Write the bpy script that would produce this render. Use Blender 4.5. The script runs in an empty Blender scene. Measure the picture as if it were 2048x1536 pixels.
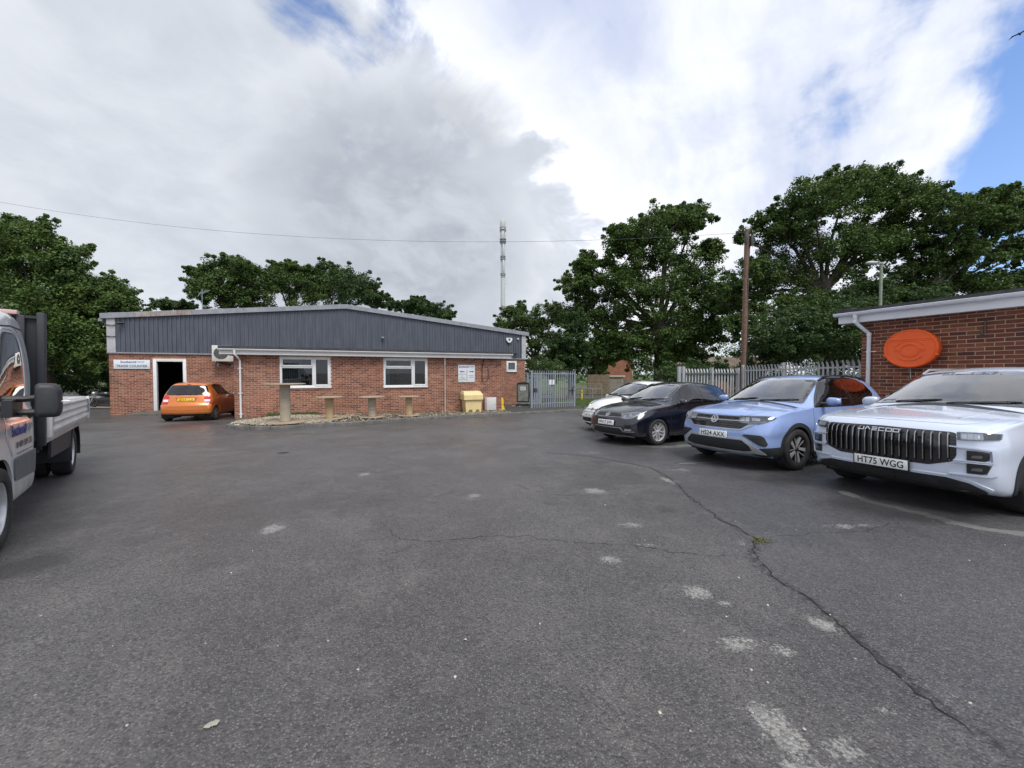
import bpy, bmesh, math, random
import numpy as np
from mathutils import Vector, Matrix, geometry, noise
from mathutils.bvhtree import BVHTree

random.seed(7); RNG = np.random.default_rng(11)
SC = bpy.context.scene
COL = SC.collection
R = math.radians

SLOPE = 0.0285
CAMH = 1.38
cam_d = bpy.data.cameras.new('camera'); cam = bpy.data.objects.new('camera', cam_d); COL.objects.link(cam)
cam.location = (0, 0, CAMH); cam.rotation_euler = (R(90 - 1.6), 0, 0)
cam_d.sensor_width = 36.0; cam_d.lens = 36.0 * 775 / 2048; cam_d.clip_start = 0.05; cam_d.clip_end = 3000
SC.camera = cam
SC.render.resolution_x = 1024; SC.render.resolution_y = 768
SC.view_settings.view_transform = 'Standard'; SC.view_settings.look = 'None'
SC.view_settings.exposure = 0.60; SC.view_settings.gamma = 1.0; SC.view_settings.use_curve_mapping = False
SC.cycles.max_bounces = 8; SC.cycles.transparent_max_bounces = 12

SUN_EL, SUN_AZ = 58, 150
sun_d = bpy.data.lights.new('sun', 'SUN'); sun = bpy.data.objects.new('sun', sun_d); COL.objects.link(sun)
sun_d.energy = 2.0; sun_d.angle = R(30); sun_d.color = (1.0, 0.965, 0.91)
sdir = Vector((math.sin(R(SUN_AZ)) * math.cos(R(SUN_EL)), math.cos(R(SUN_AZ)) * math.cos(R(SUN_EL)), math.sin(R(SUN_EL))))
sun.rotation_euler = (-sdir).to_track_quat('-Z', 'Y').to_euler(); sun.location = sdir * 60

W = bpy.data.worlds.new('World'); SC.world = W; W.use_nodes = True
wt = W.node_tree; wt.nodes.clear()

class NT:
	"""small helper for writing node trees"""
	def __init__(s, nt): s.nt = nt
	def n(s, typ, **kw):
		nd = s.nt.nodes.new(typ)
		for k, v in kw.items(): setattr(nd, k, v)
		return nd
	def put(s, sock, v):
		if v is None: return
		if isinstance(v, bpy.types.NodeSocket): s.nt.links.new(v, sock)
		else:
			if sock.type in ('RGBA',) and not hasattr(v, '__len__'): v = (v, v, v, 1)
			if sock.type in ('RGBA',) and len(v) == 3: v = (*v, 1)
			if sock.type == 'VECTOR' and not hasattr(v, '__len__'): v = (v, v, v)
			sock.default_value = v
	def math(s, op, a, b=None, c=None, clamp=False):
		nd = s.n('ShaderNodeMath', operation=op); nd.use_clamp = clamp
		for i, v in enumerate((a, b, c)):
			if v is not None: s.put(nd.inputs[i], v)
		return nd.outputs[0]
	def vmath(s, op, a, b=None):
		nd = s.n('ShaderNodeVectorMath', operation=op)
		s.put(nd.inputs[0], a)
		if b is not None: s.put(nd.inputs[1], b)
		return nd.outputs['Value'] if op in ('DOT_PRODUCT', 'LENGTH', 'DISTANCE') else nd.outputs[0]
	def scale(s, a, f):
		nd = s.n('ShaderNodeVectorMath', operation='SCALE'); s.put(nd.inputs[0], a); s.put(nd.inputs['Scale'], f); return nd.outputs[0]
	def noise(s, vec, scale=1, detail=4, rough=.5, dist=0, typ='FBM', w=None):
		nd = s.n('ShaderNodeTexNoise', noise_dimensions='3D' if w is None else '4D')
		try: nd.noise_type = typ
		except Exception: pass
		s.put(nd.inputs['Vector'], vec); s.put(nd.inputs['Scale'], scale); s.put(nd.inputs['Detail'], detail)
		s.put(nd.inputs['Roughness'], rough); s.put(nd.inputs['Distortion'], dist)
		if w is not None: s.put(nd.inputs['W'], w)
		return nd.outputs['Fac']
	def vor(s, vec, scale, feature='F1', rnd=1.0):
		nd = s.n('ShaderNodeTexVoronoi', feature=feature); s.put(nd.inputs['Vector'], vec); s.put(nd.inputs['Scale'], scale)
		s.put(nd.inputs['Randomness'], rnd); return nd
	def ramp(s, x, a, b, lo=0.0, hi=1.0, smooth=True):
		nd = s.n('ShaderNodeMapRange'); nd.interpolation_type = 'SMOOTHSTEP' if smooth else 'LINEAR'; nd.clamp = True
		s.put(nd.inputs['Value'], x); s.put(nd.inputs['From Min'], a); s.put(nd.inputs['From Max'], b)
		s.put(nd.inputs['To Min'], lo); s.put(nd.inputs['To Max'], hi); return nd.outputs['Result']
	def mix(s, f, a, b, typ='MIX'):
		nd = s.n('ShaderNodeMix', data_type='RGBA', blend_type=typ); nd.clamp_factor = True
		s.put(nd.inputs[0], f); s.put(nd.inputs[6], a); s.put(nd.inputs[7], b); return nd.outputs[2]
	def sep(s, v):
		nd = s.n('ShaderNodeSeparateXYZ'); s.put(nd.inputs[0], v); return nd.outputs
	def comb(s, x, y, z):
		nd = s.n('ShaderNodeCombineXYZ')
		for i, v in enumerate((x, y, z)): s.put(nd.inputs[i], v)
		return nd.outputs[0]

def build_world():
	t = NT(wt)
	out = t.n('ShaderNodeOutputWorld'); bg = t.n('ShaderNodeBackground'); wt.links.new(bg.outputs[0], out.inputs[0])
	sky = t.n('ShaderNodeTexSky'); sky.sky_type = 'NISHITA'; sky.sun_disc = False
	sky.sun_elevation = R(SUN_EL); sky.sun_rotation = R(SUN_AZ); sky.air_density = 1.0; sky.dust_density = 0.4; sky.ozone_density = 3.0
	tc = t.n('ShaderNodeTexCoord'); d = t.vmath('NORMALIZE', tc.outputs['Generated'])
	x, y, z = t.sep(d)
	k = t.math('DIVIDE', 1.0, t.math('ADD', t.math('MAXIMUM', z, 0.0), 0.55))
	P = t.comb(t.math('MULTIPLY', x, k), t.math('MULTIPLY', y, k), t.math('MULTIPLY', z, .9))
	def blob(v, r0, r1):
		return t.ramp(t.vmath('DOT_PRODUCT', d, tuple(Vector(v).normalized())), math.cos(R(r1)), math.cos(R(r0)))
	q = t.scale(t.comb(t.noise(P, 1.5, 3, .5), t.noise(P, 1.7, 3, .5, w=3.0), t.noise(P, 1.6, 3, .5, w=6.0)), 0.45)
	Pw = t.vmath('ADD', P, q)
	big = t.noise(Pw, 1.1, 3, .5, w=2.0)
	mid = t.noise(Pw, 2.6, 6, .52)
	lump = t.noise(Pw, 5.5, 10, .58, w=5.0)
	rot = t.n('ShaderNodeVectorRotate', rotation_type='Z_AXIS'); t.put(rot.inputs['Vector'], P); rot.inputs['Angle'].default_value = R(-52)
	streak = t.noise(t.vmath('ADD', t.vmath('MULTIPLY', rot.outputs[0], (1.0, 3.4, 1.6)), q), 2.3, 7, .55, w=9.0)
	blue = t.mix(1.0, sky.outputs[0], (0.128, 0.145, 0.175), 'MULTIPLY')
	blue = t.mix(t.ramp(z, .75, .10, .0, .16), blue, (.62, .76, .95))
	gap = blob((2.1, 0.92, .50), 8, 24); gap2 = blob((1.5, 1.0, 1.15), 4, 26); gap3 = blob((-.42, 1.0, .98), 2, 12); gap4 = blob((.62, 1.0, .5), 2, 14)
	n = t.math('ADD', t.math('MULTIPLY', streak, .62), t.math('MULTIPLY', lump, .38))
	cov = t.math('ADD', n, .22)
	for g, a in ((gap, -.41), (gap2, -.11), (gap3, -.15), (gap4, -.02)): cov = t.math('ADD', cov, t.math('MULTIPLY', g, a))
	cov = t.ramp(cov, .44, .60)
	front = t.vmath('DOT_PRODUCT', d, tuple(Vector((1, -.514, .95)).normalized()))
	bil = t.noise(Pw, 11, 8, .55, w=12.0)
	def sw(v, a): return t.math('MULTIPLY', t.math('SUBTRACT', v, .5), a)
	side = t.math('ADD', t.math('ADD', front, sw(mid, .55)), t.math('ADD', sw(lump, .50), sw(bil, .16)))
	grey = t.ramp(side, .02, -.06)
	veil = t.math('MULTIPLY', t.ramp(side, .28, .0), .25)
	edge = t.math('MULTIPLY', t.ramp(side, -.01, .03), t.ramp(side, .26, .03))
	wide = t.math('MAXIMUM', blob((-.30, 1.0, .31), 0, 27), t.math('MULTIPLY', blob((-.16, 1.0, .52), 0, 17), .8))
	core = t.ramp(t.math('ADD', t.math('ADD', wide, sw(mid, 1.5)), t.math('ADD', sw(lump, 1.3), sw(bil, .45))), .42, .95)
	lowdark = t.math('MULTIPLY', t.math('MULTIPLY', t.ramp(x, -.25, -.7), t.ramp(z, .50, .22)), t.ramp(t.math('ADD', t.math('MULTIPLY', mid, .6), t.math('MULTIPLY', big, .4)), .44, .60))
	white = t.mix(t.ramp(t.math('ADD', t.math('MULTIPLY', streak, .62), t.math('MULTIPLY', lump, .38)), .36, .62), (.53, .585, .74), (.82, .845, .90))
	shade_ = t.math('ADD', t.math('MULTIPLY', mid, .5), t.math('MULTIPLY', lump, .5))
	greyc = t.mix(t.ramp(shade_, .33, .67), (.50, .535, .595), (.69, .72, .775))
	cl = t.mix(veil, white, greyc); cl = t.mix(t.math('MULTIPLY', edge, .6), cl, (.93, .94, .96)); cl = t.mix(grey, cl, greyc)
	cl = t.mix(t.math('MULTIPLY', core, .8), cl, t.mix(t.ramp(t.math('ADD', t.math('MULTIPLY', lump, .6), t.math('MULTIPLY', bil, .4)), .36, .64), (.32, .35, .405), (.48, .51, .565)))
	cl = t.mix(t.math('MULTIPLY', lowdark, .35), cl, (.37, .40, .455))
	cl = t.mix(t.ramp(z, .14, .0, 0, .5), cl, (.62, .66, .72))
	wt.links.new(t.mix(cov, blue, cl), bg.inputs[0]); bg.inputs[1].default_value = 0.82
build_world()

MATS = {}
def principled(name):
	m = bpy.data.materials.new(name); m.use_nodes = True; nt = m.node_tree
	b = nt.nodes['Principled BSDF']; return m, NT(nt), b
def M(name, col=None, rough=.6, metal=0.0, var=.12, scale=6.0, bump=0.0, bscale=60.0, coat=0.0, spec=.5, dirt=0.0, dirtcol=(.07, .065, .055), emit=None):
	"""plain procedural material with colour variation, optional grime and fine relief"""
	if name in MATS: return MATS[name]
	m, t, b = principled(name)
	tc = t.n('ShaderNodeTexCoord'); v = tc.outputs['Object']
	n1 = t.noise(v, scale, 5, .6)
	c = t.mix(t.ramp(n1, .25, .75), tuple(k * (1 - var) for k in col), tuple(min(1, k * (1 + var)) for k in col))
	if dirt > 0:
		n2 = t.noise(v, scale * .45, 7, .68, w=4.0)
		c = t.mix(t.math('MULTIPLY', t.ramp(n2, .45, .75), dirt), c, dirtcol)
	t.put(b.inputs['Base Color'], c)
	b.inputs['Metallic'].default_value = metal
	t.put(b.inputs['Roughness'], t.ramp(t.noise(v, scale * 2.3, 4, .6, w=2.0), .2, .8, max(0, rough * .85), min(1, rough * 1.15)))
	b.inputs['Coat Weight'].default_value = coat; b.inputs['Coat Roughness'].default_value = .03
	b.inputs['Specular IOR Level'].default_value = spec
	if bump > 0:
		bp = t.n('ShaderNodeBump'); bp.inputs['Strength'].default_value = min(1, bump); bp.inputs['Distance'].default_value = .01
		t.put(bp.inputs['Height'], t.noise(v, bscale, 4, .6)); t.put(b.inputs['Normal'], bp.outputs[0])
	if emit:
		b.inputs['Emission Color'].default_value = (*emit[0], 1); b.inputs['Emission Strength'].default_value = emit[1]
	MATS[name] = m; return m

def pane_material(name, tint=(.72, .80, .80), boost=1.0, rough=0.0):
	"""thin pane: Fresnel reflection over a tinted see-through sheet"""
	if name in MATS: return MATS[name]
	m = bpy.data.materials.new(name); m.use_nodes = True; nt = m.node_tree; nt.nodes.clear(); t = NT(nt)
	out = t.n('ShaderNodeOutputMaterial'); mx = t.n('ShaderNodeMixShader'); tr = t.n('ShaderNodeBsdfTransparent'); gl = t.n('ShaderNodeBsdfGlossy')
	fr = t.n('ShaderNodeFresnel'); fr.inputs['IOR'].default_value = 1.52
	t.put(tr.inputs[0], tint); gl.inputs['Roughness'].default_value = rough; t.put(gl.inputs[0], (1, 1, 1))
	t.put(mx.inputs[0], t.math('MULTIPLY', fr.outputs[0], 1.75 * boost, clamp=True))
	nt.links.new(tr.outputs[0], mx.inputs[1]); nt.links.new(gl.outputs[0], mx.inputs[2]); nt.links.new(mx.outputs[0], out.inputs[0])
	MATS[name] = m; return m

def tag(o, label=None, cat=None, group=None, kind=None):
	if label: o['label'] = label
	if cat: o['category'] = cat
	if group: o['group'] = group
	if kind: o['kind'] = kind
	return o
def empty(name, loc=(0, 0, 0), rz=0.0, tilt=False, label=None, cat=None, group=None):
	o = bpy.data.objects.new(name, None); COL.objects.link(o); o.empty_display_size = .2
	m = Matrix.Translation(Vector(loc))
	if tilt: m = m @ Matrix.Rotation(-math.atan(SLOPE), 4, 'X')
	o.matrix_world = m @ Matrix.Rotation(rz, 4, 'Z')
	return tag(o, label, cat, group)
def sub(name, parent, loc=(0, 0, 0), rot=(0, 0, 0)):
	o = bpy.data.objects.new(name, None); COL.objects.link(o); o.parent = parent; o.location = loc; o.rotation_euler = rot; o.empty_display_size = .1
	return o
def link_mesh(name, me, mat=None, parent=None, loc=(0, 0, 0), rot=(0, 0, 0)):
	if mat is not None and len(me.materials) == 0:
		for mm in (mat if isinstance(mat, (list, tuple)) else [mat]): me.materials.append(mm)
	o = bpy.data.objects.new(name, me); COL.objects.link(o)
	if parent is not None: o.parent = parent
	o.location = loc; o.rotation_euler = rot
	return o
def shade(me, ang=35):
	if ang is None: return
	me.polygons.foreach_set('use_smooth', np.ones(len(me.polygons), dtype=bool))
	if ang < 180: me.set_sharp_from_angle(angle=R(ang))
def raw_mesh(name, V, F, ang=None):
	me = bpy.data.meshes.new(name); me.from_pydata([tuple(v) for v in V], [], [tuple(f) for f in F]); me.update()
	shade(me, ang); return me
def quad_mesh(name, V, ang=None, mats=None):
	"""V: (n,4,3) array of loose quads"""
	V = np.asarray(V, dtype=np.float32); n = len(V)
	me = bpy.data.meshes.new(name); me.vertices.add(n * 4); me.vertices.foreach_set('co', V.reshape(-1))
	me.loops.add(n * 4); me.loops.foreach_set('vertex_index', np.arange(n * 4, dtype=np.int32))
	me.polygons.add(n); me.polygons.foreach_set('loop_start', np.arange(0, n * 4, 4, dtype=np.int32))
	me.polygons.foreach_set('loop_total', np.full(n, 4, dtype=np.int32)); me.update(calc_edges=True)
	return me

class MB:
	"""collects simple shapes into one mesh"""
	def __init__(s): s.V = []; s.F = []
	def add(s, V, F, mat=None):
		o = len(s.V)
		for v in V: s.V.append(tuple(mat @ Vector(v)) if mat is not None else tuple(v))
		for f in F: s.F.append(tuple(i + o for i in f))
		return s
	def box(s, x0, y0, z0, x1, y1, z1, mat=None, ch=0.0):
		x0, x1 = min(x0, x1), max(x0, x1); y0, y1 = min(y0, y1), max(y0, y1); z0, z1 = min(z0, z1), max(z0, z1)
		if ch <= 0:
			V = [(x0, y0, z0), (x1, y0, z0), (x1, y1, z0), (x0, y1, z0), (x0, y0, z1), (x1, y0, z1), (x1, y1, z1), (x0, y1, z1)]
			F = [(0, 3, 2, 1), (4, 5, 6, 7), (0, 1, 5, 4), (1, 2, 6, 5), (2, 3, 7, 6), (3, 0, 4, 7)]
			return s.add(V, F, mat)
		c = min(ch, (x1 - x0) * .45, (y1 - y0) * .45, (z1 - z0) * .45)
		bm = bmesh.new(); bmesh.ops.create_cube(bm, size=1)
		for v in bm.verts: v.co = Vector(((x0 + x1) / 2 + v.co.x * (x1 - x0), (y0 + y1) / 2 + v.co.y * (y1 - y0), (z0 + z1) / 2 + v.co.z * (z1 - z0)))
		bmesh.ops.bevel(bm, geom=bm.edges[:], offset=c, segments=2, affect='EDGES', profile=.5)
		bm.verts.index_update(); s.add([v.co.copy() for v in bm.verts], [[v.index for v in f.verts] for f in bm.faces], mat); bm.free(); return s
	def prism(s, poly, y0, y1, mat=None, axis='y'):
		"""polygon in (x,z) extruded along y (or (x,y) along z, or (y,z) along x)"""
		n = len(poly); f = {'y': lambda p, t: (p[0], t, p[1]), 'z': lambda p, t: (p[0], p[1], t), 'x': lambda p, t: (t, p[0], p[1])}[axis]
		V = [f(p, y0) for p in poly] + [f(p, y1) for p in poly]
		F = [tuple(range(n)), tuple(range(2 * n - 1, n - 1, -1))] + [((i + 1) % n, i, n + i, n + (i + 1) % n) for i in range(n)]
		return s.add(V, F, mat)
	def tube(s, pts, rad, seg=8, cap=True, mat=None):
		P = [Vector(p) for p in pts]; n = len(P); rads = rad if hasattr(rad, '__len__') else [rad] * n
		V = []; F = []; prev = None
		for i in range(n):
			tg = (P[min(i + 1, n - 1)] - P[max(i - 1, 0)]).normalized()
			if prev is None:
				up = Vector((0, 0, 1)) if abs(tg.z) < .9 else Vector((1, 0, 0)); a = tg.cross(up).normalized()
			else:
				a = (prev - tg * prev.dot(tg)); a = a.normalized() if a.length > 1e-6 else tg.orthogonal().normalized()
			prev = a; b = tg.cross(a)
			for k in range(seg):
				th = 2 * math.pi * k / seg; V.append(P[i] + (a * math.cos(th) + b * math.sin(th)) * rads[i])
		for i in range(n - 1):
			for k in range(seg):
				F.append((i * seg + k, i * seg + (k + 1) % seg, (i + 1) * seg + (k + 1) % seg, (i + 1) * seg + k))
		if cap: F.append(tuple(range(seg))[::-1]); F.append(tuple((n - 1) * seg + k for k in range(seg)))
		return s.add(V, F, mat)
	def cyl(s, p0, p1, r0, r1=None, seg=16, cap=True, mat=None): return s.tube([p0, p1], [r0, r0 if r1 is None else r1], seg, cap, mat)
	def lathe(s, prof, seg=32, mat=None, axis='z', closed=False):
		"""prof: (r, h) pairs, turned round z (or y)"""
		V = []; F = []; n = len(prof)
		for k in range(seg):
			th = 2 * math.pi * k / seg; c, sn = math.cos(th), math.sin(th)
			for r, h in prof: V.append((r * c, r * sn, h) if axis == 'z' else (r * c, h, r * sn))
		for k in range(seg):
			k2 = (k + 1) % seg
			for i in range(n if closed else n - 1):
				j = (i + 1) % n; q = (k * n + i, k2 * n + i, k2 * n + j, k * n + j)
				F.append(q if axis == 'z' else q[::-1])
		return s.add(V, F, mat)
	def sphere(s, c, r, seg=12, rings=8, sc=(1, 1, 1)):
		bm = bmesh.new(); bmesh.ops.create_uvsphere(bm, u_segments=seg, v_segments=rings, radius=r)
		s.add([(c[0] + v.co.x * sc[0], c[1] + v.co.y * sc[1], c[2] + v.co.z * sc[2]) for v in bm.verts], [[v.index for v in f.verts] for f in bm.faces]); bm.free(); return s
	def build(s, name, mat, parent=None, ang=35, loc=(0, 0, 0), rot=(0, 0, 0)):
		me = raw_mesh(name, s.V, s.F, None)
		bm = bmesh.new(); bm.from_mesh(me); bmesh.ops.recalc_face_normals(bm, faces=bm.faces[:]); bm.to_mesh(me); bm.free()
		shade(me, ang)
		return link_mesh(name, me, mat, parent, loc, rot)
	def mesh(s, name, ang=35):
		me = raw_mesh(name, s.V, s.F, None)
		bm = bmesh.new(); bm.from_mesh(me); bmesh.ops.recalc_face_normals(bm, faces=bm.faces[:]); bm.to_mesh(me); bm.free()
		shade(me, ang); return me

def copy_tree(o, parent=None):
	c = o.copy(); COL.objects.link(c)
	if parent is not None: c.parent = parent
	for ch in list(o.children): copy_tree(ch, c)
	return c

_TXT = {}
def text_mesh(s, w=None, h=None, depth=.002, thick=0.0, space=1.0):
	"""lettering in the XZ plane (reads from -y), centred on the origin, fitted to w x h"""
	key = (s, w, h, depth, thick)
	if key in _TXT: return _TXT[key]
	cu = bpy.data.curves.new('lettering', 'FONT'); cu.body = s; cu.align_x = 'CENTER'; cu.size = 1.0; cu.resolution_u = 4; cu.space_character = space; cu.offset = thick
	ob = bpy.data.objects.new('lettering', cu); COL.objects.link(ob)
	dg = bpy.context.evaluated_depsgraph_get(); dg.update()
	me = bpy.data.meshes.new_from_object(ob.evaluated_get(dg), depsgraph=dg)
	bpy.data.objects.remove(ob); bpy.data.curves.remove(cu)
	me.materials.clear()
	n = len(me.vertices); co = np.zeros(n * 3, np.float32); me.vertices.foreach_get('co', co); co = co.reshape(-1, 3)
	mn, mx = co.min(0), co.max(0); sx = (w / (mx[0] - mn[0])) if w else None; sy = (h / (mx[1] - mn[1])) if h else None
	sx = sx or sy; sy = sy or sx
	out = np.zeros_like(co); out[:, 0] = (co[:, 0] - (mn[0] + mx[0]) / 2) * sx; out[:, 2] = (co[:, 1] - (mn[1] + mx[1]) / 2) * sy; out[:, 1] = -depth
	bm = bmesh.new(); bm.from_mesh(me)
	for i, v in enumerate(bm.verts): v.co = Vector(out[i].tolist())
	r = bmesh.ops.extrude_face_region(bm, geom=bm.faces[:])
	for e in r['geom']:
		if isinstance(e, bmesh.types.BMVert): e.co.y = 0
	bmesh.ops.recalc_face_normals(bm, faces=bm.faces[:]); bm.to_mesh(me); bm.free()
	_TXT[key] = me; return me
def text(s, parent, mat, loc, rot=(0, 0, 0), name='lettering', **kw):
	me = text_mesh(s, **kw).copy(); me.materials.clear(); return link_mesh(name, me, mat, parent, loc, rot)

def gz(x, y):
	yy = min(max(y, -40), 40); z = -SLOPE * yy
	if y > 40: z -= SLOPE * 18 * (1 - math.exp(-(y - 40) / 18))
	return z
PIT = R(1.6)
def ray(px, py):
	u = (px - 1024) / 775; v = -(py - 768) / 775
	return u, math.cos(PIT) + v * math.sin(PIT), -math.sin(PIT) + v * math.cos(PIT)
def at(px, py, Y):
	r = ray(px, py); t = Y / r[1]; return Vector((r[0] * t, Y, CAMH + r[2] * t))
def gp(px, py):
	r = ray(px, py); t = CAMH / (-r[2] - SLOPE * r[1]); return Vector((r[0] * t, r[1] * t, CAMH + r[2] * t))

BA = R(22.8)
EX = Vector((math.cos(BA), math.sin(BA), 0)); EY = Vector((-math.sin(BA), math.cos(BA), 0))
def densify(poly, step):
	out = []
	n = len(poly)
	for i in range(n):
		a, b = Vector(poly[i]).to_2d(), Vector(poly[(i + 1) % n]).to_2d(); k = max(1, int(math.ceil((b - a).length / step)))
		for j in range(k): out.append(a + (b - a) * (j / k))
	return out
def pip(p, poly):
	c = False; n = len(poly); x, y = p[0], p[1]
	for i in range(n):
		x1, y1 = poly[i][0], poly[i][1]; x2, y2 = poly[(i + 1) % n][0], poly[(i + 1) % n][1]
		if (y1 > y) != (y2 > y) and x < (x2 - x1) * (y - y1) / (y2 - y1 + 1e-15) + x1: c = not c
	return c
def fill_poly(poly, step, holes=()):
	"""triangulate a 2D outline (with holes) on a regular grid of points"""
	loops = [densify(poly, step)] + [densify(h, step) for h in holes]
	V = []; E = []
	for lp in loops:
		o = len(V); V += lp; E += [(o + i, o + (i + 1) % len(lp)) for i in range(len(lp))]
	xs = [v.x for v in loops[0]]; ys = [v.y for v in loops[0]]
	P0 = [tuple(v) for v in loops[0]]; HL = [[tuple(v) for v in lp] for lp in loops[1:]]
	bnd = np.array([tuple(v) for lp in loops for v in lp])
	x = min(xs) + step * .5
	while x < max(xs):
		y = min(ys) + step * .5
		while y < max(ys):
			if pip((x, y), P0) and not any(pip((x, y), h) for h in HL) and np.min(np.hypot(bnd[:, 0] - x, bnd[:, 1] - y)) > step * .45: V.append(Vector((x, y)))
			y += step
		x += step
	r = geometry.delaunay_2d_cdt(V, E, [], 1 if not holes else 0, 1e-6)
	vo, fo = r[0], r[2]
	keep = []
	for f in fo:
		c = sum((vo[i] for i in f), Vector((0, 0))) / len(f)
		if pip(c, P0) and not any(pip(c, h) for h in HL):
			a, b, d = vo[f[0]], vo[f[1]], vo[f[2]]
			keep.append(tuple(f) if (b - a).cross(d - a) > 0 else tuple(f[::-1]))
	return vo, keep
def inset(poly, d):
	"""offset an outline inwards (positive d) with mitred corners"""
	P = [Vector((p[0], p[1])) for p in poly]; n = len(P)
	area = sum(P[i].x * P[(i + 1) % n].y - P[(i + 1) % n].x * P[i].y for i in range(n)); sg = 1 if area > 0 else -1
	out = []
	for i in range(n):
		a, b, c = P[i - 1], P[i], P[(i + 1) % n]
		d1 = (b - a).normalized(); d2 = (c - b).normalized(); n1 = Vector((-d1.y, d1.x)) * sg; n2 = Vector((-d2.y, d2.x)) * sg
		m = n1 + n2; L = m.length
		if L < 1e-6: out.append(b + n1 * d); continue
		m /= L; k = d / max(.35, m.dot(n1)); out.append(b + m * k)
	return out
def rounded(poly, r, seg=4):
	"""round the corners of an outline"""
	P = [Vector((p[0], p[1])) for p in poly]; n = len(P); out = []
	for i in range(n):
		a, b, c = P[i - 1], P[i], P[(i + 1) % n]; rr = r[i] if hasattr(r, '__len__') else r
		la, lc = (a - b).length, (c - b).length; k = min(rr, la * .48, lc * .48)
		p, q = b + (a - b) / la * k, b + (c - b) / lc * k
		for j in range(seg + 1):
			t = j / seg; out.append(p * (1 - t) ** 2 + b * 2 * t * (1 - t) + q * t * t)
	return out
# ================================================================== GROUND
def resample(pts, step):
	out = [np.array(pts[0], float)]
	for a, b in zip(pts[:-1], pts[1:]):
		a = np.array(a, float); b = np.array(b, float); n = max(1, int(np.linalg.norm(b - a) / step))
		for i in range(1, n + 1): out.append(a + (b - a) * i / n)
	return np.array(out)
def pxline(px): return [gp(*p).xy for p in px]

CRACKS = [([(1080, 905), (1180, 912), (1300, 935), (1345, 960), (1385, 1000), (1450, 1045), (1518, 1078), (1500, 1112), (1540, 1150), (1620, 1200), (1700, 1265), (1800, 1350), (1900, 1430), (2010, 1500)], .0215),
		  ([(1500, 1112), (1430, 1110), (1300, 1095), (1150, 1085), (1040, 1072), (960, 1075), (850, 1085), (800, 1080), (780, 1060), (765, 1045)], .010),
		  ([(850, 1085), (785, 1105), (757, 1120), (766, 1140)], .007),
		  ([(1525, 1078), (1620, 1070), (1690, 1067), (1760, 1055), (1800, 1040)], .008),
		  ([(1020, 965), (1060, 980), (1120, 990), (1190, 993)], .008),
		  ([(1300, 935), (1350, 926), (1400, 920)], .008),
		  ([(100, 1058), (125, 1052), (145, 1048)], .03), ([(0, 1185), (20, 1178)], .03)]
WEAR = [(545, 1057, 32, 15, 1), (730, 948, 22, 5, .9), (950, 993, 32, 10, .8), (1190, 982, 34, 9, 1), (1260, 1050, 38, 9, .8), (1215, 1118, 42, 13, .9), (1395, 1185, 42, 22, 1), (1450, 1207, 24, 12, .9),
		(1480, 1287, 70, 22, 1), (1560, 1300, 40, 20, .9), (1650, 1248, 40, 26, 1), (1690, 1272, 30, 18, .8), (1530, 1430, 60, 55, 1), (1580, 1480, 60, 50, .9), (1770, 1420, 26, 18, .8), (1690, 1500, 60, 40, .9),
		(1620, 1540, 80, 40, .9), (1700, 1052, 90, 9, .8), (1560, 1050, 60, 10, .6), (290, 1060, 18, 5, .8), (380, 1108, 20, 5, .7), (424, 1450, 14, 7, 1), (1340, 962, 24, 11, .9), (1300, 1090, 32, 6, .9),
		(1360, 940, 50, 6, .7), (1130, 912, 60, 5, .6), (1500, 1065, 30, 16, .6), (1480, 1085, 24, 10, .7), (1180, 905, 50, 5, .7), (820, 1170, 40, 10, .2), (900, 1240, 120, 40, .3), (1200, 1400, 90, 60, .35), (1900, 1400, 60, 30, .6),
		(1840, 1370, 40, 18, .7), (1450, 1330, 150, 60, .42), (1600, 1420, 160, 90, .45), (1350, 1250, 120, 40, .3), (1250, 1130, 120, 30, .35), (1550, 1180, 60, 30, .45), (1100, 1000, 160, 30, .3), (1720, 1330, 60, 40, .4), (620, 1000, 120, 25, .3), (1530, 1500, 120, 50, .6), (1750, 1480, 60, 40, .5), (1120, 1480, 150, 50, .3), (1330, 1060, 80, 14, .45), (350, 910, 120, 8, .6), (420, 898, 90, 6, .6), (500, 890, 60, 6, .5), (800, 1390, 15, 8, .5), (1026, 1108, 14, 7, .8), (1460, 1210, 18, 8, .7), (1000, 880, 90, 5, .45), (1130, 875, 60, 5, .5), (870, 875, 60, 4, .5),
		(1250, 880, 70, 6, .55), (1190, 868, 50, 4, .6)]
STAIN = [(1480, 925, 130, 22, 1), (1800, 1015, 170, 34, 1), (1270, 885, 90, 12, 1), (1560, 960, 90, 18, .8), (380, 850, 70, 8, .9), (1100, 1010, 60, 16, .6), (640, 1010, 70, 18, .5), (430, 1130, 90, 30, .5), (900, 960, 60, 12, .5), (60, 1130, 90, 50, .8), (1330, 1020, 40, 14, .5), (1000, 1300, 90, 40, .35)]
PALE = [([(1690, 985), (1740, 1003), (1800, 1017), (1850, 1028), (1900, 1043), (1960, 1056), (2040, 1067), (2100, 1072)], .075), ([(1232, 886), (1262, 890), (1300, 893), (1345, 893), (1392, 889)], .14), ([(1362, 927), (1392, 926), (1440, 924)], .04)]
NEWER = [(1080, 905), (1300, 935), (1385, 1000), (1518, 1078), (1540, 1150), (1700, 1265), (2010, 1500), (2300, 1700), (2600, 1200), (2200, 950), (1700, 870), (1300, 850), (1150, 862)]

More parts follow.
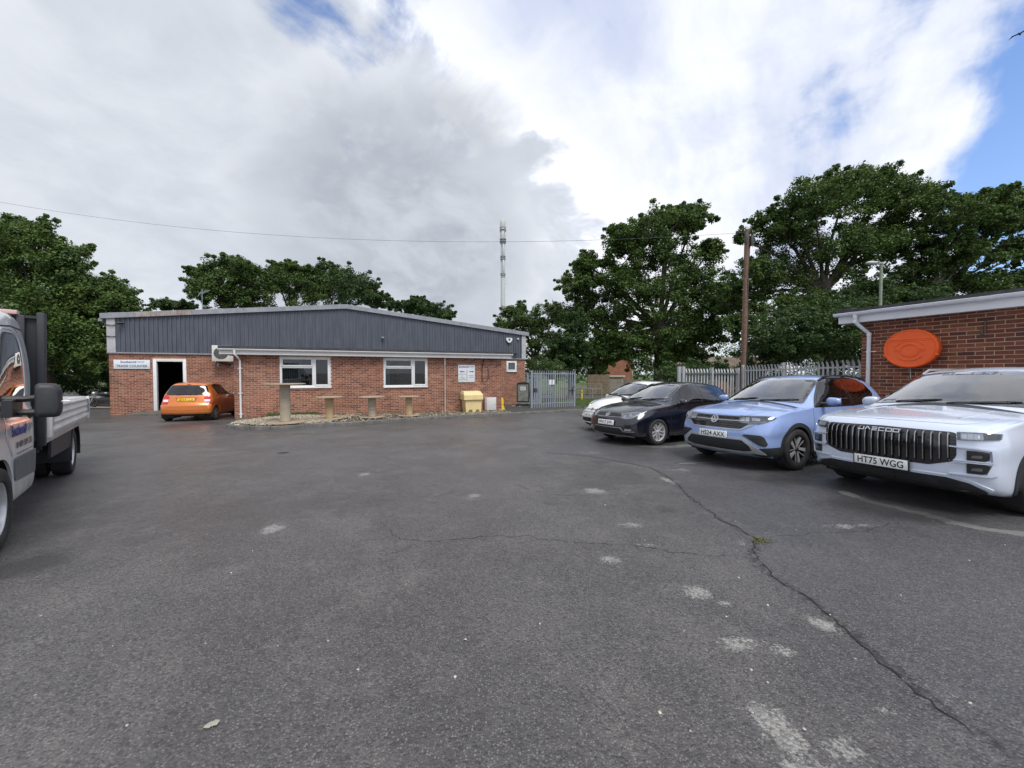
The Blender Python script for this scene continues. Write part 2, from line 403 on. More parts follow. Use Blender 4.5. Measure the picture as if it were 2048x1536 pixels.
def axis_pts(segs):
	out = []
	for a, b, st in segs: out += list(np.arange(a, b, st))
	out.append(segs[-1][1]); return np.array(out)
def asphalt_material():
	m, t, b = principled('asphalt')
	geo = t.n('ShaderNodeNewGeometry'); v = geo.outputs['Position']
	aw = t.n('ShaderNodeAttribute'); aw.attribute_name = 'wear'; an = t.n('ShaderNodeAttribute'); an.attribute_name = 'newer'; ap = t.n('ShaderNodeAttribute'); ap.attribute_name = 'pale'
	big = t.noise(v, .35, 6, .62); mid = t.noise(v, 1.6, 7, .65, w=2.0); fin = t.noise(v, 14, 5, .65, w=5.0)
	c = t.mix(t.ramp(big, .3, .72), (.052, .0475, .0465), (.088, .082, .081))
	c = t.mix(t.math('MULTIPLY', t.ramp(mid, .46, .68), .6), c, (.125, .115, .108)); c = t.mix(t.math('MULTIPLY', t.ramp(t.noise(v, 3.2, 7, .7, w=15.0), .52, .66), .38), c, (.145, .135, .126))
	c = t.mix(t.math('MULTIPLY', t.ramp(t.noise(v, .8, 6, .7, w=9.0), .55, .75), .35), c, (.082, .064, .058))
	c = t.mix(t.math('MULTIPLY', an.outputs['Fac'], .62), c, (.056, .0555, .064))
	c = t.mix(t.math('MULTIPLY', t.ramp(t.noise(v, .9, 5, .6, w=21.0), .60, .74), .45), c, (.034, .032, .033))
	c = t.mix(t.math('MULTIPLY', t.ramp(fin, .35, .7), .28), c, (.12, .114, .11))
	v1 = t.vor(v, 95); v2 = t.vor(v, 170)
	s1 = t.sep(v1.outputs['Color'])[0]; s2 = t.sep(v2.outputs['Color'])[0]
	stone = t.math('MULTIPLY', t.ramp(s1, .55, .98), t.ramp(v1.outputs['Distance'], .55, .25))
	c = t.mix(t.math('MULTIPLY', stone, .55), c, (.25, .24, .225))
	c = t.mix(t.math('MULTIPLY', t.ramp(s1, .42, .05), .7), c, (.032, .031, .032))
	c = t.mix(t.math('MULTIPLY', t.math('MULTIPLY', t.ramp(s2, .8, 1.0), t.ramp(v2.outputs['Distance'], .5, .2)), .6), c, (.30, .29, .275))
	nn = t.math('ADD', t.math('MULTIPLY', t.noise(v, 7, 10, .78, w=1.0), .55), t.math('MULTIPLY', t.noise(v, 60, 4, .75, w=3.0), .45))
	wm = t.math('MULTIPLY', t.ramp(t.math('ADD', nn, t.math('MULTIPLY', t.math('SUBTRACT', aw.outputs['Fac'], .5), .31)), .54, .62), t.ramp(aw.outputs['Fac'], .02, .3))
	c = t.mix(t.math('MULTIPLY', wm, .66), c, t.mix(t.ramp(s1, .2, .8), (.20, .195, .185), (.36, .35, .325)))
	pm = t.math('MULTIPLY', t.ramp(t.math('ADD', ap.outputs['Fac'], t.math('MULTIPLY', t.math('SUBTRACT', t.noise(v, 6, 8, .72), .5), 2.0)), .50, .75), .55)
	c = t.mix(pm, c, (.25, .245, .235))
	ck = t.n('ShaderNodeAttribute'); ck.attribute_name = 'crumble'
	c = t.mix(t.math('MULTIPLY', t.ramp(t.math('ADD', t.noise(v, 26, 6, .7, w=8.0), t.math('MULTIPLY', ck.outputs['Fac'], .33)), .74, .86), .8), c, (.020, .019, .019))
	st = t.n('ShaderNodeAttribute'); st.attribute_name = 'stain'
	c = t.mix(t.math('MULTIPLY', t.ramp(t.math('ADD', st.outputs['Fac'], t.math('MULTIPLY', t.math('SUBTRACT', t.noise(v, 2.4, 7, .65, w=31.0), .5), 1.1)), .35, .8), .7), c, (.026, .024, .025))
	gsp = t.vor(v, 22); gs = t.sep(gsp.outputs['Color'])[1]
	c = t.mix(t.math('MULTIPLY', t.ramp(gs, .995, .998), t.ramp(gsp.outputs['Distance'], .17, .10)), c, (.42, .39, .34))
	t.put(b.inputs['Base Color'], c)
	damp = t.ramp(t.math('ADD', big, t.math('MULTIPLY', mid, .4)), .5, .85)
	t.put(b.inputs['Roughness'], t.math('ADD', t.ramp(damp, 0, 1, .30, .50), t.math('MULTIPLY', wm, .2)))
	b.inputs['Specular IOR Level'].default_value = .55
	bp = t.n('ShaderNodeBump'); bp.inputs['Strength'].default_value = .6; bp.inputs['Distance'].default_value = .006
	hgt = t.math('ADD', t.math('MULTIPLY', v1.outputs['Distance'], -1.0), t.math('MULTIPLY', fin, 1.2)); hgt = t.math('ADD', hgt, t.math('MULTIPLY', v2.outputs['Distance'], -.5))
	t.put(bp.inputs['Height'], hgt); t.put(b.inputs['Normal'], bp.outputs[0])
	MATS['asphalt'] = m; return m

def grass_material():
	m, t, b = principled('grass_ground'); geo = t.n('ShaderNodeNewGeometry'); v = geo.outputs['Position']
	c = t.mix(t.ramp(t.noise(v, 1.3, 6, .65), .3, .7), (.055, .085, .022), (.10, .15, .035)); c = t.mix(t.ramp(t.noise(v, 25, 5, .7), .35, .7), c, (.045, .07, .02))
	t.put(b.inputs['Base Color'], c); b.inputs['Roughness'].default_value = .9
	bp = t.n('ShaderNodeBump'); bp.inputs['Strength'].default_value = 1; bp.inputs['Distance'].default_value = .05; t.put(bp.inputs['Height'], t.noise(v, 40, 4, .7)); t.put(b.inputs['Normal'], bp.outputs[0])
	return m

def dist_poly(X, Y, line):
	d = np.full(X.shape, 1e9)
	for (ax, ay), (bx, by) in zip(line[:-1], line[1:]):
		vx, vy = bx - ax, by - ay; L2 = vx * vx + vy * vy + 1e-12
		tt = np.clip(((X - ax) * vx + (Y - ay) * vy) / L2, 0, 1); d = np.minimum(d, np.hypot(X - ax - tt * vx, Y - ay - tt * vy))
	return d
def inside_poly(X, Y, poly):
	c = np.zeros(X.shape, bool); n = len(poly)
	for i in range(n):
		x1, y1 = poly[i]; x2, y2 = poly[(i + 1) % n]
		c ^= ((y1 > Y) != (y2 > Y)) & (X < (x2 - x1) * (Y - y1) / (y2 - y1 + 1e-12) + x1)
	return c

def build_ground():
	xs = axis_pts([(-700, -60, 40), (-60, -16, 2), (-16, -7, .25), (-7, 6.4, .05), (6.4, 12, .2), (12, 40, 2), (40, 700, 40)])
	ys = axis_pts([(-200, -20, 30), (-20, 0, 2), (0, .9, .2), (.9, 7, .05), (7, 14, .1), (14, 26, .4), (26, 80, 2), (80, 900, 40)])
	X, Y = np.meshgrid(xs, ys); nx, ny = len(xs), len(ys)
	Yc = np.clip(Y, -40, 40); Z = -SLOPE * Yc - np.where(Y > 40, SLOPE * 18 * (1 - np.exp(-(np.maximum(Y, 40) - 40) / 18)), 0)
	V = np.stack([X, Y, Z], -1).reshape(-1, 3)
	idx = np.arange(nx * ny).reshape(ny, nx); Q = np.stack([idx[:-1, :-1], idx[:-1, 1:], idx[1:, 1:], idx[1:, :-1]], -1).reshape(-1, 4)
	me = bpy.data.meshes.new('asphalt_yard'); me.vertices.add(len(V)); me.vertices.foreach_set('co', V.astype(np.float32).reshape(-1))
	me.loops.add(Q.size); me.loops.foreach_set('vertex_index', Q.astype(np.int32).reshape(-1)); me.polygons.add(len(Q))
	me.polygons.foreach_set('loop_start', np.arange(0, Q.size, 4, dtype=np.int32)); me.polygons.foreach_set('loop_total', np.full(len(Q), 4, np.int32)); me.update(calc_edges=True)
	w = np.zeros(X.shape)
	for px, py, rx, ry, s in WEAR:
		c = gp(px, py); rr = c.y / 775.0; r1 = rx * rr; r2 = abs(gp(px, py - ry).y - gp(px, py + ry).y) / 2
		w = np.maximum(w, s * np.exp(-(((X - c.x) / r1) ** 2 + ((Y - c.y) / r2) ** 2) * .9))
	for px, wd in CRACKS[:2]:
		w = np.maximum(w, .42 * np.exp(-(dist_poly(X, Y, pxline(px)) / (.10 if wd > .02 else .06)) ** 2))
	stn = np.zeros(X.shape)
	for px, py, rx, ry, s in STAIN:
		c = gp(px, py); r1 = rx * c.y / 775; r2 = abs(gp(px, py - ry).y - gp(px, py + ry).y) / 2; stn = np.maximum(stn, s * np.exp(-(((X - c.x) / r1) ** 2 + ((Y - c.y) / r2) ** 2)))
	crk = np.zeros(X.shape)
	for px, wd in CRACKS[:2]: crk = np.maximum(crk, (1 if wd > .02 else .75) * np.exp(-(dist_poly(X, Y, pxline(px)) / (.075 if wd > .02 else .035)) ** 2))
	pale = np.zeros(X.shape)
	for px, wd in PALE: pale = np.maximum(pale, np.clip(1.2 - dist_poly(X, Y, pxline(px)) / wd * .6, 0, 1))
	NP = pxline(NEWER); nw = inside_poly(X, Y, NP).astype(float); nw *= np.clip(dist_poly(X, Y, NP + [NP[0]]) / .12, 0, 1)
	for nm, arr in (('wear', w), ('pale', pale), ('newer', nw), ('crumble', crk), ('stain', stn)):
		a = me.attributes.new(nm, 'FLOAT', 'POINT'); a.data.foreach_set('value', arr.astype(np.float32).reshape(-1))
	shade(me, 180)
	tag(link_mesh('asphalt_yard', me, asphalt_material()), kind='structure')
	mb = MB()
	for px, wd in CRACKS:
		P = resample(pxline(px), .035); n = len(P); off = np.zeros(n); wob = 0
		for i in range(n): wob = wob * .82 + RNG.normal(0, .012); off[i] = wob
		tg = np.gradient(P, axis=0); nn = np.stack([-tg[:, 1], tg[:, 0]], -1); nn /= np.linalg.norm(nn, axis=1, keepdims=True) + 1e-9
		C = P + nn * off[:, None]; ww = wd * (.25 + .7 * RNG.random(n)) * np.clip(np.minimum(np.arange(n), n - 1 - np.arange(n)) / 8, .1, 1) * np.where(RNG.random(n) < .10, .15, 1) * .42
		L = C + nn * ww[:, None]; Rr = C - nn * ww[:, None]
		Vv = [(*p, gz(*p) + .003) for p in L] + [(*p, gz(*p) + .003) for p in Rr]
		mb.add(Vv, [(i, n + i, n + i + 1, i + 1) for i in range(n - 1)])
	tag(mb.build('ground_crack', M('crack_fill', (.016, .015, .015), .9, bump=.5, bscale=120), ang=None), kind='structure')
	mw = []
	for (px, py, r) in ((1526, 1080, .035), (1516, 1084, .03)):
		c = gp(px, py)
		for k in range(60):
			a = RNG.random() * 6.28; p = np.array([c.x + RNG.normal(0, r), c.y + RNG.normal(0, r), c.z + .004 + RNG.random() * .01]); s = .004 + RNG.random() * .005
			u = np.array([math.cos(a), math.sin(a), RNG.normal(0, .4)]) * s; v = np.array([-math.sin(a), math.cos(a), RNG.random()]) * s * .6
			mw.append([p - u - v, p + u - v, p + u + v, p - u + v])
	tag(link_mesh('moss_tuft', quad_mesh('moss_tuft', mw), M('moss', (.09, .09, .03), .9)), kind='stuff')
	mb = MB(); loose = [(1290 + 1000 - 630, 1230), (1470, 1043), (2010, 1090), (1640, 955), (1210, 1010)]
	for i in range(36):
		px, py = (RNG.uniform(200, 2000), RNG.uniform(930, 1500)) if i >= len(loose) else loose[i]
		c = gp(px, py); s = RNG.uniform(.004, .009); bm = bmesh.new(); bmesh.ops.create_icosphere(bm, subdivisions=1, radius=s)
		mb.add([(c.x + v.co.x * RNG.uniform(.7, 1.3), c.y + v.co.y * RNG.uniform(.7, 1.3), c.z + s * .3 + v.co.z * .6) for v in bm.verts], [[v.index for v in f.verts] for f in bm.faces]); bm.free()
	tag(mb.build('loose_grit', M('pale_stone', (.42, .38, .32), .8, var=.3, scale=40), ang=60), kind='stuff')
build_ground()

KR = [(-9.25, 12.75), (-9.0, 12.15), (-8.35, 11.72), (-7.53, 11.62), (-6.95, 12.1), (-5.45, 13.1), (-3.0, 15.05), (-.46, 17.0), (1.4, 18.25), (3.15, 19.4), (5.2, 20.4), (9.0, 22.0)]
KH = .11
def strip_mesh(mb, line, w0, w1, h0, h1):
	P = np.array(line); tg = np.gradient(P, axis=0); nn = np.stack([-tg[:, 1], tg[:, 0]], -1); nn /= np.linalg.norm(nn, axis=1, keepdims=True)
	n = len(P)
	def pt(i, w, h): q = P[i] + nn[i] * w; return (q[0], q[1], gz(*q) + h)
	prof = [(w0, h0), (w0, h1 - .015), (w0 + .015, h1), (w1, h1), (w1, h0)]
	V = [pt(i, *p) for i in range(n) for p in prof]; m = len(prof)
	F = [(i * m + k, i * m + k + 1, (i + 1) * m + k + 1, (i + 1) * m + k) for i in range(n - 1) for k in range(m - 1)] + [tuple(range(m)), tuple((n - 1) * m + k for k in range(m - 1, -1, -1))]
	mb.add(V, F)
def build_kerb():
	fine = resample(KR, .10); seg = np.r_[0, np.cumsum(np.linalg.norm(np.diff(fine, axis=0), axis=1))]
	conc = M('kerb_concrete', (.15, .145, .138), .85, var=.3, scale=5, bump=.6, bscale=80, dirt=.6, dirtcol=(.06, .058, .05))
	L = seg[-1]; k = 0.0; first = True
	root = empty('kerb_edging', (0, 0, 0)); tag(root, 'low grey concrete kerb bordering the stone bed and footway in front of brick building', 'kerb')
	while k < L - .1:
		ln = .62 if k < 2.2 else .914; i0 = np.searchsorted(seg, k + .006); i1 = np.searchsorted(seg, min(L, k + ln - .006))
		line = [np.array([np.interp(s, seg, fine[:, 0]), np.interp(s, seg, fine[:, 1])]) for s in np.linspace(k + .005, min(L, k + ln - .005), 5)]
		mb = MB(); dh = RNG.normal(0, .008); strip_mesh(mb, line, 0 + RNG.normal(0, .006), .125, -.05, KH + dh); mb.build('kerb_stone', conc, root, ang=30); k += ln
	inner = fine + 0; tg = np.gradient(inner, axis=0); nn = np.stack([-tg[:, 1], tg[:, 0]], -1); nn /= np.linalg.norm(nn, axis=1, keepdims=True); inner = inner + nn * .12
	A = Vector((-17.87, 17.2, 0)) - EY * 5.13
	def wall_pt(s): p = A + EX * s + EY * .05; return (p.x, p.y)
	bed = [tuple(p) for p in inner if p[0] < .1]; back = [wall_pt(s) for s in np.linspace(16.67, 5.8, 24)]
	V = [(x, y, gz(x, y) + KH - .03) for x, y in bed] + [(x, y, gz(x, y) + KH - .005) for x, y in back]
	mb = MB(); nb = len(bed)
	from mathutils.geometry import tessellate_polygon
	tris = tessellate_polygon([[Vector((v[0], v[1], 0)) for v in V]]); mb.add(V, tris)
	tag(mb.build('soil_bed', M('bed_soil', (.10, .085, .065), .95, var=.4, scale=12, bump=1, bscale=50), ang=None), kind='structure')
	foot = [tuple(p) for p in inner if p[0] >= -.2]
	back2 = [(9.5, 25.5), (2.2, 25.6), (.7, 24.98), (-2.55, 23.6), (-.55, 18.9)]
	V = [(x, y, gz(x, y) + KH - .012) for x, y in foot] + [(x, y, gz(x, y) + KH - .012) for x, y in back2]
	mb = MB(); mb.add(V, tessellate_polygon([[Vector((v[0], v[1], 0)) for v in V]]))
	tag(mb.build('footway', M('footway_tarmac', (.05, .05, .045), .85, var=.35, scale=4, bump=.6, bscale=90, dirt=.5, dirtcol=(.045, .06, .025)), ang=None), kind='structure')
	mb = MB(); bm = bmesh.new(); bmesh.ops.create_icosphere(bm, subdivisions=1, radius=1); iv = np.array([v.co[:] for v in bm.verts]); ifc = [[v.index for v in f.verts] for f in bm.faces]; bm.free()
	poly = bed + back; n = 0; VV = []; FF = []
	bx = np.array(bed)
	while n < 7500:
		if RNG.random() < .55: x, y = RNG.uniform(-9.3, -6.2), RNG.uniform(11.6, 15.4)
		else: x, y = RNG.uniform(-9.3, 0), RNG.uniform(11.6, 19)
		if not inside_poly(np.array([x]), np.array([y]), poly)[0]: continue
		dens = 1.0 if x < -6.4 else (.65 if noise.noise(Vector((x * 1.7, y * 1.7, 0))) > -.1 else .25)
		if RNG.random() > dens: continue
		s = RNG.uniform(.012, .034); a = RNG.random() * 6.28; c, sn = math.cos(a), math.sin(a)
		q = iv * np.array([s * RNG.uniform(.8, 1.6), s, s * RNG.uniform(.5, .8)]) * (1 + RNG.normal(0, .12, (len(iv), 1)))
		q = np.stack([q[:, 0] * c - q[:, 1] * sn, q[:, 0] * sn + q[:, 1] * c, q[:, 2]], -1) + np.array([x, y, gz(x, y) + KH - .005 + RNG.random() * .03 + (.05 * max(0, 1 - abs(x + 8.3) / 1.2))])
		o = n * len(iv); VV.append(q); FF += [[i + o for i in f] for f in ifc]; n += 1
	me = raw_mesh('flint_gravel', np.concatenate(VV), FF, None); shade(me, 50)
	m, t, b = principled('flint'); geo = t.n('ShaderNodeNewGeometry'); r = geo.outputs['Random Per Island']
	c = t.mix(r, (.22, .18, .125), (.48, .43, .33)); c = t.mix(t.ramp(t.math('FRACT', t.math('MULTIPLY', r, 7.3)), .8, .9), c, (.22, .17, .12)); t.put(b.inputs['Base Color'], c); b.inputs['Roughness'].default_value = .75
	tag(link_mesh('flint_gravel', me, m), kind='stuff')
	bm = bmesh.new(); bmesh.ops.create_icosphere(bm, subdivisions=3, radius=1); c0 = gp(481, 856)
	for v in bm.verts:
		nz = noise.noise(v.co * 1.7) * .25; v.co = Vector((v.co.x * .19, v.co.y * .12, v.co.z * .085)) * (1 + nz)
	me = bpy.data.meshes.new('corner_stone'); bm.to_mesh(me); bm.free(); shade(me, 180)
	o = link_mesh('corner_stone', me, M('pale_rock', (.52, .48, .42), .8, var=.2, scale=9, bump=.6, bscale=30), None, (c0.x, c0.y, c0.z + .06), (0, .1, .5))
	tag(o, 'large whitish stone lying on the kerb at the corner of the gravel bed', 'stone')
	W2 = []
	for k in range(900):
		u = RNG.random(); s = RNG.uniform(6.9, 8.6) if u < .75 else RNG.uniform(6.2, 15.4); p = A + EX * s - EY * abs(RNG.normal(.18, .16)); h = RNG.uniform(.03, .15) * (1 if u < .75 else .6)
		z0 = gz(p.x, p.y) + KH; a = RNG.random() * 6.28; w = RNG.uniform(.012, .03)
		d = np.array([math.cos(a), math.sin(a), 0]); q = np.array([p.x, p.y, z0]); top = q + np.array([RNG.normal(0, .05), RNG.normal(0, .05), h])
		W2.append([top - d * w - [0, 0, w], top + d * w - [0, 0, w * .3], top + d * w * .8 + [0, 0, w], top - d * w * .6 + [0, 0, w * .8]])
	tag(link_mesh('wall_weeds', quad_mesh('wall_weeds', W2), M('weed_leaf', (.07, .11, .035), .8, var=.5, scale=15)), kind='stuff')
build_kerb()

def build_verge():
	def sheet(name, poly, dz, mat, step=1.2):
		xs = [p[0] for p in poly]; ys = [p[1] for p in poly]
		vin, fac = fill_poly([Vector(p) for p in poly], step)
		me = raw_mesh(name, [(v[0], v[1], gz(v[0], v[1]) + dz) for v in vin], fac, 180)
		return tag(link_mesh(name, me, mat), kind='structure')
	g = grass_material()
	sheet('grass_verge', [(3.4, 19.75), (5.3, 20.7), (9.0, 22.2), (24, 25), (24, 33), (14, 36), (6, 36.5), (2.4, 36.0), (2.0, 30), (3.6, 24.5)], .09, g)
	sheet('far_verge', [(-8, 52), (10, 47), (30, 41), (60, 36), (60, 60), (20, 75), (-8, 80)], .10, g, 3)
	road = M('road_tarmac', (.14, .128, .125), .85, var=.12, scale=1, bump=.3, bscale=60)
	sheet('road', [(-12, 42.5), (2, 38.8), (14, 36.6), (30, 32), (60, 25), (60, 34), (30, 40.4), (12, 45.5), (-8, 51), (-12, 52)], .03, road, 3)
	pav = M('pavement_slabs', (.26, .23, .20), .85, var=.12, scale=1.5)
	sheet('pavement', [(-10, 41.2), (2.2, 37.2), (14, 35.2), (30, 31), (30, 32.2), (14, 36.7), (2.4, 38.7), (-10, 42.4)], .075, pav, 3)
	sheet('field', [(-300, 60), (300, 60), (300, 800), (-300, 800)], .02, g, 60)
	Q = []
	poly = [(3.6, 19.9), (5.3, 20.9), (9.0, 22.4), (9, 33), (2.6, 33), (2.3, 30), (3.8, 24.5)]
	while len(Q) < 9000:
		x, y = RNG.uniform(2, 9), RNG.uniform(19.5, 33)
		if not inside_poly(np.array([x]), np.array([y]), poly)[0]: continue
		z = gz(x, y) + .085; h = RNG.uniform(.03, .09); w = .012; a = RNG.random() * 6.28; d = np.array([math.cos(a), math.sin(a), 0]) * w; p = np.array([x, y, z]); tip = p + [RNG.normal(0, .03), RNG.normal(0, .03), h]
		Q.append([p - d, p + d, tip + d * .3, tip - d * .3])
	tag(link_mesh('grass_blades', quad_mesh('grass_blades', Q), M('grass_blade', (.085, .14, .03), .8, var=.4, scale=3)), kind='stuff')
build_verge()
# ================================================================== BRICKWORK
def brick_material(name, cols, streak, rough=.85):
	m, t, b = principled(name)
	oi = t.n('ShaderNodeObjectInfo'); geo = t.n('ShaderNodeNewGeometry'); tc = t.n('ShaderNodeTexCoord')
	r = t.math('FRACT', t.math('ADD', t.math('MULTIPLY', oi.outputs['Random'], 7.13), t.math('MULTIPLY', geo.outputs['Random Per Island'], 5.37)))
	r2 = t.math('FRACT', t.math('MULTIPLY', r, 13.7))
	v = t.vmath('ADD', geo.outputs['Position'], t.comb(t.math('MULTIPLY', r, 40.0), 0, t.math('MULTIPLY', r2, 17.0)))
	c = t.mix(t.ramp(r, 0, .5), cols[0], cols[1]); c = t.mix(t.ramp(r, .5, 1), c, cols[2])
	c = t.mix(t.math('MULTIPLY', t.ramp(r2, .62, .95), .75), c, streak)
	c = t.mix(t.math('MULTIPLY', t.ramp(t.noise(t.vmath('MULTIPLY', v, (1.0, 1.0, 2.0)), 7, 6, .65), .45, .72), .55), c, streak)
	c = t.mix(t.math('MULTIPLY', t.ramp(t.noise(v, 45, 4, .7), .5, .8), .35), c, tuple(k * 1.7 for k in cols[1]))
	p = geo.outputs['Position']
	c = t.mix(t.math('MULTIPLY', t.ramp(t.noise(p, .8, 6, .6, w=7.0), .48, .75), .28), c, tuple(min(1, k * 1.5 + .06) for k in cols[1]))
	c = t.mix(t.math('MULTIPLY', t.ramp(t.noise(p, .55, 6, .65, w=3.0), .5, .75), .35), c, tuple(k * .5 for k in cols[0]))
	t.put(b.inputs['Base Color'], c); b.inputs['Roughness'].default_value = rough; b.inputs['Specular IOR Level'].default_value = .3
	bp = t.n('ShaderNodeBump'); bp.inputs['Strength'].default_value = .5; bp.inputs['Distance'].default_value = .004; t.put(bp.inputs['Height'], t.noise(v, 60, 5, .7)); t.put(b.inputs['Normal'], bp.outputs[0])
	MATS[name] = m; return m
def mortar_material(name, col):
	return M(name, col, .95, var=.22, scale=3, bump=.6, bscale=120, spec=.2)
BRICK_A = brick_material('brick_orange', [(.205, .080, .050), (.275, .112, .068), (.34, .160, .102)], (.085, .042, .040))
BRICK_B = brick_material('brick_plum', [(.15, .048, .032), (.20, .066, .040), (.26, .095, .055)], (.062, .030, .030))
MORT_A = mortar_material('mortar_pink', (.50, .36, .28)); MORT_B = mortar_material('mortar_buff', (.46, .32, .20))

_BR = {}
def brick_mesh(L, h=.0625, d=.0045):
	k = (round(L, 3), h)
	if k in _BR: return _BR[k]
	c = .0025
	V = [(0, 0, 0), (L, 0, 0), (L, 0, h), (0, 0, h), (0, -d + c, 0), (L, -d + c, 0), (L, -d + c, h), (0, -d + c, h), (c, -d, c), (L - c, -d, c), (L - c, -d, h - c), (c, -d, h - c)]
	F = [(0, 1, 5, 4), (1, 2, 6, 5), (2, 3, 7, 6), (3, 0, 4, 7), (4, 5, 9, 8), (5, 6, 10, 9), (6, 7, 11, 10), (7, 4, 8, 11), (8, 9, 10, 11)]
	me = raw_mesh('brick', V, F, None); _BR[k] = me; return me
def lay_bricks(s0, s1, z0, z1, holes=(), pitch=.075, L=.212, bond='stretcher'):
	"""list of (s, z, length) brick rectangles clipped to the wall and its openings"""
	out = []; step = .225; k = 0; z = z0
	while z + .0625 <= z1 + .001:
		off = 0 if k % 2 == 0 else -step / 2
		s = s0 + off
		while s < s1:
			a, b = max(s, s0), min(s + L, s1)
			spans = [(a, b)]
			for hs0, hz0, hs1, hz1 in holes:
				if z + .0625 > hz0 + .004 and z < hz1 - .004:
					ns = []
					for p, q in spans:
						if q <= hs0 or p >= hs1: ns.append((p, q)); continue
						if p < hs0 - .03: ns.append((p, hs0 - .004))
						if q > hs1 + .03: ns.append((hs1 + .004, q))
					spans = ns
			for p, q in spans:
				if q - p > .04: out.append((p, z, q - p))
			s += step
		z += pitch; k += 1
	return out
def place_bricks(wall, bricks, mat, score, yface=0.0, most=300, rz=0.0, zoff=0.0, origin=(0, 0)):
	"""bricks that show largest become parts of the wall, the rest one joined part"""
	full = [b for b in bricks if b[2] > .2]; full.sort(key=score)
	chosen = set(map(tuple, full[:most])); me = brick_mesh(.212)
	if not me.materials: pass
	me = me.copy(); me.materials.append(mat)
	def pos(s, z): return Vector((s, yface, z + zoff))
	for b in full[:most]:
		o = bpy.data.objects.new('brick', me); COL.objects.link(o); o.parent = wall
		o.location = pos(b[0], b[1]) + Vector((0, RNG.uniform(-.0015, .0015), 0)); o.rotation_euler = (0, RNG.normal(0, .002), 0)
	mb_V = []; mb_F = []
	for b in bricks:
		if tuple(b) in chosen: continue
		bm = brick_mesh(b[2]); o = len(mb_V); p = pos(b[0], b[1]); jit = RNG.uniform(-.0015, .0015)
		for v in bm.vertices: mb_V.append((v.co.x + p.x, v.co.y + p.y + jit, v.co.z + p.z))
		for f in bm.polygons: mb_F.append(tuple(i + o for i in f.vertices))
	if mb_V:
		m2 = raw_mesh('brickwork', mb_V, mb_F, None); tag(link_mesh('brickwork', m2, mat, wall), kind='stuff')
def wall_mesh(name, s0, s1, z0, z1, y0, y1, holes, mat, parent, zoff=0.0):
	"""solid wall slab with rectangular openings"""
	ss = sorted({s0, s1, *[h[0] for h in holes], *[h[2] for h in holes]}); zs = sorted({z0, z1, *[h[1] for h in holes], *[h[3] for h in holes]})
	ss = [s for s in ss if s0 <= s <= s1]; zs = [z for z in zs if z0 <= z <= z1]
	mb = MB()
	solid = lambda a, b: not any(h[0] < a < h[2] and h[1] < b < h[3] for h in holes)
	cell = [[solid((ss[i] + ss[i + 1]) / 2, (zs[j] + zs[j + 1]) / 2) for j in range(len(zs) - 1)] for i in range(len(ss) - 1)]
	idx = {}
	def vid(i, j, k):
		if (i, j, k) not in idx: idx[(i, j, k)] = len(mb.V); mb.V.append((ss[i], (y0, y1)[k], zs[j] + zoff))
		return idx[(i, j, k)]
	for i in range(len(ss) - 1):
		for j in range(len(zs) - 1):
			if not cell[i][j]: continue
			mb.F.append((vid(i, j, 0), vid(i + 1, j, 0), vid(i + 1, j + 1, 0), vid(i, j + 1, 0))); mb.F.append((vid(i, j, 1), vid(i, j + 1, 1), vid(i + 1, j + 1, 1), vid(i + 1, j, 1)))
			for di, dj, a, b in ((-1, 0, (i, j), (i, j + 1)), (1, 0, (i + 1, j + 1), (i + 1, j)), (0, -1, (i + 1, j), (i, j)), (0, 1, (i, j + 1), (i + 1, j + 1))):
				ii, jj = i + di, j + dj
				if 0 <= ii < len(ss) - 1 and 0 <= jj < len(zs) - 1 and cell[ii][jj]: continue
				mb.F.append((vid(*a, 0), vid(*b, 0), vid(*b, 1), vid(*a, 1)))
	return mb.build(name, mat, parent, ang=None)

WHITE = M('white_upvc', (.74, .75, .76), .35, var=.04, scale=3, dirt=.25, dirtcol=(.45, .45, .42))
WHITE_F = M('white_fascia', (.70, .70, .70), .45, var=.05, scale=2, dirt=.30, dirtcol=(.42, .42, .38))
DARKIN = M('dark_interior', (.03, .03, .033), .9, var=.3, scale=2)
PANE = pane_material('window_pane', (.62, .68, .68), 1.0)
BLACK = M('black_plastic', (.018, .018, .02), .45, var=.2, scale=8)
STEEL = M('galvanised', (.36, .38, .40), .5, .6, var=.15, scale=7)

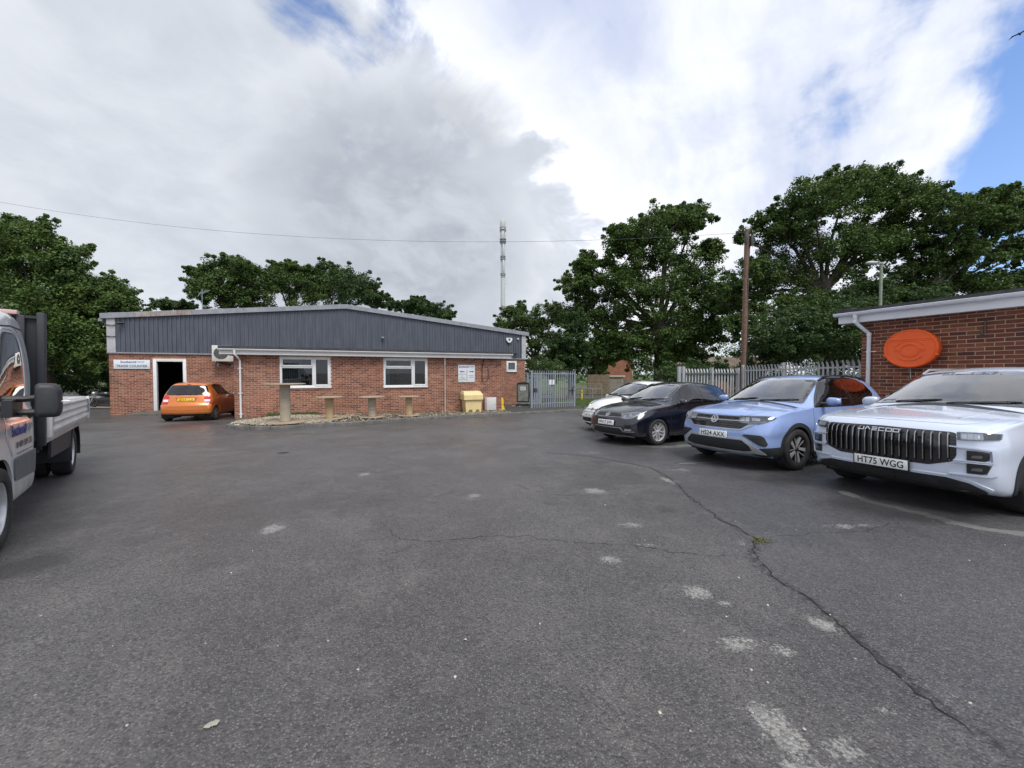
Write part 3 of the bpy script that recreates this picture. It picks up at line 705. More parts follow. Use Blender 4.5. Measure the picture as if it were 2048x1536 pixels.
# ================================================================== WAREHOUSE
ZR = -.5
wh = empty('warehouse', (-17.87, 17.2, ZR), BA, label='low brick trade building with dark ribbed metal upper storey and shallow pitched roof', cat='building')
ZO = -ZR
WP = [0]
def wz(z): return z - ZR
EXY = -5.13
def build_warehouse():
	door = (1.60, -.40, 2.66, 1.95); win3 = (19.01, 1.49, 19.70, 2.15)
	H = lambda h: (h[0], wz(h[1]), h[2], wz(h[3]))
	wl = wall_mesh('wall', 0, 5.9, wz(-1.0), wz(2.27), 0, .25, [H(door)], MORT_A, wh)
	wr = wall_mesh('wall', 16.55, 20.3, wz(-1.3), wz(2.27), 0, .25, [H(win3)], MORT_A, wh)
	Cm = Vector((17.87, -17.2))
	bl = lay_bricks(0, 5.78, wz(-.60), wz(2.265), [(1.51, wz(-.45), 2.75, wz(2.03))])
	place_bricks(wl, bl, BRICK_A, lambda b: abs(b[0] - 3.0) * .2 + abs(b[1] - 1.6), most=110)
	br = lay_bricks(16.67, 20.3, wz(-.9), wz(2.265), [H(win3)])
	place_bricks(wr, br, BRICK_A, lambda b: b[0], most=0)
	mb = MB(); mb.box(0, .25, wz(-1.2), .25, 30, wz(2.27)); mb.box(20.05, .25, wz(-1.6), 20.3, 30, wz(2.27)); mb.box(0, 29.8, wz(-1.9), 20.3, 30.05, wz(2.27)); mb.build('side_wall', brick_tex, wh, ang=None)
	clad = clad_material()
	zroof = lambda s: (3.80 + (4.84 - 3.80) * (s / 9.7)) if s <= 9.7 else (4.84 - (4.84 - 3.80) * ((s - 9.7) / 10.6))
	pitch = .166; s = .27; k = 0
	while s < 19.98:
		e = min(s + pitch * 6, 19.99); mb = MB(); prof = []; x = s; y0 = -.035 - .003 * (k % 2)
		while x < e - 1e-4:
			for dx, dy in ((0, 0), (.096, 0), (.108, -.034), (.152, -.034), (.164, 0)):
				if x + dx <= e: prof.append((x + dx, y0 + dy))
			x += pitch
		prof.append((e + .01, y0))
		n = len(prof); V = [(p[0], p[1], wz(2.31)) for p in prof] + [(p[0], p[1], wz(zroof(p[0]) + .02)) for p in prof]
		mb.add(V, [(i, i + 1, n + i + 1, n + i) for i in range(n - 1)]); me = mb.mesh('cladding_sheet', None); link_mesh('cladding_sheet', me, clad, wh)
		s = e; k += 1
	mb = MB(); mb.box(.02, -.03, wz(2.30), 20.28, .3, wz(2.32))
	V = [(0.01, .0, wz(2.3)), (20.29, 0, wz(2.3)), (20.29, 0, wz(3.78)), (9.7, 0, wz(4.82)), (.01, 0, wz(3.78))]; mb.add(V, [(0, 1, 2, 3, 4)]); mb.build('backing_board', clad, wh, ang=None)
	flash = M('grey_flashing', (.30, .315, .345), .5, .2, var=.14, scale=4, dirt=.35, dirtcol=(.17, .165, .16))
	mb = MB(); mb.box(-.03, -.085, wz(2.265), 5.4, .0, wz(2.315)); mb.box(17.05, -.085, wz(2.265), 20.33, 0, wz(2.315)); mb.build('drip_flashing', flash, wh, ang=None)
	corner = M('corner_flashing', (.42, .42, .43), .5, .1, var=.12, scale=5, dirt=.4, dirtcol=(.25, .24, .24))
	for a, b in ((-.02, .27), (20.03, 20.32)):
		mb = MB(); mb.box(a, -.08, wz(2.316), b, .3, wz(3.80)); mb.build('corner_post', corner, wh, ang=None)
	mb = MB()
	for z in (3.52, 3.02): mb.tube([(-.03, -.095, wz(z)), (.1, -.12, wz(z - .02)), (.2, -.12, wz(z - .02)), (.29, -.095, wz(z))], .018, 6)
	mb.build('strap', BLACK, wh)
	def edge(s): return zroof(s) if 0 <= s <= 20.3 else (3.80 - .107 * (-s) if s < 0 else 3.80 - .098 * (s - 20.3))
	cuts = [-.2, .95, 1.75, 3.05, 5.1, 7.3, 9.45, 9.95, 11.9, 13.9, 16.0, 18.1, 20.52]
	rust = rust_material()
	for a, b in zip(cuts[:-1], cuts[1:]):
		rusty = 1.75 <= a < 3.0; half = .95 <= a < 1.75
		mids = [a + .004] + ([9.7] if a < 9.7 < b else []) + [b - .004]
		V = []; F = []
		for s in mids:
			z = edge(s); V += [(s, -.16, wz(z - .005)), (s, -.17, wz(z + .215)), (s, -.02, wz(z + .245)), (s, .25, wz(z + .23))]
		for i in range(len(mids) - 1):
			for j in range(3): F.append((i * 4 + j, (i + 1) * 4 + j, (i + 1) * 4 + j + 1, i * 4 + j + 1))
		mb = MB(); mb.add(V, F); V2 = []
		for s in mids: z = edge(s); V2 += [(s, -.16, wz(z - .005)), (s, .0, wz(z - .004))]
		mb.add(V2, [(i * 2, i * 2 + 1, i * 2 + 3, i * 2 + 2) for i in range(len(mids) - 1)])
		o = mb.build('verge_flashing', rust if (rusty or half) else flash, wh, ang=None)
		if rusty: o['label'] = 'rust streaked length of roof edge flashing'
	roof = M('roof_sheet', (.17, .175, .18), .6, .2, var=.2, scale=2, dirt=.4)
	mb = MB()
	for a, b in ((-.2, 9.7), (9.7, 20.5)):
		za, zb = edge(a) + .2, edge(b) + .2
		mb.add([(a, .2, wz(za)), (b, .2, wz(zb)), (b, 30.3, wz(zb)), (a, 30.3, wz(za)), (a, .2, wz(za - .08)), (b, .2, wz(zb - .08)), (b, 30.3, wz(zb - .08)), (a, 30.3, wz(za - .08))], [(0, 1, 2, 3), (7, 6, 5, 4), (0, 4, 5, 1), (1, 5, 6, 2), (2, 6, 7, 3), (3, 7, 4, 0)])
	mb.build('roof', roof, wh, ang=None)
	mb = MB(); mb.box(-.28, -.1, wz(3.66), -.14, 30, wz(3.78)); mb.build('eaves_gutter', flash, wh, ang=None)
	mb = MB(); y0, y1 = -.012, .16
	mb.box(1.52, y0, wz(-.36), 1.645, y1, wz(2.03), ch=.01); mb.box(2.615, y0, wz(-.36), 2.74, y1, wz(2.03), ch=.01); mb.box(1.645, y0 + .002, wz(1.915), 2.615, y1, wz(2.028), ch=.01)
	df = mb.build('door_frame', WHITE, wh)
	mb = MB(); mb.box(1.645, .1, wz(-.37), 2.615, .3, wz(-.33)); mb.build('threshold', M('wood_step', (.12, .10, .08), .85, var=.3, scale=8), df)
	mb = MB(); mb.box(2.56, .2, wz(-.33), 2.605, 1.12, wz(1.9)); dl = mb.build('door', WHITE, wh, ang=None)
	mb = MB(); mb.cyl((2.55, 1.0, wz(.72)), (2.47, 1.0, wz(.72)), .012); mb.cyl((2.48, 1.0, wz(.72)), (2.48, .88, wz(.72)), .011); mb.build('handle', STEEL, dl)
	mb = MB(); mb.box(.95, -.95, wz(-.52), 2.75, -.015, wz(-.40)); mb.box(1.15, -.55, wz(-.40), 2.70, -.02, wz(-.37)); mb.build('door_step', M('step_concrete', (.13, .12, .105), .9, var=.3, scale=6, bump=.5, dirt=.5), wh, ang=None)
	mb = MB()
	for q in [(0.3, .3, 5.7, 7.0, -.4, 2.25)]:
		a, y0, b, y1, z0, z1 = q; z0, z1 = wz(z0), wz(z1)
		mb.add([(a, y0, z0), (b, y0, z0), (b, y1, z0), (a, y1, z0), (a, y0, z1), (b, y0, z1), (b, y1, z1), (a, y1, z1)], [(0, 1, 2, 3), (7, 6, 5, 4), (2, 6, 7, 3), (3, 7, 4, 0), (1, 5, 6, 2)])
	mb.build('store_room', DARKIN, wh, ang=None)
	mb = MB(); mb.box(1.75, 2.2, wz(-.33), 2.9, 2.9, wz(.55)); mb.box(1.65, 4.2, wz(.1), 3.4, 4.6, wz(.18)); mb.box(1.65, 4.2, wz(.8), 3.4, 4.6, wz(.86)); mb.build('counter', M('counter_wood', (.10, .07, .045), .7), wh, ang=None)
	window(wh, 19.01, wz(1.49), 19.70, wz(2.15), .0, 'small', blind='grey')
	mb = MB(); mb.box(18.9, .3, wz(1.3), 19.8, .6, wz(2.2)); mb.build('dark_room', DARKIN, wh, ang=None)

	w1 = (7.29, .81, 9.11, 2.04); w2 = (11.19, .78, 13.08, 2.04)
	we = wall_mesh('office_wall', 5.78, 16.67, wz(-.95), wz(2.12), EXY, EXY + .25, [H(w1), H(w2)], MORT_A, wh)
	be = lay_bricks(5.78, 16.67, wz(-.70), wz(2.09), [(w1[0], wz(.76), w1[2], wz(2.2)), (w2[0], wz(.73), w2[2], wz(2.2))])
	place_bricks(we, be, BRICK_A, lambda b: b[0] * 1.0 + (0 if wz(-.45) < b[1] else 50), EXY, most=190)
	mb = MB(); mb.box(5.78, EXY + .25, wz(-.95), 6.03, -.001, wz(2.12)); mb.box(16.42, EXY + .25, wz(-1.0), 16.67, -.001, wz(2.12)); mb.build('office_side_wall', brick_tex, wh, ang=None)
	a, b = 5.40, 17.07; yf = EXY - .30
	mb = MB(); mb.box(a, yf + .022, wz(2.09), b, .0, wz(2.115)); mb.build('soffit', M('soffit_board', (.30, .28, .26), .7, var=.15, scale=4), wh, ang=None)
	mb = MB(); mb.box(a, yf, wz(2.085), b, yf + .02, wz(2.30)); mb.box(a, yf + .02, wz(2.085), a + .02, 0, wz(2.30)); mb.box(b - .02, yf + .02, wz(2.085), b, 0, wz(2.30)); mb.build('fascia', WHITE_F, wh, ang=None)
	felt = M('roof_felt', (.052, .052, .058), .9, var=.25, scale=4, bump=.5, bscale=60)
	mb = MB(); mb.add([(a - .03, yf - .03, wz(2.315)), (b + .03, yf - .03, wz(2.315)), (b + .03, yf - .03, wz(2.40)), (a - .03, yf - .03, wz(2.40)), (a - .03, -.04, wz(2.315)), (b + .03, -.04, wz(2.315)), (b + .03, -.04, wz(2.47)), (a - .03, -.04, wz(2.47))],
		[(0, 1, 2, 3), (3, 2, 6, 7), (1, 5, 6, 2), (0, 3, 7, 4), (0, 4, 5, 1)]); mb.build('office_roof', felt, wh, ang=None)
	gut = MB(); n = 9; prof = [(yf - .055 + .055 * math.cos(t), .055 * math.sin(t)) for t in np.linspace(math.pi, 2 * math.pi, n)]
	zc = wz(2.30); L0, L1 = a - .03, b + .05
	Vv = [(x, p[0], zc + p[1] - .02) for x in (L0, L1) for p in prof] ; gut.add(Vv, [(i, i + 1, n + i + 1, n + i) for i in range(n - 1)] + [tuple(range(n)), tuple(range(2 * n - 1, n - 1, -1))])
	gut.box(L0, yf - .112, zc - .028, L1, yf - .104, zc - .012)
	g = gut.build('gutter', WHITE, wh)
	for s in np.arange(a + .7, b, 1.25):
		mb = MB(); pr = [(yf - .055 + .062 * math.cos(t), .062 * math.sin(t)) for t in np.linspace(math.pi, 2 * math.pi, 7)]
		V = [(x, p[0], zc + p[1] - .018) for x in (s, s + .05) for p in pr]; mb.add(V, [(i, i + 1, 8 + i, 7 + i) for i in range(6)]); mb.build('gutter_bracket', WHITE, g)
	mb = MB(); s = 5.99; yw = EXY - .06
	mb.tube([(s - .10, yf - .055, zc - .06), (s - .10, yf - .055, zc - .22), (s - .06, yf - .02, zc - .27), (s - .01, yw - .02, zc - .40), (s, yw, zc - .46), (s, yw, wz(-.36))], .036, 12)
	mb.cyl((s - .10, yf - .055, zc - .04), (s - .10, yf - .055, zc - .12), .044)
	dp = mb.build('downpipe', WHITE, wh)
	for z in (1.55, .6, -.2):
		mb = MB(); mb.cyl((s, yw, wz(z)), (s, yw, wz(z + .035)), .044); mb.box(s - .07, yw + .01, wz(z), s + .07, yw + .055, wz(z + .03)); mb.build('pipe_clip', WHITE, dp)
	mb = MB(); s = 13.87; mb.tube([(s, yw + .02, wz(2.08)), (s, yw + .02, wz(1.78))], [.045, .045], 12); mb.tube([(s, yw + .02, wz(1.78)), (s, yw + .02, wz(1.72)), (s + .0, yw + .02, wz(-.52))], [.045, .022, .022], 10); mb.build('waste_pipe', M('cream_pipe', (.62, .60, .54), .5, dirt=.3, dirtcol=(.3, .28, .24)), wh)
	mb = MB(); mb.tube([(16.75, -.06, wz(2.2)), (16.75, -.06, wz(1.5))], .04, 10); mb.build('soil_pipe', WHITE, wh)
	window(wh, w1[0], wz(w1[1]), w1[2], wz(w1[3]), EXY, 'w1', blind='vertical')
	window(wh, w2[0], wz(w2[1]), w2[2], wz(w2[3]), EXY, 'w2', blind='open')
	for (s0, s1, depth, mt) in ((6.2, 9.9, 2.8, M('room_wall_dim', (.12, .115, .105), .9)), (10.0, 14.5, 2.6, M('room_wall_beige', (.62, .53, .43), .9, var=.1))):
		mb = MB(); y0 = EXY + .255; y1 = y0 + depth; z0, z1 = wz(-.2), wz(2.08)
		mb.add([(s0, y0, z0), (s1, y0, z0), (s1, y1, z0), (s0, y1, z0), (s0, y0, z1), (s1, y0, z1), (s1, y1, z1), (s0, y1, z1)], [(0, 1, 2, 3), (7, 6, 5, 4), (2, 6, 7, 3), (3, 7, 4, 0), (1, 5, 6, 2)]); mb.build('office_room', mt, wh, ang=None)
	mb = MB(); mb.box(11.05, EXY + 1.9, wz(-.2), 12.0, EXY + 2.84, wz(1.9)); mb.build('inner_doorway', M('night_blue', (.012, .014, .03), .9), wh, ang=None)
	mb = MB(); mb.box(12.0, EXY + 1.0, wz(.93), 12.55, EXY + 1.3, wz(1.10)); mb.box(11.95, EXY + .9, wz(.86), 12.0, EXY + 1.2, wz(1.28)); mb.build('desk_monitor', M('monitor_black', (.03, .027, .025), .5), wh, ang=None)

def window(parent, s0, z0, s1, z1, yw, style, blind):
	"""white casement: outer frame, mullion, opening vents with their own sashes, panes set back"""
	fw = .06; y0, y1 = yw - .012, yw + .065
	mb = MB()
	mb.box(s0, y0, z0, s0 + fw, y1, z1, ch=.006); mb.box(s1 - fw, y0, z0, s1, y1, z1, ch=.006); mb.box(s0 + fw, y0, z0, s1 - fw, y1, z0 + fw, ch=.006); mb.box(s0 + fw, y0, z1 - fw, s1 - fw, y1, z1, ch=.006)
	cells = []
	if style == 'small': cells = [(s0 + fw, z0 + fw, s1 - fw, z1 - fw, True)]
	else:
		m = s0 + (s1 - s0) * .655; tr = z1 - (z1 - z0) * .335
		mb.box(m - .035, y0, z0 + fw, m + .035, y1, z1 - fw, ch=.006); mb.box(s0 + fw, y0, tr - .03, m - .035, y1, tr + .03, ch=.006)
		cells = [(s0 + fw, z0 + fw, m - .035, tr - .03, False), (s0 + fw, tr + .03, m - .035, z1 - fw, True), (m + .035, z0 + fw, s1 - fw, z1 - fw, True)]
	w = mb.build('window', WHITE, parent)
	for a, c, b, d, sash in cells:
		k = .05 if sash else .018; mb = MB(); ys = y0 - .018 if sash else y0 + .012; ye = y1 - .012
		mb.box(a - (.012 if sash else 0), ys, c - (.012 if sash else 0), a + k, ye, d + (.012 if sash else 0), ch=.005); mb.box(b - k, ys, c - (.012 if sash else 0), b + (.012 if sash else 0), ye, d + (.012 if sash else 0), ch=.005)
		mb.box(a + k, ys, c - (.012 if sash else 0), b - k, ye, c + k, ch=.005); mb.box(a + k, ys, d - k, b - k, ye, d + (.012 if sash else 0), ch=.005); mb.build('sash' if sash else 'glazing_bead', WHITE, w)
		mb = MB(); mb.add([(a + k - .004, yw + .02, c + k - .004), (b - k + .004, yw + .02, c + k - .004), (b - k + .004, yw + .02, d - k + .004), (a + k - .004, yw + .02, d - k + .004)], [(0, 1, 2, 3)]); mb.build('pane', PANE, w, ang=None)
	mb = MB(); mb.box(s0 - .02, yw - .075, z0 - .032, s1 + .02, yw + .02, z0 - .003, ch=.006); mb.build('sill', WHITE, w)
	if blind == 'vertical':
		mb = MB(); x = s0 + .08; i = 0
		cl = M('blind_grey', (.27, .30, .31), .8, var=.15, scale=2)
		while x < s1 - .1:
			tw = .9 if x < s0 + .75 else 1.25; dx, dy = .089 * math.cos(tw) / 2, .089 * math.sin(tw) / 2
			mb.add([(x - dx, yw + .17 - dy, z0 + .05), (x + dx, yw + .17 + dy, z0 + .05), (x + dx, yw + .17 + dy, z1 - .09), (x - dx, yw + .17 - dy, z1 - .09)], [(0, 1, 2, 3)]); x += .078
		mb.build('vertical_blind', cl, w, ang=None)
		mb = MB(); mb.box(s0 + .05, yw + .13, z1 - .095, s1 - .05, yw + .2, z1 - .055); mb.build('headrail', WHITE, w, ang=None)  # white headrail board, its brightness standing in for the strip light inside
	if blind == 'open':
		mb = MB(); cl = M('blind_teal', (.06, .20, .22), .8)
		for k in range(4): mb.box(s0 + .07 + k * .05, yw + .13 + .02 * (k % 2), z0 + .05, s0 + .115 + k * .05, yw + .15 + .02 * (k % 2), z1 - .08)
		mb.build('vertical_blind', cl, w, ang=None)
		mb = MB(); mb.box(s0 + .22, yw + .13, z1 - .105, s1 - .05, yw + .2, z1 - .06); mb.build('headrail', M('headrail_cream', (.6, .55, .48), .6), w, ang=None)  # cream board put where a lit tube shows, no lamp behind it
	if blind == 'grey':
		mb = MB(); mb.box(s0 + .1, yw + .045, z0 + .1, s1 - .1, yw + .055, z1 - .1); mb.build('obscured_sheet', M('grey_film', (.12, .13, .15), .5), w, ang=None)

def clad_material():
	m, t, b = principled('slate_cladding'); tc = t.n('ShaderNodeTexCoord'); v = tc.outputs['Object']
	n = t.noise(t.vmath('MULTIPLY', v, (3.0, 1.0, .5)), 1.6, 6, .65); n2 = t.noise(t.vmath('MULTIPLY', v, (9, 9, 1.2)), 1.0, 6, .7, w=3.0)
	c = t.mix(t.ramp(n, .3, .7), (.068, .079, .102), (.100, .112, .138)); c = t.mix(t.math('MULTIPLY', t.ramp(n2, .52, .8), .5), c, (.135, .145, .165))
	sp = t.vor(v, 5); c = t.mix(t.math('MULTIPLY', t.ramp(sp.outputs['Distance'], .045, .03), .6), c, (.35, .36, .37))
	t.put(b.inputs['Base Color'], c); b.inputs['Roughness'].default_value = .5; b.inputs['Metallic'].default_value = .15; return m
def rust_material():
	m, t, b = principled('rusted_flashing'); tc = t.n('ShaderNodeTexCoord'); v = tc.outputs['Object']
	n = t.noise(v, 3, 7, .7); c = t.mix(t.ramp(n, .35, .65), (.27, .235, .225), (.36, .34, .335)); c = t.mix(t.ramp(t.noise(t.vmath('MULTIPLY', v, (6, 1, 1.0)), 2, 6, .7, w=2.0), .5, .68), c, (.22, .10, .055))
	t.put(b.inputs['Base Color'], c); b.inputs['Roughness'].default_value = .75; return m
def brick_tex_material():
	m, t, b = principled('brick_courses'); tc = t.n('ShaderNodeTexCoord'); x, y, z = t.sep(tc.outputs['Object'])
	bt = t.n('ShaderNodeTexBrick'); t.put(bt.inputs['Vector'], t.comb(t.math('ADD', x, y), z, 0)); bt.inputs['Scale'].default_value = 1.0
	for k, val in (('Color1', (.30, .10, .055, 1)), ('Color2', (.19, .06, .038, 1)), ('Mortar', (.40, .28, .2, 1))): bt.inputs[k].default_value = val
	bt.inputs['Brick Width'].default_value = .225; bt.inputs['Row Height'].default_value = .075; bt.inputs['Mortar Size'].default_value = .006
	t.put(b.inputs['Base Color'], bt.outputs['Color']); b.inputs['Roughness'].default_value = .9; return m
brick_tex = brick_tex_material()
build_warehouse()

# ================================================================== BRICK OUTBUILDING ON THE RIGHT
rb = empty('outbuilding', (7.70, 8.55, -.30), BA - math.pi / 2, label='dark red brick single storey building with white gutter at the right edge', cat='building')
def build_outbuilding():
	zo = .30
	wl = wall_mesh('wall', 0, 8.2, -.6, 2.58 + zo, 0, .22, [], MORT_B, rb)
	bl = lay_bricks(0, 8.2, -.47, 2.55 + zo)
	place_bricks(wl, bl, BRICK_B, lambda b: (0 if (b[1] > 1.0 and b[0] < 2.45) else 10) + b[0], 0.0, most=296)
	mb = MB(); mb.box(0, .22, -.6, .22, 6, 2.58 + zo); mb.box(7.98, .22, -.6, 8.2, 6, 2.58 + zo); mb.build('side_wall', brick_tex, rb, ang=None)
	x0, x1 = -.32, 8.5; yf = -.26
	mb = MB(); mb.box(x0 + .02, yf + .022, 2.49 + zo, x1, .0, 2.51 + zo); mb.build('soffit', WHITE_F, rb, ang=None)
	mb = MB(); mb.box(x0, yf, 2.48 + zo, x1, yf + .022, 2.665 + zo); mb.box(x0, yf + .022, 2.48 + zo, x0 + .022, 6, 2.665 + zo); mb.build('fascia', WHITE_F, rb, ang=None)
	felt = M('outbuilding_felt', (.05, .052, .058), .9, var=.3, scale=6, bump=.6, bscale=80)
	mb = MB(); zt = 2.675 + zo
	mb.add([(x0 - .02, yf - .03, zt), (x1, yf - .03, zt), (x1, yf - .03, zt + .10), (x0 - .02, yf - .03, zt + .10), (x0 - .02, 6.2, zt), (x1, 6.2, zt), (x1, 6.2, zt + .55), (x0 - .02, 6.2, zt + .55)], [(0, 1, 2, 3), (3, 2, 6, 7), (1, 5, 6, 2), (0, 3, 7, 4), (0, 4, 5, 1), (4, 7, 6, 5)])
	mb.box(x0 - .03, yf - .035, zt + .095, x0 + .25, 6.2, zt + .135, Matrix.Translation((0, 0, 0)))
	mb.build('roof', felt, rb, ang=None)
	gut = MB(); n = 11; r = .058; zc = 2.70 + zo; prof = [(yf - r + r * math.cos(t), r * math.sin(t)) for t in np.linspace(math.pi, 2 * math.pi, n)]
	gut.add([(x, p[0], zc + p[1] - .01) for x in (x0 - .05, x1) for p in prof], [(i, i + 1, n + i + 1, n + i) for i in range(n - 1)] + [tuple(range(n)), tuple(range(2 * n - 1, n - 1, -1))])
	gut.tube([(x0 - .05, yf - 2 * r, zc - .008), (x1, yf - 2 * r, zc - .008)], .008, 6)
	g = gut.build('gutter', WHITE, rb)
	def clip(x, w, rr, nm):
		mb = MB(); pr = [(yf - r + rr * math.cos(t), rr * math.sin(t)) for t in np.linspace(math.pi * .97, 2 * math.pi, 11)]
		V = [(xx, p[0], zc + p[1] - .008) for xx in (x, x + w) for p in pr]; mb.add(V, [(i, i + 1, 12 + i, 11 + i) for i in range(10)] + [tuple(range(11)), tuple(range(21, 10, -1))]); mb.build(nm, WHITE, g)
	clip(.80, .035, .066, 'gutter_bracket'); clip(2.6, .035, .066, 'gutter_bracket'); clip(-.06, .02, .064, 'gutter_stop')
	clip(1.78, .03, .068, 'gutter_union'); clip(1.81, .12, .064, 'gutter_union'); clip(1.93, .03, .068, 'gutter_union'); clip(.03, .22, .066, 'gutter_outlet')
	s = .15; y = -.055
	mb = MB(); xx = .02
	mb.tube([(xx, yf - r, zc - .05), (xx, yf - r, zc - .20), (xx + .02, yf - r + .02, zc - .25), (s - .03, y - .03, zc - .42), (s, y, zc - .47), (s, y, -.2)], .036, 14)
	mb.tube([(xx, yf - r, zc - .05), (xx, yf - r, zc - .14)], .044, 14); mb.tube([(xx, yf - r, zc - .17), (xx, yf - r, zc - .235)], .043, 14); mb.tube([(s, y, zc - .45), (s, y, zc - .52)], .043, 14)
	dp = mb.build('downpipe', WHITE, rb)
	for z in (1.83 + zo, .55 + zo):
		mb = MB(); mb.cyl((s, y, z), (s, y, z + .03), .043, seg=14); mb.box(s - .06, y + .012, z + .004, s + .12, y + .05, z + .024); mb.build('pipe_clip', WHITE, dp)
	mb = MB(); mb.box(s - .034, y - .0405, 1.475 + zo, s - .008, y - .028, 1.50 + zo); mb.build('sticker', M('amber_sticker', (.55, .32, .03), .5), dp, ang=None)
	mb = MB(); mb.box(1.785, -.035, 2.10 + zo, 1.81, -.009, 2.31 + zo, ch=.005); mb.box(1.74, -.02, 2.06 + zo, 1.775, -.009, 2.20 + zo, ch=.004); mb.build('wall_bracket', M('old_fixing', (.12, .085, .06), .8, var=.4, scale=30), rb)
build_outbuilding()

def build_case():
	c0 = Vector((7.70, 8.55, 0)) - EY * .865 ; zc = 1.865
	root = empty('moulded_case', (c0.x, c0.y, zc), BA - math.pi / 2, label='bright orange oval moulded plastic case hung on the right brick wall', cat='case')
	org = M('orange_plastic', (.90, .12, .013), .55, var=.05, scale=4, bump=.15, bscale=90, coat=.1)
	A_, B_ = .405, .375
	def oval(a, b, n=56, e=2.04): return [(a * math.copysign(abs(math.cos(t)) ** (2 / e), math.cos(t)), b * math.copysign(abs(math.sin(t)) ** (2 / e), math.sin(t))) for t in np.linspace(0, 2 * math.pi, n, endpoint=False)]
	def shell(layers, nm, par, cap=True):
		mb = MB(); V = []; n = 56
		for a, b, y in layers: V += [(p[0], y, p[1]) for p in oval(a, b)]
		F = [(i * n + k, i * n + (k + 1) % n, (i + 1) * n + (k + 1) % n, (i + 1) * n + k) for i in range(len(layers) - 1) for k in range(n)]
		if cap: F.append(tuple((len(layers) - 1) * n + k for k in range(n)))
		mb.add(V, F); return mb.build(nm, org, par, ang=40)
	shell([(A_ * .95, B_ * .93, -.012), (A_, B_, -.04), (A_, B_, -.135), (A_ * .985, B_ * .98, -.148)], 'tub', root, False)
	shell([(A_ * 1.015, B_ * 1.015, -.140), (A_ * 1.02, B_ * 1.02, -.150), (A_ * 1.015, B_ * 1.015, -.175), (A_ * .985, B_ * .98, -.192), (A_ * .955, B_ * .95, -.196), (A_ * .93, B_ * .925, -.188), (A_ * .90, B_ * .895, -.187)], 'lid', root)
	yl = -.187
	def ridge(path, r=.006, nm='lid_ridge', close=False):
		mb = MB(); pts = [(p[0], yl - .001, p[1]) for p in path]
		if close: pts.append(pts[0])
		mb.tube(pts, r, 8); mb.build(nm, org, root, ang=60)
	t_ = np.linspace(0, 2 * math.pi, 44, endpoint=False)
	low = [(-.345, .10)] + [(.36 * math.cos(t), .335 * math.sin(t) - .01) for t in np.linspace(math.pi * 1.08, math.pi * 1.95, 24)] + [(.35, .10), (.33, .135), (.29, .15), (-.28, .15), (-.325, .135)]
	ridge(low, .006, close=True); ridge([(-.36, .172), (-.30, .187), (.30, .187), (.35, .165), (.375, .10)], .010)
	ridge([(.135 * math.cos(t), -.035 + .125 * math.sin(t)) for t in t_], .011, 'handle_ring', True)
	for a0, a1 in ((.18, .82), (1.18, 1.82)):
		ridge([(.215 * math.cos(t), -.035 + .20 * math.sin(t)) for t in np.linspace(math.pi * a0, math.pi * a1, 16)], .009)
	for sx in (-1, 1):
		ridge([(sx * .135, -.02), (sx * .225, -.02), (sx * .225, -.048), (sx * .135, -.048)], .007); ridge([(sx * .19, .085), (sx * .23, .03)], .008)
	ridge([(-.09, .06), (.09, .06)], .006); ridge([(-.09, -.125), (.09, -.125)], .006)
	for a in (.35, 2.79):
		mb = MB(); mb.box(-.025, -.2, -.018, .025, -.13, .018, ch=.006); mb.build('latch', org, root, loc=(A_ * 1.01 * math.cos(-a), 0, B_ * 1.01 * math.sin(-a)))
	mb = MB(); mb.tube([(-.02, -.1, -B_ - .0), (-.022, -.08, -B_ - .05), (-.018, -.07, -B_ - .22)], .006, 6); mb.build('pull_cord', M('cream_cord', (.6, .55, .45), .8), root)
build_case()
# ================================================================== PALISADE FENCES AND GATES
GALV = M('galvanised_pale', (.44, .46, .475), .55, .35, var=.10, scale=3, dirt=.25, dirtcol=(.26, .28, .27))
GALV2 = M('galvanised_blue', (.33, .365, .41), .55, .35, var=.10, scale=3, dirt=.25, dirtcol=(.2, .22, .23))
def pale_mesh(h, w=.068):
	"""W-section pale with a triple pointed, outward curled head"""
	prof = [(-w / 2, .0), (-w / 2 + .006, -.012), (-w * .22, -.016), (-.004, -.006), (.004, -.006), (w * .22, -.016), (w / 2 - .006, -.012), (w / 2, 0)]
	rows = [(0, 0, 1), (h - .16, 0, 1), (h - .09, -.012, 1), (h - .055, -.03, .98)]
	V = []; F = []; n = len(prof)
	for z, dy, k in rows: V += [(x * k, y + dy, z) for x, y in prof]
	for i in range(len(rows) - 1):
		for j in range(n - 1): F.append((i * n + j, i * n + j + 1, (i + 1) * n + j + 1, (i + 1) * n + j))
	o = len(V); zt = h
	b = (len(rows) - 1) * n
	V += [(-w * .44, -.048, h - .012), (0, -.05, h), (w * .44, -.048, h - .012)]
	F += [(b, b + 1, o), (b + 1, b + 2, o), (b + 2, b + 3, o + 1), (b + 3, b + 4, o + 1), (b + 4, b + 5, o + 1), (b + 5, b + 6, o + 2), (b + 6, b + 7, o + 2)]
	me = raw_mesh('pale', V, F, 30); return me
def palisade(root, length, h, n, mat, zb=0.06, rails=(.32, None), start=.08, flip=1, railname='rail'):
	me = pale_mesh(h - zb); me.materials.append(mat)
	for i in range(n):
		x = start + (length - 2 * start) * i / max(1, n - 1)
		o = bpy.data.objects.new('pale', me); COL.objects.link(o); o.parent = root; o.location = (x, -.022 * flip, zb + RNG.normal(0, .004)); o.rotation_euler = (0, RNG.normal(0, .004), 0 if flip > 0 else math.pi)
	for z in (rails[0], h - .22 if rails[1] is None else rails[1]):
		mb = MB(); mb.box(0, -.018 if flip > 0 else -.002, z, length, .002 if flip > 0 else .018, z + .045); mb.box(0, 0, z + .039, length, .045 * flip, z + .045); mb.build(railname, mat, root, ang=None)
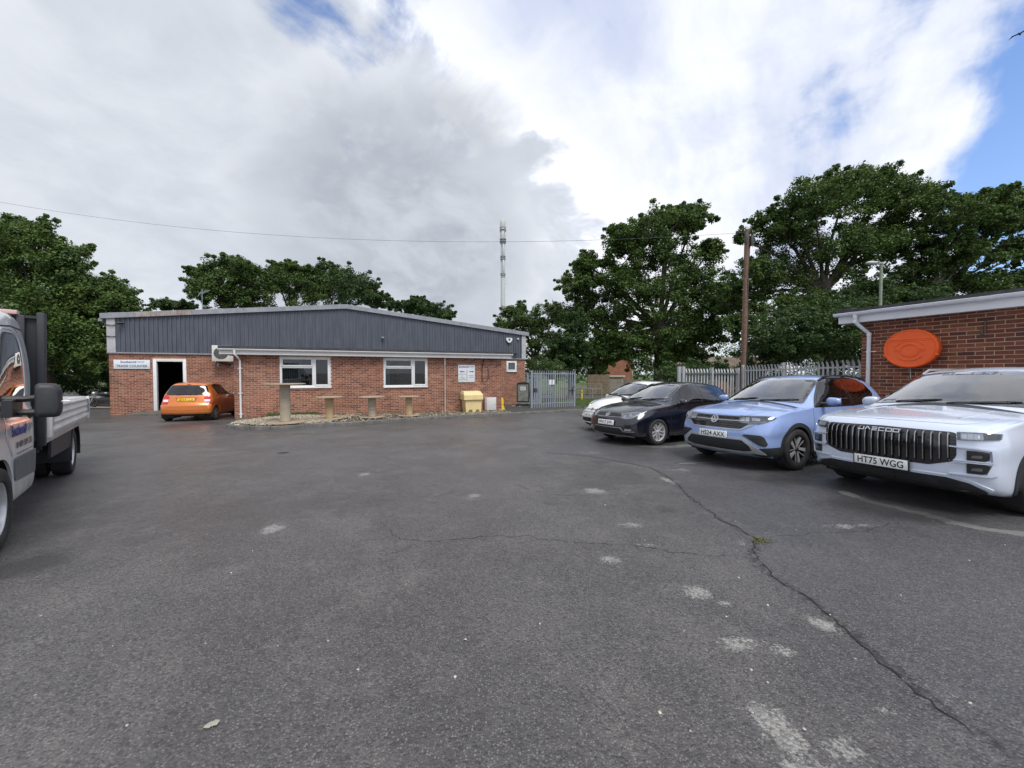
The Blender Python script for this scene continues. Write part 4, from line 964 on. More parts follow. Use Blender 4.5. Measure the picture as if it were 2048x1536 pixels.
def post(root, x, h, mat, name='post', w=.055, d=.10, y=.03):
	mb = MB(); mb.box(x - w / 2, y - d / 2, -.1, x + w / 2, y - d / 2 + .007, h); mb.box(x - w / 2, y + d / 2 - .007, -.1, x + w / 2, y + d / 2, h); mb.box(x - .004, y - d / 2 + .007, -.1, x + .004, y + d / 2 - .007, h); mb.build(name, mat, root, ang=None)
def run(name, a, b, h, n, mat, label, cat, posts=(), flip=1, **kw):
	a = Vector((*a, gz(*a))); b = Vector((*b, gz(*b))); d = b - a; L = d.to_2d().length
	r = empty(name, a, math.atan2(d.y, d.x), label=label, cat=cat)
	r.rotation_euler = (0, -math.atan2(d.z, L) * .5, math.atan2(d.y, d.x))
	palisade(r, L, h, n, mat, flip=flip, **kw)
	for x in posts: post(r, x * L, h + .02, mat, y=.045 * flip)
	return r
def build_fences():
	run('palisade_fence', (8.62, 9.45), (8.62, 14.5), 2.01, 31, GALV, 'grey steel palisade fence running back beside the right brick building', 'fence', posts=(0.01, .57, 1.0), flip=-1, start=.10)
	g = run('palisade_gate', (8.56, 14.62), (6.02, 14.02), 1.98, 20, GALV, 'open grey palisade gate leaf behind the black and white hatchbacks', 'gate', posts=(), flip=1, start=.09)
	L = math.hypot(2.54, .6)
	for x in (.02, .46, .93, .995):
		mb = MB(); w = .07 if x < .9 else .10; mb.box(x * L - w / 2, -.03, .03, x * L + w / 2, .05, 2.0 + (.03 if x > .9 else 0)); mb.build('frame_upright', GALV, g, ang=None)
	mb = MB(); mb.tube([(.9 * L, -.06, 1.75), (.99 * L, -.06, 1.75)], .02, 8); mb.tube([(.985 * L, -.06, 1.72), (.985 * L, -.06, 1.55)], .014, 8); mb.build('slide_bolt', STEEL, g)
	mb = MB(); mb.tube([(.30 * L, -.05, 1.0), (.46 * L, -.05, 1.62)], .02, 6); mb.build('brace', M('brace_dark', (.12, .13, .14), .6), g)
	g2 = run('palisade_gate', (1.02, 20.6), (3.58, 22.15), 2.15, 20, GALV2, 'tall blue grey palisade gate leaf standing open beside the pavement sign', 'gate', posts=(), flip=1, start=.06, zb=.10)
	L = math.hypot(2.56, 1.55)
	for x in (.0, .52, 1.0):
		mb = MB(); mb.box(x * L - .03, -.03, .06, x * L + .03, .03, 2.12); mb.build('frame_upright', GALV2, g2, ang=None)
	mb = MB(); mb.box(.38 * L, -.05, 1.35, .44 * L, -.04, 1.62); mb.box(.455 * L, -.05, 1.35, .50 * L, -.04, 1.62); mb.build('notice', WHITE, g2, ang=None)
	mb = MB(); mb.box(.06 * L, -.06, .95, .12 * L, .02, 1.16); mb.build('lock_box', M('lock_dark', (.05, .055, .06), .5), g2)
	mb = MB(); mb.tube([(.93 * L, -.07, 1.2), (.93 * L, -.07, .75)], .02, 8); mb.tube([(.86 * L, -.07, 1.02), (.985 * L, -.07, 1.02)], .018, 8); mb.tube([(.94 * L, -.07, 1.22), (.985 * L, -.07, 1.22)], .018, 8); mb.build('drop_bolt', BLACK, g2)
	run('palisade_fence', (.98, 25.0), (1.9, 25.35), 2.1, 7, GALV2, 'short shaded run of palisade fence at the corner of brick building', 'fence', posts=(0.0, 1.0), flip=1, start=.08)
build_fences()

# ================================================================== POLES, MAST, LAMPS, CABLE
def build_poles():
	wood = M('pole_wood', (.155, .092, .064), .85, var=.35, scale=9, bump=.6, bscale=40, dirt=.5, dirtcol=(.20, .17, .14))
	b = at(1486, 746, 17.0); x, y = b.x, b.y; z = gz(x, y); top = at(1494.5, 459, 17.0)
	r = empty('telegraph_pole', (x, y, z), 0, label='weathered brown wooden telegraph pole behind the palisade fence', cat='pole')
	tl = Vector(top) - Vector((x, y, z)); mb = MB(); mb.tube([Vector((0, 0, -.2)), tl * .5, tl], [.125, .115, .098], 14); mb.build('pole', wood, r)
	d = tl.normalized()
	for k, (dx, w) in enumerate(((-.13, .07), (.13, .12))):
		mb = MB(); c = tl - d * (.42 + .1 * k); mb.box(c.x + dx - w / 2, c.y - .2, c.z - .22, c.x + dx + w / 2, c.y - .08, c.z + .22, ch=.02); mb.build('junction_box', M('dark_box', (.045, .05, .06), .5), r)
	mb = MB(); pts = [tl - d * .1 + Vector((.02, -.11, 0)), tl - d * .6 + Vector((.10, -.07, 0)), tl * .7 + Vector((.02, -.125, 0)), tl * .55 + Vector((.09, -.09, 0)), tl * .3 + Vector((.05, -.125, 0)), Vector((.03, -.135, .1))]; mb.tube(pts, .012, 6); mb.build('cable_run', BLACK, r)
	mb = MB()
	for k in range(9): p = d * (2.8 + .45 * k); sx = 1 if k % 2 else -1; mb.tube([p + Vector((sx * .1, -.03, 0)), p + Vector((sx * .2, -.05, 0))], .011, 6)
	mb.build('climbing_step', STEEL, r)
	A = Vector(top) - Vector((0, 0, .12)); B = at(-60, 393, 21.5); pts = []
	for t in np.linspace(0, 1, 60): p = A.lerp(B, t); p.z -= 4 * t * (1 - t) * 1.22; pts.append(p)
	mb = MB(); mb.tube(pts, .0065, 5); o = mb.build('overhead_cable', M('cable_grey', (.10, .11, .12), .6)); tag(o, 'thin black overhead cable sagging across the sky from the wooden pole', 'cable')
	Y = 42; b = at(1006, 700, Y); z0 = gz(b.x, Y); r = empty('phone_mast', (b.x, Y, z0), 0, label='tall pale grey phone mast rising behind the brick building', cat='mast')
	paint = M('mast_grey', (.52, .54, .53), .5, var=.06, scale=2); dk = M('mast_dark', (.34, .35, .36), .5)
	zz = lambda py: at(1006, py, Y).z - z0
	mb = MB(); mb.tube([(0, 0, 0), (0, 0, zz(560)), (0, 0, zz(545)), (0, 0, zz(485))], [.30, .235, .17, .17], 16); mb.build('pole', paint, r)
	mb = MB()
	for k in range(3):
		for a in (0, 2.09, 4.19):
			pass
	def antennas(y0, y1, rr, w, n=3, a0=-1.57):
		for k in range(n):
			a = a0 + k * 2 * math.pi / n; m4 = Matrix.Rotation(a, 4, 'Z'); mb = MB(); mb.box(rr - .06, -w / 2, zz(y1), rr + .07, w / 2, zz(y0), m4, ch=.03); mb.build('antenna', paint, r)
	antennas(440, 460, .25, .34, 4); antennas(463, 480, .24, .32, 4); antennas(487, 511, .17, .20, 3, -1.2); antennas(520, 545, .17, .20, 3, -1.2)
	for y0, rr in ((455, .36), (459.5, .36), (462.5, .34), (478, .36), (482, .36), (485, .34), (512, .29), (515, .30), (518.5, .29), (547, .29), (550, .28), (553.5, .25)):
		mb = MB(); mb.cyl((0, 0, zz(y0 + 1.3)), (0, 0, zz(y0)), rr, seg=16); mb.build('collar', dk if int(y0) % 2 else STEEL, r)
	mb = MB(); z = zz(568); mb.box(.1, -.05, z, .38, -.02, z + .03); mb.box(.35, -.05, z, .38, -.02, z + .45); mb.box(.1, -.05, z + .42, .38, -.02, z + .45); mb.build('bracket', paint, r)
	mb = MB(); mb.cyl((0, 0, zz(440)), (0, 0, zz(437)), .05, .02); mb.build('finial', paint, r)
	grn = M('lamp_green_grey', (.24, .27, .20), .6, var=.1); head = M('lamp_head', (.42, .44, .43), .5)
	def lamp(px, ptop, pbase, Y, side, label, reach=1.0, r0=.075):
		b = at(px, 746, Y); z0 = gz(b.x, Y); zt = at(px, ptop, Y).z - z0
		r = empty('street_lamp', (b.x, Y, z0), 0, label=label, cat='street lamp', group='street lamps')
		mb = MB(); mb.tube([(0, 0, 0), (0, 0, 1.4), (0, 0, 1.45), (0, 0, zt)], [r0 * 1.5, r0 * 1.5, r0, r0 * .8], 12); mb.build('pole', grn, r)
		mb = MB(); mb.cyl((0, 0, zt - .02), (0, 0, zt + .05), r0 * 1.25); mb.build('cap', head, r)
		mb = MB(); mb.tube([(0, 0, zt - .08), (side * .28, 0, zt + .02)], .028, 8); mb.build('arm', grn, r)
		mb = MB(); mb.sphere((side * (.28 + reach * .28), 0, zt + .02), 1, 16, 10, (reach * .38, .15, .10)); h = mb.build('lantern', head, r, ang=60)
	lamp(1757, 527, 620, 19.0, -1, 'green grey street lamp rising above the right brick building', .72)
	lamp(1096, 683, 746, 47, -1, 'distant street lamp among the trees beyond the palisade gate', 1.2, .07)
	lamp(1004, 643, 700, 52, 1, 'street lamp whose lantern shows beside the phone mast above the roof', 1.6, .07)
	p = Vector((-17.87, 17.2, 0)) + EX * 2.55 + EY * 3.0; z0 = 4.15; zt = at(331, 578, p.y).z
	r = empty('tv_aerial', (p.x, p.y, z0), 0, label='thin television aerial on a mast above the rusty roof edge', cat='aerial')
	al = M('aerial_metal', (.40, .42, .44), .4, .7); mb = MB(); mb.tube([(0, 0, 0), (.03, 0, zt - z0)], .016, 6); mb.build('mast', al, r)
	mb = MB(); h = zt - z0 - .08; mb.tube([(-.12, 0, h - .2), (.42, 0, h + .02)], .012, 5)
	for k in range(8): x = -.05 + .06 * k; zz_ = h - .17 + .025 * k; mb.tube([(x, -.14, zz_), (x, .14, zz_ + .02)], .007, 4)
	mb.tube([(-.12, -.12, h - .34), (-.14, .12, h - .05)], .01, 4); mb.tube([(-.14, -.1, h - .05), (-.1, .12, h - .34)], .01, 4); mb.build('aerial_array', al, r)
build_poles()

# ================================================================== TREES
def leaf_material(name, dark, light, warm):
	m = bpy.data.materials.new(name); m.use_nodes = True; nt = m.node_tree; nt.nodes.clear(); t = NT(nt)
	out = t.n('ShaderNodeOutputMaterial'); geo = t.n('ShaderNodeNewGeometry'); r = geo.outputs['Random Per Island']
	n = t.noise(geo.outputs['Position'], .45, 4, .6); n2 = t.noise(geo.outputs['Position'], 1.6, 3, .6, w=2.0)
	c = t.mix(t.ramp(t.math('ADD', t.math('MULTIPLY', r, .45), t.math('MULTIPLY', n2, .6)), .2, .85), dark, light)
	c = t.mix(t.math('MULTIPLY', t.ramp(n, .5, .72), .5), c, warm)
	b = t.n('ShaderNodeBsdfPrincipled'); t.put(b.inputs['Base Color'], c); b.inputs['Roughness'].default_value = .6; b.inputs['Specular IOR Level'].default_value = .2
	tl = t.n('ShaderNodeBsdfTranslucent'); t.put(tl.inputs[0], t.mix(.5, c, (.12, .20, .02)))
	mx = t.n('ShaderNodeMixShader'); mx.inputs[0].default_value = .2; nt.links.new(b.outputs[0], mx.inputs[1]); nt.links.new(tl.outputs[0], mx.inputs[2]); nt.links.new(mx.outputs[0], out.inputs[0])
	return m
LEAF_OAK = leaf_material('oak_leaf', (.036, .068, .022), (.110, .178, .046), (.155, .21, .05))
LEAF_DARK = leaf_material('dark_leaf', (.028, .055, .022), (.074, .126, .042), (.10, .15, .045))
LEAF_MID = leaf_material('mid_leaf', (.038, .068, .022), (.095, .15, .04), (.14, .18, .045))
BARK = M('bark', (.085, .072, .058), .95, var=.4, scale=5, bump=1, bscale=25, dirt=.4, dirtcol=(.035, .04, .03))
def leaf_quads(clumps, per, size, flat=.75, droop=.15, rng=RNG):
	"""clumps: (x,y,z,r) -> folded leaf sprays scattered in each clump; returns (n,4,3)"""
	C = np.asarray(clumps); n = len(C) * per
	c = np.repeat(C, per, axis=0)
	d = rng.normal(size=(n, 3)); d /= np.linalg.norm(d, axis=1, keepdims=True); rad = rng.random((n, 1)) ** .55 * 1.12
	p = c[:, :3] + d * rad * c[:, 3:4] * np.array([1, 1, flat])
	nrm = d * .6 + rng.normal(size=(n, 3)) * .55 + np.array([0, 0, .65]); nrm /= np.linalg.norm(nrm, axis=1, keepdims=True)
	a = np.cross(nrm, rng.normal(size=(n, 3))); a /= np.linalg.norm(a, axis=1, keepdims=True) + 1e-9; b = np.cross(nrm, a)
	s = size * .63 * (.5 + .9 * rng.random((n, 1))); w = s * (.5 + .25 * rng.random((n, 1)))
	a = a * s; b = b * w; k = nrm * s * .25 * (rng.random((n, 1)) - .3)
	return np.stack([p - a, p - b * .9 + k, p + a * .95, p + b + k], 1)
def tree(name, lobes, base, trunk_r, leaf, size, per, label, cat='tree', group=None, clumps_per=1.0, limbs=True, gap=.0, dead=(), shell=.55, crad=.25, mast=None):
	"""lobes: (centre, rx, rz) crown masses; trunk splits into limbs that reach every lobe; leaves hang in clumps round the limb ends"""
	r = empty(name, base, 0, label=label, cat=cat, group=group); base = Vector(base)
	rng = np.random.default_rng(abs(hash(label)) % 9999 if False else int(sum(ord(ch) * (i + 1) for i, ch in enumerate(label))) % 99991)
	clumps = []; mb = MB(); L = [(Vector(c) - base, rx, rz) for c, rx, rz in lobes]
	top = max(c.z + rz for c, rx, rz in L); low = min(c.z - rz for c, rx, rz in L); fork = Vector((rng.normal(0, .2), rng.normal(0, .2), max(low + (top - low) * .15, top * .28))) if mast is None else Vector(mast) - base
	if limbs: mb.tube([Vector((0, 0, -.3)), Vector((fork.x * .2, fork.y * .2, fork.z * .15)), fork * .6 + Vector((0.05, 0, 0)), fork], [trunk_r * 1.5, trunk_r * 1.1, trunk_r * .92, trunk_r * .8], 12)
	for c, rx, rz in L:
		vol = (rx * rx * rz) ** (1 / 3); cr = max(.35, vol * crad); n = int(clumps_per * 14 * (rx * rx + 2 * rx * rz) / 3 / (cr * cr) * .54)
		n = min(n, 340)
		if limbs:
			mid = fork.lerp(c, .5) + Vector(rng.normal(0, .12, 3).tolist()) * vol; mb.tube([fork - Vector((0, 0, fork.z * .1)), mid, c], [trunk_r * .36, trunk_r * .2, trunk_r * .08], 7)
		for k in range(n):
			d = rng.normal(size=3); d /= np.linalg.norm(d)
			if d[2] < -.5 and rng.random() < .45: d[2] *= -1
			rr = shell + (1.08 - shell) * rng.random() ** .7 if rng.random() < .78 else rng.random() * shell
			p = np.array(c) + d * rr * np.array([rx, rx * .85, rz])
			if noise.noise(Vector(((p + np.array(base)) * (.9 / max(.8, vol * .5))).tolist())) < -.21 + gap: continue
			s = cr * (.6 + .7 * rng.random()); clumps.append((*p, s))
			if limbs and rng.random() < .30: q = c.lerp(Vector(p.tolist()), .45) + Vector(rng.normal(0, .08, 3).tolist()) * vol; mb.tube([c, q, Vector(p.tolist())], [trunk_r * .12, trunk_r * .07, trunk_r * .025], 5, cap=False)
			if rr > .98 and rng.random() < .8:
				e = p + d * cr * 1.1 * np.array([1, 1, .9]); clumps.append((*e, s * .45))
	if limbs:
		for pts, rr in dead: mb.tube([Vector(p) - base for p in pts], [rr * (1 - .75 * i / (len(pts) - 1)) for i in range(len(pts))], 6)
		mb.build('trunk', BARK, r, ang=60)
	q = leaf_quads(clumps, per, size, rng=rng)
	o = link_mesh('crown', quad_mesh('crown', q), leaf, r); return r, len(q)
NLEAF = 0
def px_lobes(Y, rows, dy=.5):
	out = []
	for i, (px, py, rx, rz) in enumerate(rows):
		k = Y / 775.0; yy = Y + ((i * 37 % 11) / 11 - .5) * 2 * dy * rx * k; p = at(px, py, yy); out.append((p, rx * yy / 775.0, rz * yy / 775.0))
	return out
def build_trees():
	global NLEAF
	def T(name, Y, rows, bx, tr, leaf, size, per, label, **kw):
		global NLEAF
		b = at(bx, 760, Y); mast = kw.pop('mast', None)
		if mast: mast = at(*mast, Y)
		_, n = tree(name, px_lobes(Y, rows), (b.x, Y, gz(b.x, Y)), tr, leaf, size, per, label, mast=mast, **kw); NLEAF += n
	T('oak_tree', 25, [(38, 505, 70, 62), (105, 545, 70, 62), (10, 590, 80, 80), (75, 630, 95, 75), (150, 600, 42, 60), (212, 600, 50, 46), (232, 622, 36, 30), (180, 655, 75, 50), (60, 455, 36, 22), (120, 700, 80, 45), (20, 690, 60, 55), (200, 710, 45, 40)], 95, .38, LEAF_OAK, .13, 163, 'large spreading dark green tree behind the dropside truck, left of building', gap=.05)
	T('oak_tree', 44, [(432, 565, 42, 42), (480, 545, 44, 26), (405, 580, 26, 22), (395, 545, 16, 14), (455, 600, 60, 24), (505, 580, 30, 40)], 455, .38, LEAF_OAK, .17, 136, 'airy oak with open crown behind the left half of the roof', gap=.14)
	T('lime_tree', 47, [(555, 575, 52, 36), (600, 548, 30, 22), (572, 545, 26, 20), (620, 590, 40, 36)], 580, .4, LEAF_MID, .17, 122, 'lighter green tree in the middle of those behind the roof')
	T('sycamore_tree', 50, [(690, 575, 58, 34), (655, 555, 36, 26), (720, 585, 42, 24), (752, 600, 22, 16)], 690, .4, LEAF_DARK, .18, 122, 'rounded dark tree behind the roof ridge')
	T('small_tree', 46, [(335, 612, 26, 10), (362, 612, 22, 9)], 350, .2, LEAF_DARK, .16, 122, 'low dark treetop peeping over the rusty roof edge', limbs=False)
	T('small_tree', 58, [(788, 612, 20, 9), (830, 612, 22, 14), (860, 622, 40, 15), (893, 632, 18, 8), (842, 604, 12, 10)], 850, .25, LEAF_DARK, .2, 122, 'low treetops showing over the right slope of roof', limbs=False)
	db = []
	def dead(Y, pts, r): return ([at(*p, Y) for p in pts], r)
	T('dying_oak', 40, [(1040, 640, 42, 28), (1090, 650, 40, 38), (1010, 660, 20, 22), (1070, 690, 50, 40), (1030, 620, 22, 14), (1115, 625, 14, 20)], 1068, .4, LEAF_MID, .15, 94, 'half bare tree with pale dead branches left of the big oak', gap=.16,
	  dead=[dead(39, [(1075, 700), (1082, 665), (1095, 640), (1102, 622), (1108, 602)], .16), dead(39, [(1090, 645), (1075, 628), (1050, 622)], .09), dead(39, [(1098, 632), (1112, 622), (1106, 604), (1104, 598)], .08), dead(39, [(1085, 660), (1060, 650), (1035, 652), (1010, 650)], .07), dead(39, [(1056, 640), (1052, 606)], .06)])
	T('oak_tree', 36, [(1330, 470, 62, 50), (1385, 445, 34, 32), (1345, 440, 34, 24), (1268, 505, 56, 48), (1245, 470, 30, 22), (1200, 560, 58, 42), (1150, 570, 34, 20), (1175, 530, 26, 20), (1165, 630, 48, 50), (1290, 590, 80, 60), (1385, 555, 62, 52), (1425, 610, 56, 44), (1350, 665, 74, 46), (1228, 660, 46, 44), (1300, 700, 60, 36), (1405, 670, 44, 34), (1420, 500, 22, 20), (1365, 715, 44, 26), (1222, 712, 30, 24), (1236, 700, 26, 30), (1205, 690, 22, 26)], 1322, .62, LEAF_OAK, .155, 143,
	  'biggest broad oak standing between gate and telegraph pole', gap=.06, mast=(1320, 640))
	T('oak_tree', 29, [(1630, 425, 70, 56), (1690, 385, 66, 36), (1760, 365, 50, 30), (1790, 410, 62, 44), (1575, 470, 56, 48), (1530, 440, 26, 20), (1510, 560, 44, 46), (1480, 475, 24, 12), (1600, 560, 84, 64), (1700, 500, 80, 58), (1480, 600, 40, 40), (1560, 640, 70, 44), (1670, 620, 80, 50), (1850, 395, 30, 24), (1480, 650, 34, 24), (1780, 480, 50, 40)], 1660, .50, LEAF_OAK, .13, 143,
	  'tall windswept oak between telegraph pole and street lamp', gap=.07, mast=(1648, 560), dead=[dead(28.5, [(1590, 380), (1600, 362), (1587, 353)], .03)])
	T('oak_tree', 27, [(1905, 440, 56, 40), (1965, 405, 48, 22), (2020, 405, 46, 22), (1990, 450, 54, 30), (2050, 430, 50, 30), (1860, 500, 50, 44), (1925, 520, 60, 34), (2040, 500, 46, 22), (1830, 570, 60, 40), (1960, 575, 56, 26), (2070, 560, 50, 24), (2120, 470, 60, 50), (2150, 560, 60, 50)], 1865, .36, LEAF_OAK, .125, 136,
	  'leaning oak with long bare limbs above the right building', gap=.12, mast=(1850, 600), dead=[dead(26.5, [(1850, 590), (1905, 535), (1960, 500), (2010, 488), (2060, 486)], .14), dead(26.5, [(1960, 500), (2000, 520), (2040, 545)], .05), dead(26.5, [(1925, 520), (1935, 470), (1960, 440)], .07)])
	T('laurel_bush', 21, [(1560, 672, 62, 44), (1640, 660, 76, 52), (1720, 650, 60, 56), (1520, 700, 34, 26), (1600, 705, 70, 26), (1690, 700, 70, 36), (1780, 640, 60, 60), (1850, 640, 60, 60), (1740, 600, 50, 40)], 1640, .2, LEAF_DARK, .10, 128, 'dense dark evergreen bush behind the palisade fence', cat='bush', limbs=False, shell=.7)
	T('clipped_bush', 27.5, [(1085, 738, 30, 16), (1062, 742, 18, 12), (1105, 744, 18, 12)], 1085, .1, LEAF_MID, .06, 149, 'rounded bright green clipped bush behind the left palisade gate', cat='bush', limbs=False, shell=.85, crad=.16)
	T('ivy_tree', 33, [(1128, 690, 26, 36), (1150, 720, 22, 34), (1120, 730, 34, 34), (1165, 690, 20, 30), (1150, 650, 26, 26)], 1140, .25, LEAF_DARK, .12, 122, 'ivy covered trees beside the grass beyond the gate')
	T('pale_willow', 55, [(1190, 700, 22, 18), (1180, 725, 20, 22), (1196, 740, 16, 18)], 1185, .2, LEAF_MID, .16, 122, 'paler green tree next to the orange brick house', limbs=False)
	T('hedge', 30, [(40, 735, 60, 50), (110, 745, 60, 46), (170, 745, 50, 48), (215, 740, 40, 52), (-30, 740, 60, 50)], 110, .1, LEAF_DARK, .11, 128, 'dark tangled hedge along the boundary left of the building', cat='hedge', limbs=False, shell=.7)
	T('hedge', 22, [(1385, 752, 34, 20), (1430, 750, 34, 22), (1475, 752, 30, 20), (1340, 756, 30, 18), (1520, 750, 40, 22)], 1430, .1, LEAF_DARK, .09, 110, 'dark hedge seen through the open gate leaf behind the hatchbacks', cat='hedge', limbs=False, shell=.7)  # hedge added to darken the gaps between pales, in place of a second fence
	cl = []
	for px in range(-120, 2300, 16):
		Y = 95 + 25 * math.sin(px * .013); h = 9 + 3 * noise.noise(Vector((px * .02, 0, 0))) + (2 if 1380 < px < 1480 else 0)
		for k in range(5): p = at(px + RNG.uniform(-12, 12), 746, Y + RNG.uniform(-4, 4)); cl.append((p.x, p.y, gz(p.x, p.y) + h * (.12 + .2 * k), 2.0))
	q = leaf_quads(cl, 60, .5); NLEAF += len(q)
	tag(link_mesh('far_wood', quad_mesh('far_wood', q), LEAF_DARK), kind='stuff')
build_trees()
print('LEAVES', NLEAF)
# ================================================================== HOUSES AND ROADSIDE
def build_back():
	tile = M('roof_tiles', (.15, .115, .09), .85, var=.2, scale=2, bump=.5, bscale=20); brk = M('house_brick', (.28, .12, .075), .9, var=.25, scale=2.5); ren = M('house_render', (.5, .47, .42), .9)
	def house(name, cx, Y, w, dep, eave, ridge, rz, label, wall, hip=False, extras=None):
		z0 = gz(cx, Y); r = empty(name, (cx, Y, z0), rz, label=label, cat='house')
		mb = MB(); h2 = w / 2
		mb.add([(-h2, 0, 0), (h2, 0, 0), (h2, dep, 0), (-h2, dep, 0), (-h2, 0, eave), (h2, 0, eave), (h2, dep, eave), (-h2, dep, eave)] + ([] if hip else [(0, 0, ridge), (0, dep, ridge)]),
			   [(0, 3, 7, 4), (1, 5, 6, 2)] + ([(0, 1, 5, 4), (3, 2, 6, 7)] if hip else [(0, 1, 5, 8, 4), (2, 3, 7, 9, 6)])); mb.build('wall', wall, r, ang=None)
		o = .25; k = (ridge - eave) / h2; mb = MB(); zt = .07
		if hip:
			a = h2 + o; ze = eave - o * k; V = [(-a, -o, ze), (a, -o, ze), (a, dep + o, ze), (-a, dep + o, ze), (0, h2, ridge), (0, dep - h2, ridge)]; mb.add(V, [(0, 1, 4), (1, 2, 5, 4), (2, 3, 5), (3, 0, 4, 5), (3, 2, 1, 0)])
		else:
			for sx in (-1, 1):
				a = h2 + o; V = [(0, -o, ridge + zt), (sx * a, -o, eave - o * k + zt), (sx * a, dep + o, eave - o * k + zt), (0, dep + o, ridge + zt), (0, -o, ridge - .05), (sx * a, -o, eave - o * k - .05), (sx * a, dep + o, eave - o * k - .05), (0, dep + o, ridge - .05)]
				mb.add(V, [(0, 1, 2, 3), (7, 6, 5, 4), (0, 4, 5, 1), (2, 6, 7, 3), (1, 5, 6, 2)])
		mb.build('roof', tile, r, ang=None)
		if not hip:
			for sx in (-1, 1):
				a = h2 + o; mb = MB(); V = [(0, -o - .03, ridge + zt + .02), (sx * a, -o - .03, eave - o * k + zt + .02), (sx * a, -o - .03, eave - o * k - .14), (0, -o - .03, ridge - .14), (0, -o, ridge + zt + .02), (sx * a, -o, eave - o * k + zt + .02), (sx * a, -o, eave - o * k - .14), (0, -o, ridge - .14)]
				mb.add(V, [(0, 1, 2, 3), (7, 6, 5, 4), (0, 4, 5, 1), (1, 5, 6, 2), (2, 6, 7, 3)]); mb.build('barge_board', WHITE, r, ang=None)
		return r
	def win(r, x, z, w, h, y=-.03):
		mb = MB(); mb.box(x - w / 2, y, z, x + w / 2, y + .06, z + h); f = mb.build('window', WHITE, r, ang=None)
		mb = MB(); mb.box(x - w / 2 + .08, y - .012, z + .08, x - .04, y, z + h - .08); mb.box(x + .04, y - .012, z + .08, x + w / 2 - .08, y, z + h - .08); mb.build('pane', M('house_pane', (.05, .06, .07), .1), f, ang=None)
	p = at(1229, 720, 62); g = gz(p.x, 62)
	r = house('brick_house', p.x, 62, 5.6, 9, at(0, 722, 62).z - g, at(0, 690, 62).z - g, -.12, 'orange brick gabled house half hidden behind the big oak', brk)
	p = at(1428, 720, 52); g = gz(p.x, 52)
	r = house('bungalow', p.x, 52, 3.6, 9, at(0, 727, 52).z - g, at(0, 714, 52).z - g, .1, 'bungalow with grey hipped roof above the palisade gate', ren, hip=True); win(r, .2, at(0, 738, 52).z - g, 1.4, .7)
	p = at(1530, 720, 50); g = gz(p.x, 50)
	r = house('bungalow', p.x, 50, 3.4, 9, at(0, 737, 50).z - g, at(0, 714, 50).z - g, .95, 'bungalow with brown roof and white barge board right of the telegraph pole', brk)
	mb = MB(); mb.box(-.1, 3, at(0, 716, 50).z - g, .5, 3.6, at(0, 709, 50).z - g + .2); mb.build('chimney', brk, r, ang=None)
	p = at(1462, 720, 56); g = gz(p.x, 56)
	r = house('bungalow', p.x - 2.6, 56, 5.2, 7, at(0, 733, 56).z - g, at(0, 716, 56).z - g, math.pi / 2, 'bungalow with white solar panels on its roof left of the telegraph pole', ren)
	r.location.x += 5.8; k = (at(0, 716, 56).z - at(0, 733, 56).z) / 2.6; ev = at(0, 733, 56).z - g
	pan = M('solar_glass', (.42, .47, .55), .15, .3, var=.05)
	for (u0, u1, v0, v1) in ((1.7, 2.6, 1.0, 2.2), (2.65, 3.55, 1.0, 2.2), (3.6, 4.5, 1.0, 2.2), (4.0, 4.9, .2, .95), (4.95, 5.8, .2, .95)):
		V = [(-a, b, ev + (2.6 - a) * k + .12) for a, b in ((v0, u0), (v0, u1), (v1, u1), (v1, u0))]
		mb = MB(); mb.add(V + [(q[0], q[1], q[2] - .05) for q in V], [(3, 2, 1, 0), (4, 5, 6, 7), (0, 1, 5, 4), (1, 2, 6, 5), (2, 3, 7, 6), (3, 0, 4, 7)]); mb.build('solar_panel', pan, r, ang=None)
	fw = M('fence_timber', (.20, .15, .105), .9, var=.3, scale=3, bump=.5, dirt=.5, dirtcol=(.09, .085, .06)); gy = M('fence_grey', (.25, .23, .20), .9, var=.25, scale=3, dirt=.4)
	def tfence(pa, pb, Ya, Yb, h, n, mat, label, name='timber_fence'):
		a = at(pa, 770, Ya); b = at(pb, 770, Yb); L = math.hypot(b.x - a.x, Yb - Ya); r = empty(name, (a.x, Ya, gz(a.x, Ya)), math.atan2(Yb - Ya, b.x - a.x), label=label, cat='fence')
		for i in range(n):
			x0 = L * i / n; mb = MB(); mb.box(x0 + .01, -.02 + .004 * (i % 2), .05, x0 + L / n - .01, .01, h + RNG.normal(0, .02)); mb.build('board', mat, r, ang=None)
		for i in range(0, n + 1, 6): mb = MB(); mb.box(L * i / n - .05, .01, 0, L * i / n + .05, .11, h + .05); mb.build('post', mat, r, ang=None)
		return r
	tfence(1176, 1218, 49, 51, 2.55, 18, fw, 'tall weathered brown board fence in front of the brick house')
	tfence(1219, 1246, 51.2, 51.6, 1.9, 12, gy, 'greyish board fence panels under the big oak')
	tfence(1249, 1277, 47, 47, 1.9, 10, gy, 'pair of pale grey fence panels beside the bus stop')
	p = at(1222, 752, 52); mb = MB(); mb.box(-.2, 0, 0, 1.9, 1.5, .08, Matrix.Rotation(-.25, 4, 'X')); mb.box(-.2, -.03, -.12, 1.9, 0, .05); o = mb.build('shed_roof', M('pale_board', (.45, .44, .42), .8), None, loc=p, ang=None); tag(o, 'pale shed roof edge above the grey fence panels', 'shed')
	p = at(1312, 765, 46); z0 = gz(p.x, 46); r = empty('bus_stop', (p.x, 46, z0), 0, label='bus stop pole with small blue flag under the big oak', cat='bus stop'); zt = at(0, 727, 46).z - z0
	mb = MB(); mb.tube([(0, 0, 0), (0, 0, zt)], .05, 8); mb.build('pole', STEEL, r)
